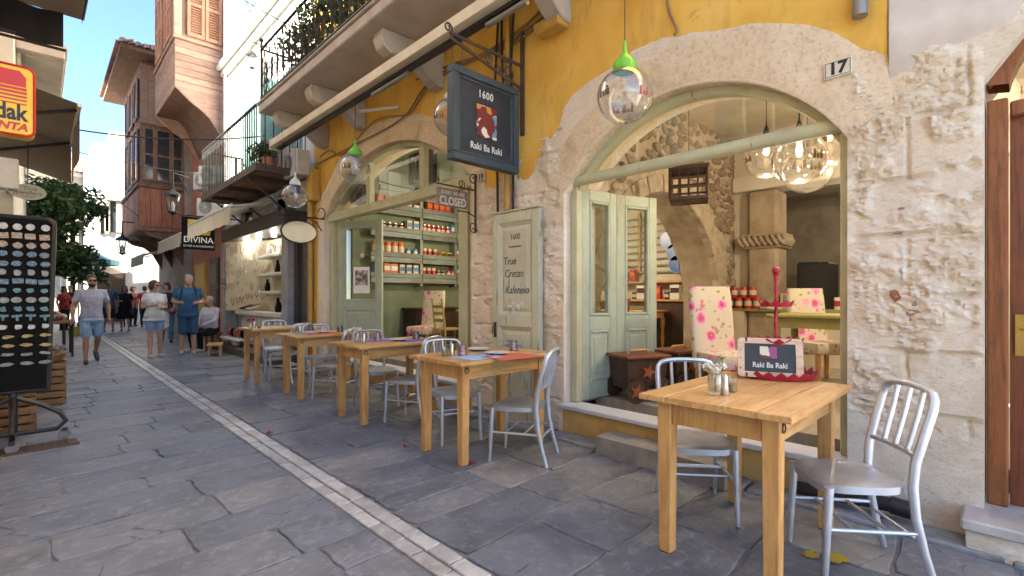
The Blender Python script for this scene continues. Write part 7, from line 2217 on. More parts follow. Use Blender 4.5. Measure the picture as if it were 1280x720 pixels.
# crates, baskets and stall goods behind the rack
wood('crate_wood', (0.2, 0.125, 0.07), (0.12, 0.07, 0.04), (3, 14, 14), 1.5, 0.7, rnd=0.25, spec=0.2)
CR = []
def crate(loc, rz, lab, w=0.42, d=0.34, h=0.24):
    if CR:
        return dup(CR[0], loc, rz, lab)
    t = thing('wooden_crate', lab, 'crate', loc, rz, 'slatted crates by the rack')
    for z in (0.0, 0.085, 0.17):
        for y in (-d / 2, d / 2 - 0.015):
            m = MB(); m.box(-w / 2, w / 2, y, y + 0.015, z + 0.004, z + 0.07); m.build('slat', 'crate_wood', t, bevel=0.002)
        for x in (-w / 2 - 0.001, w / 2 - 0.014):
            m = MB(); m.box(x, x + 0.015, -d / 2 + 0.016, d / 2 - 0.016, z + 0.004, z + 0.07); m.build('slat', 'crate_wood', t, bevel=0.002)
    for x in (-w / 2 + 0.015, w / 2 - 0.045):
        for y in (-d / 2 + 0.016, d / 2 - 0.046):
            m = MB(); m.box(x, x + 0.03, y, y + 0.03, 0, h + 0.01); m.build('corner_post', 'crate_wood', t)
    m = MB(); m.box(-w / 2 + 0.016, w / 2 - 0.016, -d / 2 + 0.016, d / 2 - 0.016, 0.005, 0.015); m.build('bottom', 'crate_wood', t)
    CR.append(t)
    return t
crate((-0.24, 6.72, 0.002), 0.05, 'slatted wooden crate directly beneath the souvenir rack')
crate((-0.24, 6.72, 0.256), 0.0, 'upper slatted crate stacked behind the rack wheels')
crate((0.02, 8.15, 0.002), 0.0, 'slatted crate on the paving under the dried herb basket')
crate((0.02, 8.15, 0.256), -0.06, 'slatted crate carrying the dried herb basket')
crate((-0.42, 7.4, 0.002), 0.0, 'slatted crate half hidden behind the souvenir rack')
t = thing('herb_basket', 'shallow basket of silvery dried herbs on the stacked crates', 'basket', (0.04, 8.15, 0.512))
m = MB(); m.lathe([(0.16, 0), (0.2, 0.09), (0.21, 0.09), (0.2, 0.1), (0.15, 0.02), (0.0001, 0.02)], n=20); m.build('basket', 'crate_wood', t, smooth=True)
mat('dry_herb', (0.3, 0.28, 0.25), (0.18, 0.16, 0.13), 0.9, rnd=0.2)
m = MB(); leaf_cloud(m, (0, 0, 0.13), 0.2, 320, 0.03, 77, (1.1, 1.1, 0.45)); stuff(m.build('herbs', 'dry_herb', t))
t = thing('drain_cover', 'rusty iron drain cover set in the paving before the rack', 'cover', tuple(atZ(47, 560, 0.0)), 0.08)
m = MB(); m.box(-0.26, 0.26, -0.11, 0.11, -0.01, 0.012); m.build('plate', 'rusty_iron', t, bevel=0.004)
for i in range(9):
    m = MB(); m.box(-0.22 + i * 0.05, -0.2 + i * 0.05, -0.09, 0.09, 0.0125, 0.017); m.build('rib', 'rusty_iron', t)
# market tables further down on the left
for i, (x, y) in enumerate(((0.15, 17.3), (0.2, 14.6))):
    t = thing('market_table', ['low market table piled with cloth bags beneath the tree', 'narrow market table of trinkets beside the cream house'][i], 'table', (x, y, 0), inplace=True)
    m = MB(); m.box(x - 0.35, x + 0.35, y - 0.6, y + 0.6, 0.72, 0.76); m.build('top', 'crate_wood', t)
    for sx in (-0.3, 0.3):
        for sy in (-0.55, 0.55):
            m = MB(); m.cyl((x + sx, y + sy, 0), (x + sx, y + sy, 0.72), 0.02, n=6); m.build('leg', 'dark_metal', t)
    for j in range(7):
        m = MB(); m.sphere((x - 0.2 + 0.07 * (j % 6), y - 0.5 + 0.16 * j, 0.83), 0.1, (1, 0.8, 0.8), 9, 6); m.build('bag', ['bead_red', 'awning_cloth', 'tin_blue', 'bead_brown'][j % 4], t, smooth=True)
t = thing('yellow_bag', 'yellow paper bag on the paving beside the walking man', 'bag', tuple(atZ(93, 420, 0.0)))
m = MB(); m.lathe([(0.14, 0), (0.16, 0.12), (0.13, 0.28), (0.15, 0.3)], n=10, rot=Matrix.Diagonal((1, 0.6, 1))); m.build('bag', mat('bag_yellow', (0.6, 0.4, 0.06), None, 0.7), t, smooth=True)
m = MB(); m.tube([(-0.08, 0, 0.29), (-0.06, 0, 0.42), (0.06, 0, 0.42), (0.08, 0, 0.29)], 0.006, 5); m.build('handle', 'bag_yellow', t)
# ================================================================ terrace tables and chairs
wood('table_pine', (0.6, 0.36, 0.14), (0.42, 0.2, 0.06), (1.0, 12, 12), 1.7, 0.4, knots=True, rnd=0.1)
wood('leg_pine', (0.57, 0.33, 0.12), (0.42, 0.2, 0.055), (13, 13, 1.0), 1.6, 0.42, rnd=0.08)
TH = 0.80
def make_table(lab, loc):
    t = thing('pine_table', lab, 'table', loc, 0, 'pine tables on the terrace')
    L, W = 1.06, 0.71
    nb = 5
    for i in range(nb):
        y0 = -W / 2 + W * i / nb; y1 = y0 + W / nb - 0.0015
        m = MB(); m.box(-L / 2 + 0.003 * (i % 2), L / 2 - 0.004 * ((i + 1) % 2), y0, y1, TH - 0.03, TH + 0.0006 * (i % 3))
        m.build('top_plank', 'table_pine', t, bevel=0.006 if i in (0, nb - 1) else 0.002, segs=2)
    lx, ly = L / 2 - 0.105, W / 2 - 0.105
    for sx in (-1, 1):
        for sy in (-1, 1):
            m = MB()
            a, b = 0.037, 0.031
            cx_, cy_ = sx * lx, sy * ly
            # square to the outside, tapering a little inside
            m.add([(cx_ - b, cy_ - b, 0), (cx_ + b, cy_ - b, 0), (cx_ + b, cy_ + b, 0), (cx_ - b, cy_ + b, 0), (cx_ - a, cy_ - a, TH - 0.031), (cx_ + a, cy_ - a, TH - 0.031), (cx_ + a, cy_ + a, TH - 0.031), (cx_ - a, cy_ + a, TH - 0.031)],
                  [(0, 3, 2, 1), (4, 5, 6, 7), (0, 1, 5, 4), (1, 2, 6, 5), (2, 3, 7, 6), (3, 0, 4, 7)])
            m.build('leg', 'leg_pine', t, bevel=0.004)
    for sy in (-1, 1):
        m = MB(); m.box(-lx + 0.038, lx - 0.038, sy * (ly + 0.012) - 0.012, sy * (ly + 0.012) + 0.012, TH - 0.145, TH - 0.032); m.build('apron', 'table_pine', t, bevel=0.002)
    for sx in (-1, 1):
        m = MB(); m.box(sx * (lx + 0.012) - 0.012, sx * (lx + 0.012) + 0.012, -ly + 0.038, ly - 0.038, TH - 0.145, TH - 0.032); m.build('apron', 'leg_pine', t, bevel=0.002)
    m = MB(); m.tube([(-lx + 0.019 * math.cos(a), -ly - 0.044, TH - 0.075 + 0.019 * math.sin(a)) for a in [i * 0.449 for i in range(14)]], 0.0035, 6, closed=True)
    rg = m.build('pull_ring', 'dark_metal', t, smooth=True)
    m = MB(); m.cyl((-lx, -ly - 0.037, TH - 0.055), (-lx, -ly - 0.047, TH - 0.055), 0.006, n=8); m.build('ring_stud', 'dark_metal', rg)
    return t
TBL = [(2.73, 0.99), (2.76, 3.2), (2.77, 4.82), (2.78, 6.5), (2.78, 8.22)]
t0 = make_table('honey pine table carrying the blackboard and the red tiered stand', (TBL[0][0], TBL[0][1], 0.004))
for (x, y), lab in zip(TBL[1:], ('honey pine table with blue and red paper mats before the painted shutter', 'honey pine table with purple paper mats before the far arch', 'honey pine table with an orange mat and dark tumblers before the glazed door leaf', 'honey pine table with a dark red flower beside the jewellery shop')):
    dup(t0, (x, y, 0.004), R(random.Random(x + y).uniform(-0.6, 0.6)), lab)

# brushed aluminium chairs
k = NT('aluminium', 0.36, 0.85)
v = k.coord((1, 1, 1), rand=6)
col = k.rampc(k.noise(v, 5, 6, 0.65), [(0.3, (0.46, 0.5, 0.57)), (0.65, (0.62, 0.66, 0.74))])
k.color(col)
k.rough(k.rampc(k.noise(k.coord((4, 60, 4), rand=6), 6, 4), [(0.3, 0.34), (0.7, 0.55)]))
k.bump(k.noise(k.coord((3, 90, 3)), 8, 3), 0.08, 0.002)
def make_chair(lab, loc, rz):
    t = thing('aluminium_chair', lab, 'chair', loc, rz, 'aluminium chairs on the terrace')
    A = 'aluminium'
    # seat: dished, rounded in front
    def outline(a):
        x = 0.2 * math.copysign(abs(math.cos(a)) ** 0.5, math.cos(a))
        y = 0.195 * math.copysign(abs(math.sin(a)) ** 0.55, math.sin(a))
        if y > 0: x *= 1 - 0.1 * y / 0.195
        return x, y
    n, rings = 36, 9
    vs, fs = [], []
    for r_ in range(rings + 1):
        f = r_ / rings
        for i in range(n):
            x, y = outline(2 * math.pi * i / n)
            x *= f; y *= f
            z = 0.452 - 0.016 * (1 - f ** 4) + 0.010 * math.exp(-(x / 0.05) ** 2) * max(0, -y / 0.195) * (1 - f ** 6)
            z -= 0.012 * f ** 10
            if y < 0: z -= 0.014 * (y / 0.195) ** 4
            vs.append((x, y, z))
    for r_ in range(rings):
        for i in range(n):
            j = (i + 1) % n
            fs.append((r_ * n + i, r_ * n + j, (r_ + 1) * n + j, (r_ + 1) * n + i))
    m = MB(); m.add(vs, fs)
    rim = vs[-n:]
    m.add(rim + [(p[0] * 0.99, p[1] * 0.99, p[2] - 0.034) for p in rim], [(i, n + i, n + (i + 1) % n, (i + 1) % n) for i in range(n)])
    m.add([(p[0] * 0.99, p[1] * 0.99, p[2] - 0.034) for p in rim], [tuple(range(n - 1, -1, -1))])
    m.build('seat', A, t, smooth=True, angle=50, fix=True)
    # hoop: rear legs and back frame in one sweep
    side = [(0.185, 0.275, 0.0), (0.178, 0.232, 0.15), (0.172, 0.2, 0.3), (0.17, 0.188, 0.44), (0.172, 0.198, 0.55), (0.178, 0.232, 0.68), (0.18, 0.264, 0.79)]
    top = [(0.174, 0.274, 0.83), (0.155, 0.281, 0.856), (0.12, 0.284, 0.867), (0.06, 0.29, 0.872), (0, 0.292, 0.873)]
    path = side + top + [(-p[0], p[1], p[2]) for p in (side + top)[::-1][1:]]
    rad = [0.0145, 0.017, 0.02, 0.0215, 0.0215, 0.021, 0.0205] + [0.02] * 4 + [0.02]
    rad = rad + rad[::-1][1:]
    m = MB(); m.tube(path, rad, 10, flat=0.8); m.build('back_hoop', A, t, smooth=True)
    m = MB(); m.tube([(-0.168, 0.203, 0.575), (-0.08, 0.216, 0.578), (0.08, 0.216, 0.578), (0.168, 0.203, 0.575)], 0.0125, 8); m.build('lower_rail', A, t, smooth=True)
    for x in (-0.088, 0.0, 0.088):
        m = MB(); m.tube([(x * 0.95, 0.214, 0.578), (x, 0.236, 0.66), (x * 1.02, 0.262, 0.76), (x * 1.02, 0.284, 0.866)], 0.0125, 8, flat=0.8); m.build('back_slat', A, t, smooth=True)
    for sx in (-1, 1):
        m = MB(); m.tube([(sx * 0.186, -0.185, 0.0), (sx * 0.182, -0.175, 0.2), (sx * 0.178, -0.165, 0.425)], [0.0125, 0.0165, 0.0215], 10); m.build('front_leg', A, t, smooth=True)
        m = MB(); m.tube([(sx * 0.181, -0.172, 0.235), (sx * 0.175, 0.215, 0.235)], 0.0095, 8); m.build('side_stretcher', A, t, smooth=True)
    for y in (-0.06, 0.09):
        m = MB(); m.tube([(-0.178, y, 0.235), (0.178, y, 0.235)], 0.0085, 8); m.build('cross_stretcher', A, t, smooth=True)
    m = MB(); m.tube([(-0.175, 0.215, 0.2), (0.175, 0.215, 0.2)], 0.0085, 8); m.build('rear_stretcher', A, t, smooth=True)
    return t
def facing(dx, dy):      # local -Y looks along (dx, dy)
    return math.atan2(dx, -dy)
c0 = make_chair('aluminium chair at the blackboard table with its back to the brown door', (2.82, 0.575, 0.004), facing(-0.62, 0.78))
dup(c0, (2.85, 1.35, 0.004), facing(-0.78, -0.62), 'aluminium chair pushed in behind the blackboard table near the concrete step')
dup(c0, (2.78, 2.79, 0.004), facing(-0.46, 0.89), 'aluminium chair on the near side of the table before the painted shutter')
dup(c0, (2.72, 3.58, 0.004), facing(-0.25, -0.97), 'aluminium chair pushed under the far side of the blue and red mat table')
dup(c0, (2.78, 4.40, 0.004), facing(-0.42, 0.9), 'aluminium chair on the near side of the purple mat table')
dup(c0, (2.86, 5.25, 0.004), facing(-0.1, -1), 'aluminium chair on the far side of the purple mat table')
dup(c0, (2.72, 6.1, 0.004), facing(-0.5, 0.86), 'aluminium chair on the near side of the table before the glazed leaf')
dup(c0, (2.88, 6.92, 0.004), facing(-0.15, -1), 'aluminium chair on the far side of the orange mat table')
dup(c0, (2.75, 7.8, 0.004), facing(-0.4, 0.9), 'aluminium chair on the near side of the table beside the jewellery shop')
dup(c0, (2.85, 8.62, 0.004), facing(-0.2, -1), 'aluminium chair with its back to the jewellery shop window')

# ---- things on the tables
glass_mat('clear_glass', (0.95, 0.96, 0.96), 2.2, dirt=0.1)
glass_mat('purple_glass', (0.82, 0.66, 0.75), 2.0, dirt=0.1)
glass_mat('smoke_glass', (0.56, 0.58, 0.62), 2.0, dirt=0.08)
mat('olive_oil', (0.36, 0.27, 0.02), (0.3, 0.2, 0.015), 0.2)
mat('steel', (0.6, 0.6, 0.6), None, 0.22, 1.0)
mat('paper_blue', (0.36, 0.5, 0.75), (0.33, 0.46, 0.7), 0.8); mat('paper_red', (0.62, 0.15, 0.09), (0.55, 0.12, 0.08), 0.8); mat('paper_purple', (0.3, 0.16, 0.52), (0.26, 0.13, 0.46), 0.8); mat('plate_blue_grey', (0.46, 0.52, 0.62), None, 0.35)
mat('flower_white', (0.75, 0.74, 0.68), None, 0.7); mat('flower_red', (0.3, 0.02, 0.04), None, 0.7); mat('stem_green', (0.1, 0.2, 0.05), None, 0.6)
TZ = TH + 0.0055
def tumbler(p, mname, lab, s=1.0):
    t = thing('tumbler', lab, 'glass', (p[0], p[1], TZ), 0, 'glasses on the terrace tables')
    t.scale = (s, s, s)
    m = MB(); m.lathe([(0.0001, 0.092), (0.03, 0.092), (0.034, 0.085), (0.042, 0.0), (0.039, 0.0), (0.031, 0.08), (0.0001, 0.084)], n=18); m.build('glass', mname, t, smooth=True)
    m = MB(); m.lathe([(0.0425, 0.0), (0.044, 0.003), (0.0425, 0.006)], n=18); m.build('rim', mname, t, smooth=True)
def oil_glass(p, lab):
    t = thing('oil_glass', lab, 'glass', (p[0], p[1], TZ), 0, 'small glasses of oil on the terrace tables')
    m = MB(); m.lathe([(0.0001, 0.003), (0.028, 0.003), (0.033, 0.075), (0.031, 0.075), (0.0265, 0.006), (0.0001, 0.006)], n=18); m.build('glass', 'clear_glass', t, smooth=True)
    m = MB(); m.lathe([(0.0001, 0.007), (0.0262, 0.007), (0.029, 0.045), (0.0001, 0.045)], n=18); m.build('oil', 'olive_oil', t, smooth=True)
def shaker(p, lab):
    t = thing('salt_shaker', lab, 'shaker', (p[0], p[1], TZ), 0, 'salt shakers on the terrace tables')
    m = MB(); m.lathe([(0.0001, 0), (0.02, 0), (0.021, 0.01), (0.017, 0.07), (0.016, 0.078)], n=16); m.build('body', 'clear_glass' if False else 'steel', t, smooth=True)
    m = MB(); m.lathe([(0.0175, 0.078), (0.0175, 0.09), (0.012, 0.1), (0.004, 0.108), (0.0001, 0.11)], n=16); m.build('cap', 'steel', t, smooth=True)
def vase(p, fm, lab, seed=1):
    t = thing('flower_vase', lab, 'vase', (p[0], p[1], TZ), 0, 'flower vases on the terrace tables')
    t.scale = (1.2, 1.2, 1.2)
    m = MB(); m.lathe([(0.0001, 0.002), (0.027, 0.002), (0.03, 0.02), (0.03, 0.075), (0.027, 0.085), (0.025, 0.085), (0.027, 0.07), (0.027, 0.01), (0.0001, 0.008)], n=18); m.build('jar', 'clear_glass', t, smooth=True)
    r_ = random.Random(seed)
    for i in range(4):
        a = i * 1.6 + r_.random()
        e = (0.035 * math.cos(a), 0.035 * math.sin(a), 0.105 + 0.02 * r_.random())
        m = MB(); m.tube([(0.008 * math.cos(a + 2), 0.008 * math.sin(a + 2), 0.012), (0.01 * math.cos(a), 0.01 * math.sin(a), 0.07), e], 0.0018, 5); m.build('stem', 'stem_green', t)
        m = MB(); leaf_cloud(m, e, 0.018, 26, 0.013, seed * 9 + i, (1.1, 1.1, 0.7)); m.sphere(e, 0.009, nu=8, nv=6); stuff(m.build('blossom', fm, t))
def placemat(p, rz, mname, lab):
    m = MB(); m.grid(lambda u, w: ((u - 0.5) * 0.42, (w - 0.5) * 0.3, 0.0015 + 0.003 * max(0, nz((u * 3, w * 3, rz), 1))), 8, 6)
    o = m.build('paper_mat', mname, None, smooth=True, loc=(p[0], p[1], TZ), rot=(0, 0, rz)); tag(o, lab, 'mat', 'paper mats on the terrace tables')
def plate_(p, lab):
    t = thing('plate', lab, 'plate', (p[0], p[1], TZ + 0.006), 0, 'plates on the terrace tables')
    m = MB(); m.lathe([(0.0001, 0.004), (0.06, 0.004), (0.09, 0.014), (0.1, 0.016), (0.1, 0.012), (0.06, 0.0)], n=28); m.build('dish', 'plate_blue_grey', t, smooth=True)
    m = MB(); m.lathe([(0.098, 0.0145), (0.1015, 0.016), (0.1015, 0.0135)], n=28); m.build('rim', 'plate_white', t, smooth=True)
def cutlery(p, rz, lab):
    t = thing('cutlery', lab, 'cutlery', (p[0], p[1], TZ + 0.008), rz, 'cutlery on the terrace tables')
    m = MB(); m.box(-0.1, 0.02, -0.006, 0.006, 0.0, 0.003); m.build('handle', 'steel', t, bevel=0.001)
    m = MB(); m.add([(0.02, -0.008, 0.0), (0.1, -0.003, 0), (0.1, 0.004, 0), (0.02, 0.009, 0), (0.02, -0.008, 0.002), (0.1, -0.003, 0.002), (0.1, 0.004, 0.002), (0.02, 0.009, 0.002)], [(0, 3, 2, 1), (4, 5, 6, 7), (0, 1, 5, 4), (1, 2, 6, 5), (2, 3, 7, 6), (3, 0, 4, 7)]); m.build('blade', 'steel', t)
tp = lambda px, py: atZ(px, py, TZ)
# blackboard table
vase(tp(894, 493), 'flower_white', 'small glass jar of white flowers on the blackboard table', 3)
shaker(tp(906, 494), 'steel topped salt shaker beside the white flowers')
oil_glass(tp(914, 490), 'small glass of yellow oil beside the white flowers')
# table before the shutter
placemat(tp(600, 446), 0.1, 'paper_blue', 'pale blue paper mat on the table before the painted shutter')
placemat(tp(640, 446), -0.05, 'paper_red', 'red paper mat on the table before the painted shutter')
tumbler(tp(578, 444), 'purple_glass', 'purple tinted tumbler on the blue mat'); tumbler(tp(642, 438), 'purple_glass', 'purple tinted tumbler on the red mat')
plate_(tp(622, 443), 'blue grey plate on the red mat'); plate_(tp(598, 438), 'blue grey plate on the blue mat')
cutlery(tp(600, 443), 0.5, 'knife resting on the blue mat'); cutlery(tp(610, 446), 0.4, 'knife resting on the red mat')
oil_glass(tp(556, 445), 'small glass of oil on the table before the painted shutter'); shaker(tp(565, 445), 'steel salt shaker on the table before the painted shutter')
# purple mat table
placemat(tp(478, 425), 0.1, 'paper_purple', 'purple paper mat beside the purple tumbler'); placemat(tp(520, 425), -0.1, 'paper_purple', 'purple paper mat beside the smoky tumbler')
tumbler(tp(472, 426), 'purple_glass', 'purple tinted tumbler on the purple mat table'); tumbler(tp(520, 424), 'smoke_glass', 'smoky dark tumbler on the purple mat table')
plate_(tp(498, 426), 'blue grey plate on the purple mat'); cutlery(tp(486, 424), 0.4, 'knife on the purple mat')
vase(tp(447, 428), 'flower_white', 'small glass jar of white flowers on the purple mat table', 5); shaker(tp(455, 429), 'steel salt shaker on the purple mat table')
# next table
placemat(tp(402, 417), 0.0, 'paper_red', 'orange red paper mat on the table before the glazed leaf'); placemat(tp(385, 415), 0.0, 'paper_blue', 'pale blue paper mat on the table before the glazed leaf')
tumbler(tp(388, 413), 'smoke_glass', 'smoky dark tumbler on the pale blue mat'); tumbler(tp(425, 415), 'smoke_glass', 'smoky dark tumbler at the wall end of its table'); plate_(tp(404, 416), 'blue grey plate on the orange red mat')
oil_glass(tp(368, 416), 'small glass of oil on the table before the glazed leaf'); shaker(tp(375, 416), 'steel salt shaker on the table before the glazed leaf')
# last table
vase(tp(313, 412), 'flower_red', 'small glass jar of dark red flowers on the table by the jewellery shop', 8); oil_glass(tp(324, 411), 'small glass of oil beside the red flowers'); shaker(tp(318, 410), 'steel salt shaker beside the red flowers')

# ---- red tiered stand and the slate blackboard
mat('red_metal', (0.42, 0.015, 0.04), (0.32, 0.01, 0.03), 0.35)
c = tp(970, 470)
st = thing('tiered_stand', 'crimson metal tiered stand with zigzag rims on the pine table', 'stand', (c.x, c.y, TZ))
def zig_tray(z, r, h, n, name):
    m = MB()
    m.lathe([(0.0001, z), (r, z), (r, z + 0.004), (0.0001, z + 0.004)], n=32)
    tr_ = m.build(name, 'red_metal', st, smooth=True)
    m = MB()
    N = n * 4
    vs, fs = [], []
    for i in range(N):
        a = 2 * math.pi * i / N
        tz = h * (0.45 + 0.55 * (1 - abs((i % 4) - 2) / 2))
        for (rr_, zz) in ((r, z), (r + 0.018 * tz / h, z + tz), (r + 0.018 * tz / h - 0.003, z + tz), (r - 0.003, z)):
            vs.append((rr_ * math.cos(a), rr_ * math.sin(a), zz))
    for i in range(N):
        j = (i + 1) % N
        for q in range(3):
            fs.append((i * 4 + q, j * 4 + q, j * 4 + q + 1, i * 4 + q + 1))
    m.add(vs, fs)
    m.build('zigzag_rim', 'red_metal', tr_)
zig_tray(0.004, 0.215, 0.05, 22, 'tray')
zig_tray(0.2, 0.135, 0.042, 15, 'tray')
zig_tray(0.43, 0.085, 0.04, 10, 'tray')
m = MB(); m.lathe([(0.011 + 0.003 * math.sin(i * 1.1), 0.008 + i * 0.0128) for i in range(49)], n=10); m.build('twisted_rod', 'red_metal', st, smooth=True)
m = MB(); m.sphere((0, 0, 0.652), 0.024); m.lathe([(0.012, 0.618), (0.022, 0.627), (0.012, 0.636)], n=12); m.build('knob', 'red_metal', st, smooth=True)
sl = Vector((c.x, c.y, 0)) + (Vector((-c.x, -c.y, 0)).normalized() * 0.165) + Vector((-0.719, 0.695, 0)) * 0.035
dirc = Vector((-sl.x, -sl.y, 0)).normalized()
rzs = math.atan2(dirc.x, -dirc.y) + R(4)
bb = thing('slate_board', 'small wood framed slate lettered Raki Ba Raki leaning on the stand', 'blackboard', (sl.x, sl.y, TZ + 0.012), rzs)
wood('pale_wood', (0.66, 0.5, 0.36), (0.52, 0.34, 0.22), (2, 14, 14), 1.6, 0.5)
W_, H_ = 0.345, 0.235
tl = R(-14)
def rrect(w, h, r, n=5):
    P = []
    for (cx_, cy_, a0_) in ((w / 2 - r, -h / 2 + r, -90), (w / 2 - r, h / 2 - r, 0), (-w / 2 + r, h / 2 - r, 90), (-w / 2 + r, -h / 2 + r, 180)):
        P += arcpts((cx_, cy_), r, a0_, a0_ + 90, n)
    return P
out = rrect(W_, H_, 0.025); inn = [(a * (W_ - 0.075) / W_ if abs(a) > 0 else a, b * (H_ - 0.066) / H_) for a, b in rrect(W_, H_, 0.004)]
m = MB()
n = len(out)
vs = [(a, y, b + H_ / 2) for y in (-0.009, 0.009) for (a, b) in out] + [(a, y, b + H_ / 2) for y in (-0.009, 0.009) for (a, b) in inn]
fs = []
for i in range(n):
    j = (i + 1) % n
    fs += [(i, j, 2 * n + j, 2 * n + i), (n + j, n + i, 3 * n + i, 3 * n + j), (j, i, n + i, n + j), (2 * n + i, 2 * n + j, 3 * n + j, 3 * n + i)]
m.add(vs, fs); m.build('frame', 'pale_wood', bb, rot=(tl, 0, 0), fix=True)
m = MB(); m.box(-W_ / 2 + 0.03, W_ / 2 - 0.03, -0.004, 0.004, 0.03, H_ - 0.03); m.build('slate', mat('slate_black', (0.016, 0.026, 0.032), (0.03, 0.04, 0.045), 0.55, scale=8), bb, rot=(tl, 0, 0))
m = MB(); m.box(-0.012 - 0.04, -0.012 + 0.05, -0.0055, -0.0042, 0.115, 0.185); m.build('picture', 'painted_picture', bb, rot=(tl, 0, 0))
tx = text('Raki Ba Raki', 0.043, 'sign_white', bb, None, None, bold=0.0008, sx=0.86)
tx.matrix_local = Matrix.Rotation(tl, 4, 'X') @ Matrix.Translation((0, -0.0055, 0.073)) @ Matrix.Rotation(R(90), 4, 'X')
for (a, b) in ((-W_ / 2 + 0.015, 0.05), (-W_ / 2 + 0.015, 0.11), (-W_ / 2 + 0.015, 0.16)):
    m = MB(); m.lathe([(0.004, 0), (0.004, 0.001), (0.0001, 0.001)], (a, -0.0092, b), 8, Matrix.Rotation(R(90), 3, 'X')); m.build('hole', 'black_ink', bb, rot=(tl, 0, 0))
for (a, b) in ((-0.125, 0.012), (-0.125, H_ - 0.012)):
    m = MB(); m.box(a - 0.006, a + 0.006, -0.0105, -0.008, b - 0.012, b + 0.012); m.build('clip', 'rusty_iron', bb, rot=(tl, 0, 0))

# ---- low benches by the jewellery shop
def bench(p, rz, lab, w=0.5, d=0.28, h=0.3):
    t = thing('low_bench', lab, 'bench', (p[0], p[1], 0.003), rz, 'low wooden benches in the street')
    m = MB(); m.box(-w / 2, w / 2, -d / 2, d / 2, h - 0.03, h); m.build('seat', 'leg_pine' if 'pine' in lab else 'red_door_wood', t, bevel=0.005)
    for sx in (-1, 1):
        for sy in (-1, 1):
            m = MB(); m.beam((sx * (w / 2 - 0.04), sy * (d / 2 - 0.04), 0), (sx * (w / 2 - 0.05), sy * (d / 2 - 0.05), h - 0.03), 0.04, 0.04, up=(0, 1, 0)); m.build('leg', 'leg_pine' if 'pine' in lab else 'red_door_wood', t)
bench((2.78, 12.3), R(75), 'low pine bench at the edge of the shop platform', 0.7, 0.3, 0.25)
bench((2.92, 13.45), R(20), 'low red brown stool under the seated man', 0.42, 0.4, 0.42)
# ================================================================ people
SKIN = {}
mat('skin_light', (0.5, 0.29, 0.2), (0.44, 0.24, 0.165), 0.55, scale=9); mat('skin_tan', (0.42, 0.22, 0.14), (0.36, 0.18, 0.11), 0.55, scale=9)
mat('hair_dark', (0.025, 0.018, 0.014), (0.04, 0.028, 0.02), 0.6, scale=60, stretch=(1, 1, 0.3)); mat('hair_brown', (0.1, 0.05, 0.028), (0.06, 0.03, 0.018), 0.6, scale=60, stretch=(1, 1, 0.3)); mat('hair_grey', (0.34, 0.33, 0.32), (0.2, 0.19, 0.18), 0.6, scale=60, stretch=(1, 1, 0.3))
def cloth(name, c, c2=None):
    return mat(name, c, c2 or tuple(x * 0.75 for x in c), 0.85, scale=7, detail=6, bump=0.8, bscale=9, bdist=0.05, spec=0.2)
def remesh(mb, name, m, parent, voxel, smooth=6):
    me = bpy.data.meshes.new('tmp'); me.from_pydata(mb.v, [], mb.f)
    bm = bmesh.new(); bm.from_mesh(me); bmesh.ops.recalc_face_normals(bm, faces=bm.faces); bm.to_mesh(me); bm.free()
    ob = bpy.data.objects.new('tmp', me); COL.objects.link(ob)
    md = ob.modifiers.new('r', 'REMESH'); md.mode = 'VOXEL'; md.voxel_size = voxel; md.use_smooth_shade = True
    ms = ob.modifiers.new('s', 'SMOOTH'); ms.iterations = smooth; ms.factor = 0.5
    dg = bpy.context.evaluated_depsgraph_get()
    out = bpy.data.meshes.new_from_object(ob.evaluated_get(dg))
    bpy.data.objects.remove(ob); bpy.data.meshes.remove(me)
    out.name = name; out.materials.clear(); out.materials.append(MATS[m] if isinstance(m, str) else m)
    out.polygons.foreach_set('use_smooth', [True] * len(out.polygons))
    return link(bpy.data.objects.new(name, out), parent)
def loft(mb, rings, n=18):
    """rings of (x, y, z, rx, ry)"""
    vs, fs = [], []
    for (x, y, z, rx, ry) in rings:
        for i in range(n):
            a = 2 * math.pi * i / n
            ca, sa = math.cos(a), math.sin(a)
            vs.append((x + rx * math.copysign(abs(ca) ** 0.85, ca), y + ry * math.copysign(abs(sa) ** 0.85, sa), z))
    for r_ in range(len(rings) - 1):
        for i in range(n):
            j = (i + 1) % n
            fs.append((r_ * n + i, r_ * n + j, (r_ + 1) * n + j, (r_ + 1) * n + i))
    fs.append(tuple(range(n - 1, -1, -1))); fs.append(tuple((len(rings) - 1) * n + i for i in range(n)))
    mb.add(vs, fs)
def limb(mb, pts, rs, n=10):
    mb.tube(pts, rs, n)
    for p, r_ in ((pts[0], rs[0]), (pts[-1], rs[-1])):
        mb.sphere(p, r_ * 0.99, nu=n, nv=7)
V = Vector
def lerp(a, b, t):
    return V(a).lerp(V(b), t)
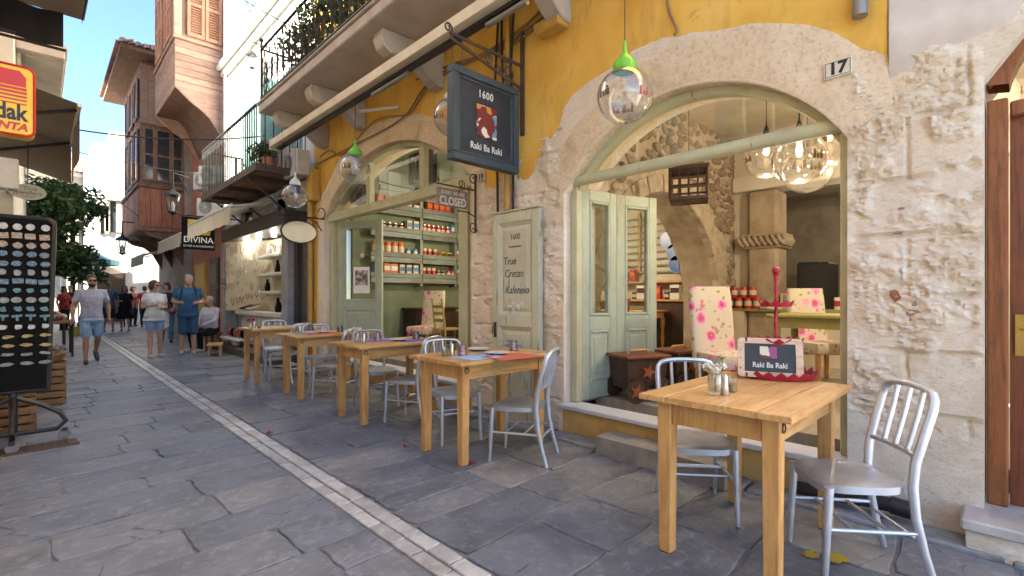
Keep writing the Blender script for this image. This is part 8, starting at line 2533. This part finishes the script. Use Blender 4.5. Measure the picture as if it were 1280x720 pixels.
def person(lab, loc, rz, H, pose, skin, hair, top, bottom, shoes, bottom_len=0.5, female=False, voxel=0.0085, sleeve=0.55, dress=False, extras=None, seated=False, hairstyle='short', girth=1.0, long_sleeve=False):
    t = thing('person', lab, 'person', loc, rz, 'people in the street')
    s = H / 1.75
    t.scale = (s, s, s)
    P = dict(hipL=(0.09, 0, 0.9), hipR=(-0.09, 0, 0.9), kneeL=(0.1, -0.04, 0.48), kneeR=(-0.1, -0.04, 0.48), ankL=(0.1, 0.02, 0.08), ankR=(-0.1, 0.02, 0.08),
             shL=(0.185, 0, 1.42), shR=(-0.185, 0, 1.42), elL=(0.25, 0.03, 1.14), elR=(-0.25, 0.03, 1.14), wrL=(0.26, -0.06, 0.9), wrR=(-0.26, -0.06, 0.9), footL=(0, -1, 0), footR=(0, -1, 0), off=(0, 0, 0), head=(0, 0, 0), yaw=0.0)
    P.update(pose)
    if female:
        P['shL'] = (0.16, 0, 1.40); P['shR'] = (-0.16, 0, 1.40)
        for k_, v_ in pose.items():
            if k_ in ('shL', 'shR'): P[k_] = v_
    if girth > 1.05:
        for k_ in ('shL', 'shR'): P[k_] = (P[k_][0] * 1.08, P[k_][1], P[k_][2])
    g_ = girth
    b = MB()
    hw = 0.175 if female else 0.165
    torso = [(0, 0, 0.80, hw * 0.8, 0.10), (0, 0.005, 0.9, hw, 0.12), (0, 0.0, 1.0, hw * 0.95, 0.118), (0, -0.005, 1.1, 0.135 if female else 0.15, 0.112), (0, -0.01, 1.22, 0.148 if female else 0.165, 0.118), (0, -0.01, 1.32, 0.16 if female else 0.18, 0.115), (0, 0.0, 1.4, 0.15 if female else 0.17, 0.085), (0, 0.005, 1.455, 0.09, 0.065), (0, 0.0, 1.5, 0.055, 0.058), (0, -0.01, 1.56, 0.052, 0.056)]
    torso = [(x, y - (0.03 * (g_ - 1) / 0.2 if 0.95 < z < 1.25 else 0), z, rx * (1 + (g_ - 1) * (0.9 if z < 1.42 else 0.2)), ry * (1 + (g_ - 1) * (1.2 if z < 1.35 else 0.2))) for (x, y, z, rx, ry) in torso]
    loft(b, torso)
    if female:
        for sx in (-1, 1): b.sphere((sx * 0.07, -0.1 * g_, 1.26), 0.068, (1, 0.85, 1), 12, 8)
    # head with a face
    hx, hy, hz = P['head']
    hc = V((hx, hy - 0.02, 1.63 + hz))
    Rh = Matrix.Rotation(P['yaw'], 3, 'Z')
    hp = lambda x, y, z: hc + Rh @ V((x, y, z))
    b.sphere(hp(0, 0.005, 0.02), 0.095, (0.8, 1.02, 1.05), 16, 12, rot=Rh); b.sphere(hp(0, -0.022, -0.045), 0.07, (0.84, 0.95, 1.1), 14, 10, rot=Rh)
    b.tube([hp(0, -0.088, 0.018), hp(0, -0.108, -0.022), hp(0, -0.093, -0.032)], [0.008, 0.0135, 0.009], 8)
    b.sphere(hp(0, -0.083, -0.062), 0.022, (1.1, 0.5, 0.45), 10, 6, rot=Rh)
    for sx in (-1, 1): b.sphere(hp(sx * 0.078, 0.01, -0.005), 0.022, (0.4, 0.8, 1.3), 8, 6, rot=Rh)
    b.tube([V((0, 0.005, 1.47)), hp(0, 0.01, -0.06)], [0.056, 0.052], 10)
    hands = []
    for sd, sg in (('L', 1), ('R', -1)):
        hip, kn, an = P['hip' + sd], P['knee' + sd], P['ank' + sd]
        limb(b, [hip, lerp(hip, kn, 0.4), lerp(hip, kn, 0.85), kn], [0.085 * (1.08 if female else 1), 0.078 * (1.08 if female else 1), 0.056, 0.052])
        cm = lerp(kn, an, 0.32) + V((0, 0.014, 0))
        limb(b, [kn, cm, lerp(kn, an, 0.72), an], [0.052, 0.054, 0.038, 0.034])
        fd = V(P['foot' + sd]).normalized()
        an_ = V(an)
        limb(b, [an_ - fd * 0.03 + V((0, 0, -0.035)), an_ + fd * 0.09 + V((0, 0, -0.045)), an_ + fd * 0.155 + V((0, 0, -0.052))], [0.036, 0.036, 0.026])
        b.tube([an_, an_ + V((0, 0, -0.04))], [0.034, 0.036], 8)
        sh, el, wr = P['sh' + sd], P['el' + sd], P['wr' + sd]
        limb(b, [lerp((0, 0, 1.4), sh, 0.7), sh, lerp(sh, el, 0.45), el], [0.062, 0.056, 0.047, 0.038])
        limb(b, [el, lerp(el, wr, 0.3), wr], [0.038, 0.039, 0.026])
        # hand: palm, four fingers of different length, thumb off its side
        d = (V(wr) - V(el)).normalized()
        side = V((0, -1, 0)) if abs(d.z) > 0.7 else V((0, 0, 1))
        side = (side - d * side.dot(d)).normalized()
        nrm = d.cross(side) * (-sg)
        w = V(wr)
        limb(b, [w, w + d * 0.05, w + d * 0.085], [0.026, 0.032, 0.03])
        for fi, (o_, L_) in enumerate(((0.024, 0.066), (0.008, 0.075), (-0.009, 0.07), (-0.025, 0.055))):
            r0 = w + d * 0.085 + side * o_
            limb(b, [r0, r0 + d * L_ * 0.5 + nrm * 0.008, r0 + d * L_ * 0.85 + nrm * 0.028], [0.0105, 0.0098, 0.0085], 7)
        r0 = w + d * 0.03 + side * 0.026
        limb(b, [r0, r0 + d * 0.035 + side * 0.022 + nrm * 0.008, r0 + d * 0.06 + side * 0.022 + nrm * 0.022], [0.0125, 0.0115, 0.0095], 7)
    remesh(b, 'body', skin, t, voxel, 4)
    # upper garment
    c = MB()
    lo = 0.84 if not dress else 0.62
    ex = 0.016
    ring = [(x, y, z, rx + ex, ry + ex) for (x, y, z, rx, ry) in torso if z < 1.44 and z > lo + 0.05]
    base = [(0, 0, lo, (hw + 0.035) * (1 + (g_ - 1) * 0.9) + (0.06 if dress else 0), 0.15 * (1 + (g_ - 1)) + (0.04 if dress else 0))]
    if dress: base = [(0, 0.01, 0.46, 0.23 * g_, 0.19 * g_)] + base
    if seated: base = []; ring = [r_ for r_ in ring if r_[2] > 0.85]
    loft(c, base + ring + [(0, 0.004, 1.452, 0.105, 0.078), (0, 0.0, 1.475, 0.075, 0.07)])
    if female:
        for sx in (-1, 1): c.sphere((sx * 0.07, -0.105 * g_, 1.26), 0.078, (1, 0.85, 1), 12, 8)
    for sd in 'LR':
        sh, el, wr = P['sh' + sd], P['el' + sd], P['wr' + sd]
        if long_sleeve:
            limb(c, [lerp((0, 0, 1.4), sh, 0.6), sh, lerp(sh, el, 0.5), el], [0.07, 0.068, 0.058, 0.05]); limb(c, [el, lerp(el, wr, 0.9)], [0.054, 0.04])
        else:
            limb(c, [lerp((0, 0, 1.4), sh, 0.6), V(sh) + V((0, 0, 0.004)), lerp(sh, el, sleeve)], [0.068, 0.066, 0.061])
    remesh(c, 'dress' if dress else 'shirt', top, t, voxel * 1.2, 5)
    if not dress:
        c = MB()
        loft(c, [(0, 0.005, 0.8, hw * 0.95 * g_, 0.125 * g_), (0, 0.005, 0.9, (hw + 0.016) * g_, 0.138 * g_), (0, 0.0, 1.0, (hw * 0.95 + 0.012) * g_, 0.13 * g_)])
        for sd in 'LR':
            hip, kn, an = P['hip' + sd], P['knee' + sd], P['ank' + sd]
            f = min(1.0, bottom_len)
            full = bottom_len > 1
            limb(c, [hip, lerp(hip, kn, 0.5 * f), lerp(hip, kn, f)], [0.108 * (1.04 if female else 1), 0.098 * (1.04 if female else 1), 0.09 if not full else 0.066])
            if full: limb(c, [kn, lerp(kn, an, 0.4), lerp(kn, an, 0.96)], [0.066, 0.066, 0.052])
        remesh(c, 'trousers' if bottom_len > 1 else 'shorts', bottom, t, voxel * 1.2, 4)
    for sd in 'LR':
        an_ = V(P['ank' + sd]); fd = V(P['foot' + sd]).normalized()
        c = MB()
        limb(c, [an_ - fd * 0.045 + V((0, 0, -0.042)), an_ + fd * 0.05 + V((0, 0, -0.042)), an_ + fd * 0.12 + V((0, 0, -0.048)), an_ + fd * 0.17 + V((0, 0, -0.055))], [0.042, 0.045, 0.041, 0.028])
        remesh(c, 'shoe', shoes, t, voxel * 1.2, 3)
    # hair
    c = MB()
    c.sphere(hp(0, 0.024, 0.05), 0.104, (0.87, 0.98, 0.92), 16, 10, rot=Rh)
    if hairstyle == 'short':
        c.sphere(hp(0, 0.05, 0.0), 0.082, (0.92, 0.8, 0.95), 12, 8, rot=Rh)
    elif hairstyle == 'bob':
        c.sphere(hp(0, 0.05, -0.01), 0.098, (0.98, 0.85, 1.05), 14, 10, rot=Rh)
        for sx in (-1, 1): c.sphere(hp(sx * 0.07, 0.01, 0.0), 0.05, (0.6, 1, 1.5), 10, 8, rot=Rh)
        c.sphere(hp(0.03, -0.06, 0.075), 0.045, (1.2, 0.7, 0.5), 10, 7, rot=Rh)
    elif hairstyle == 'long':
        c.sphere(hp(0, 0.06, -0.06), 0.095, (0.95, 0.7, 1.5), 14, 10, rot=Rh)
        for sx in (-1, 1): c.sphere(hp(sx * 0.075, 0.0, -0.06), 0.045, (0.6, 1, 2.2), 10, 8, rot=Rh)
    elif hairstyle == 'cap':
        c.lathe([(0.0001, 0.0), (0.09, 0), (0.1, 0.004), (0.0001, 0.012)], tuple(hp(0, -0.075, 0.07)), 14)
    remesh(c, 'hair' if hairstyle != 'cap' else 'cap', hair, t, voxel, 3)
    if extras: extras(t, hp, P, voxel)
    return t
def shades(t, hp, P, vx):
    m = MB()
    for sx in (-1, 1):
        m.sphere(hp(sx * 0.034, -0.089, 0.016), 0.027, (1.05, 0.35, 0.8), 12, 8)
        m.tube([hp(sx * 0.058, -0.08, 0.02), hp(sx * 0.08, 0.0, 0.02)], 0.004, 5)
    m.tube([hp(-0.012, -0.098, 0.02), hp(0.012, -0.098, 0.02)], 0.004, 5)
    m.build('sunglasses', 'black_plastic', t, smooth=True)
def eyes(t, hp, P, vx):
    for sx in (-1, 1):
        m = MB(); m.sphere(hp(sx * 0.032, -0.084, 0.018), 0.009, (1.3, 0.6, 0.7), 8, 6); m.build('eye', 'hair_dark', t, smooth=True)
    m = MB(); m.sphere(hp(0, -0.093, -0.062), 0.016, (1.2, 0.3, 0.3), 8, 6); m.build('mouth', mat('lip', (0.3, 0.1, 0.08), None, 0.5), t, smooth=True)
def beard(t, hp, P, vx):
    shades(t, hp, P, vx)
    c = MB(); c.sphere(hp(0, -0.035, -0.075), 0.068, (0.9, 0.95, 0.75), 14, 10)
    remesh(c, 'beard', 'hair_dark', t, vx, 3)
cloth('tee_lavender', (0.46, 0.46, 0.55)); cloth('denim_light', (0.28, 0.4, 0.58), (0.2, 0.3, 0.48)); cloth('tee_white', (0.72, 0.71, 0.68)); cloth('tee_blue', (0.05, 0.13, 0.24)); cloth('short_blue', (0.05, 0.11, 0.2), (0.035, 0.08, 0.16)); cloth('top_navy', (0.03, 0.035, 0.06)); cloth('jeans', (0.1, 0.2, 0.36), (0.07, 0.15, 0.28)); cloth('shirt_lilac', (0.6, 0.57, 0.66)); cloth('cloth_black', (0.015, 0.015, 0.017)); cloth('tee_slate', (0.12, 0.18, 0.26)); cloth('top_red', (0.35, 0.05, 0.05))
mat('shoe_dark', (0.02, 0.02, 0.025), None, 0.6); mat('shoe_pale', (0.5, 0.46, 0.42), None, 0.6); mat('shoe_blue', (0.08, 0.18, 0.24), None, 0.6)
# man in a pale t-shirt, mid stride
person('man in pale lavender t-shirt, light denim shorts and sunglasses striding down the street', (0.72, 12.5, 0.003), R(4), 1.70,
       dict(kneeR=(-0.1, -0.1, 0.49), ankR=(-0.1, -0.1, 0.075), hipL=(0.09, 0.0, 0.9), kneeL=(0.1, 0.02, 0.5), ankL=(0.11, 0.33, 0.2), footL=(0.1, -0.65, -0.75), footR=(-0.1, -1, 0), elL=(0.27, 0.06, 1.15), wrL=(0.27, 0.0, 0.9), elR=(-0.27, 0.03, 1.15), wrR=(-0.29, -0.05, 0.9)),
       'skin_tan', 'hair_dark', 'tee_lavender', 'denim_light', 'shoe_dark', 0.8, extras=beard, sleeve=0.6)
# woman eating ice cream
def icecream(t, hp, P, vx):
    shades(t, hp, P, vx)
    m = MB(); m.lathe([(0.025, 0), (0.04, 0.06), (0.0001, 0.06)], (0.02, -0.3, 1.13), 14); m.build('paper_cup', 'tin_white', t, smooth=True)
    m = MB(); m.sphere((0.02, -0.3, 1.2), 0.038); m.build('ice_cream', mat('ice_cream', (0.66, 0.64, 0.35), None, 0.6), t, smooth=True)
person('woman in white t-shirt and denim shorts holding a cup of ice cream', (1.74, 12.66, 0.003), R(8), 1.62,
       dict(kneeL=(0.1, -0.02, 0.48), ankL=(0.11, 0.03, 0.08), kneeR=(-0.1, -0.06, 0.48), ankR=(-0.11, -0.08, 0.08), elL=(0.22, 0.0, 1.13), wrL=(0.08, -0.22, 1.13), elR=(-0.23, 0.0, 1.15), wrR=(-0.03, -0.21, 1.2), yaw=R(35)),
       'skin_light', 'hair_brown', 'tee_white', 'denim_light', 'shoe_pale', 0.55, True, extras=icecream, hairstyle='bob', girth=1.12, sleeve=0.4)
# grey haired man with backpack straps
def straps(t, hp, P, vx):
    eyes(t, hp, P, vx)
    for sx in (-1, 1):
        m = MB(); m.tube([(sx * 0.12, 0.12, 1.3), (sx * 0.125, 0.06, 1.455), (sx * 0.125, -0.04, 1.47), (sx * 0.13, -0.125, 1.38), (sx * 0.15, -0.14, 1.25), (sx * 0.18, -0.06, 1.12)], 0.018, 8, flat=0.6); m.build('backpack_strap', 'top_navy', t, smooth=True)
    m = MB(); m.box(-0.14, 0.14, 0.14, 0.27, 1.0, 1.42); m.build('backpack', 'top_navy', t, bevel=0.05, segs=2, smooth=True)
person('grey haired man in blue t-shirt and dark denim shorts with backpack straps', (2.38, 12.86, 0.003), R(-6), 1.77,
       dict(kneeL=(0.1, -0.05, 0.48), ankL=(0.09, -0.03, 0.08), kneeR=(-0.1, 0.0, 0.48), ankR=(-0.12, 0.08, 0.08), elL=(0.27, 0.03, 1.15), wrL=(0.13, -0.2, 1.13), elR=(-0.28, 0.03, 1.16), wrR=(-0.16, -0.2, 1.14), head=(0, -0.02, -0.01), yaw=R(-15)),
       'skin_light', 'hair_grey', 'tee_blue', 'short_blue', 'shoe_pale', 0.95, extras=straps, girth=1.12)
# woman in navy behind, with bag and shawl
def bag(t, hp, P, vx):
    eyes(t, hp, P, vx)
    m = MB(); m.sphere((0.12, -0.17, 0.93), 0.11, (1.2, 0.6, 0.8), 14, 9); m.build('shoulder_bag', mat('bag_rose', (0.2, 0.07, 0.09), None, 0.6), t, smooth=True)
    m = MB(); m.tube([(0.1, -0.19, 0.98), (0.0, -0.16, 1.25), (-0.12, -0.05, 1.47), (-0.1, 0.1, 1.35), (0.05, 0.16, 1.0)], 0.01, 6); m.build('bag_strap', 'bag_rose', t, smooth=True)
    m = MB(); m.grid(lambda u, w: (-0.2 + 0.26 * u, -0.17 - 0.02 * math.sin(u * 9), 0.92 - 0.5 * w - 0.05 * math.sin(u * 5)), 12, 8); m.build('shawl', 'tee_white', t, smooth=True)
q = atZ(208, 428)
person('woman in navy top and blue jeans carrying a rose coloured bag', (q.x, q.y, 0.003), R(-5), 1.66,
       dict(kneeL=(0.1, -0.1, 0.48), ankL=(0.1, -0.12, 0.08), ankR=(-0.1, 0.15, 0.1), kneeR=(-0.1, -0.02, 0.48), yaw=R(-25), elL=(0.23, 0.0, 1.13), wrL=(0.15, -0.18, 1.0)),
       'skin_light', 'hair_brown', 'top_navy', 'jeans', 'shoe_dark', 1.2, True, voxel=0.011, extras=bag, hairstyle='bob', girth=1.05)
# seated man with his back to the shop
person('man in lilac shirt and black trousers sitting on a low stool', (2.95, 13.45, -0.42), R(-62), 1.72,
       dict(hipL=(0.1, 0.0, 0.9), hipR=(-0.1, 0, 0.9), kneeL=(0.14, -0.42, 0.86), kneeR=(-0.14, -0.42, 0.86), ankL=(0.14, -0.38, 0.51), ankR=(-0.14, -0.36, 0.51), elL=(0.25, -0.12, 1.15), wrL=(0.1, -0.3, 1.05), elR=(-0.25, -0.12, 1.15), wrR=(-0.1, -0.3, 1.05), head=(0, -0.04, -0.02)),
       'skin_tan', 'hair_grey', 'shirt_lilac', 'cloth_black', 'shoe_pale', 1.2, voxel=0.011, seated=True, girth=1.1, long_sleeve=True)
# further people
q = atZ(135, 414.5)
person('man in slate t-shirt, navy shorts and dark cap further down the street', (q.x, q.y, 0.003), R(5), 1.8, dict(elL=(0.3, 0.02, 1.18), wrL=(0.26, -0.1, 0.98), ankL=(0.12, -0.1, 0.08), kneeL=(0.1, -0.1, 0.48)), 'skin_tan', 'hair_dark', 'tee_slate', 'top_navy', 'shoe_blue', 0.85, voxel=0.014, hairstyle='cap', extras=shades)
q = atZ(156, 413.5)
person('woman in a loose black dress and blue shoes', (q.x, q.y, 0.003), R(0), 1.68, dict(ankL=(0.1, -0.15, 0.08), kneeL=(0.1, -0.1, 0.48), elL=(0.26, 0, 1.14), wrL=(0.24, -0.15, 0.98), elR=(-0.26, 0, 1.14), wrR=(-0.15, -0.2, 1.15)), 'skin_light', 'hair_dark', 'cloth_black', 'cloth_black', 'shoe_blue', 0.8, True, voxel=0.014, dress=True, hairstyle='long', girth=1.2, extras=eyes)
q = atZ(181, 409)
person('person in a dark top walking away beyond the ice cream woman', (q.x, q.y, 0.003), R(170), 1.7, dict(), 'skin_tan', 'hair_dark', 'top_red', 'top_navy', 'shoe_dark', 1.2, voxel=0.016)
q = atZ(80, 413)
person('person in a red top at the market tables beneath the tree', (q.x, q.y, 0.003), R(40), 1.66, dict(elL=(0.25, -0.1, 1.15), wrL=(0.15, -0.3, 1.05)), 'skin_tan', 'hair_dark', 'top_red', 'cloth_black', 'shoe_dark', 1.2, True, voxel=0.015, hairstyle='long')
q = atZ(88, 408)
person('person in dark clothes beneath the street canopy', (q.x, q.y, 0.003), R(-30), 1.74, dict(), 'skin_tan', 'hair_dark', 'cloth_black', 'jeans', 'shoe_dark', 1.2, voxel=0.016)
q = atZ(166, 408)
person('person in a dark red top standing by the far shop doorway', (q.x, q.y, 0.003), R(25), 1.7, dict(), 'skin_light', 'hair_brown', 'bead_red', 'top_navy', 'shoe_dark', 1.2, True, voxel=0.016, hairstyle='bob')
# ================================================================ small things inside
for i, y in enumerate((0.85, 1.0, 1.18, 1.4, 1.62, 1.8, 2.2)):
    kd, bd_, bn, nm = [('bottle', 'tin_green', 'tin_cream', 'green bottle with cream label'), ('tin', 'tin_white', 'tin_red', 'white tin with red band'), ('bottle', 'jar_dark', 'tin_cream', 'dark bottle with cream label'), ('jar', 'tin_cream', 'tin_red', 'cream jar with red band')][i % 4]
    put(kd, bd_, bn, 0.08, 0.2, (8.2 + 0.06 * (i % 3), y, 1.1), 0.3 * i, nm + ' on the olive counter before the kitchen', 'things on the kitchen counter')
t = thing('crystal_lamp', 'purple crystal lamp on a dark tray upon the olive table', 'lamp', (5.75, 0.78, FZ + 0.84))
m = MB(); m.lathe([(0.0001, 0.0), (0.13, 0.0), (0.14, 0.015), (0.0001, 0.012)], n=20); m.build('tray', 'dark_wood', t, smooth=True)
m = MB(); m.lathe([(0.075, 0.014), (0.085, 0.05), (0.06, 0.12), (0.03, 0.15), (0.0001, 0.155)], n=9); m.build('shade', 'purple_glass', t)
t = thing('napkin_holder', 'white napkin holder upon the olive table', 'holder', (5.7, 0.62, FZ + 0.84), 0.4)
m = MB(); m.box(-0.06, 0.06, -0.03, 0.03, 0, 0.01); m.build('base', 'steel', t)
for s_ in (-1, 1):
    m = MB(); m.box(-0.06, 0.06, s_ * 0.028 - 0.002, s_ * 0.028 + 0.002, 0.01, 0.1); m.build('side', 'steel', t)
m = MB(); m.box(-0.07, 0.07, -0.024, 0.024, 0.011, 0.14); m.build('napkins', 'poster_paper', t, bevel=0.004)
t = thing('paper_stack', 'pile of pale blue and yellow papers on the counter by the column', 'paper', (8.05, 2.62, 1.1), 0.3)
for i in range(4):
    m = MB(); m.box(-0.1, 0.1, -0.14, 0.14, i * 0.008, i * 0.008 + 0.007); m.build('sheet', ['tin_yellow', 'poster_paper', 'paper_blue', 'poster_paper'][i], t, rot=(0, 0, 0.15 * i))
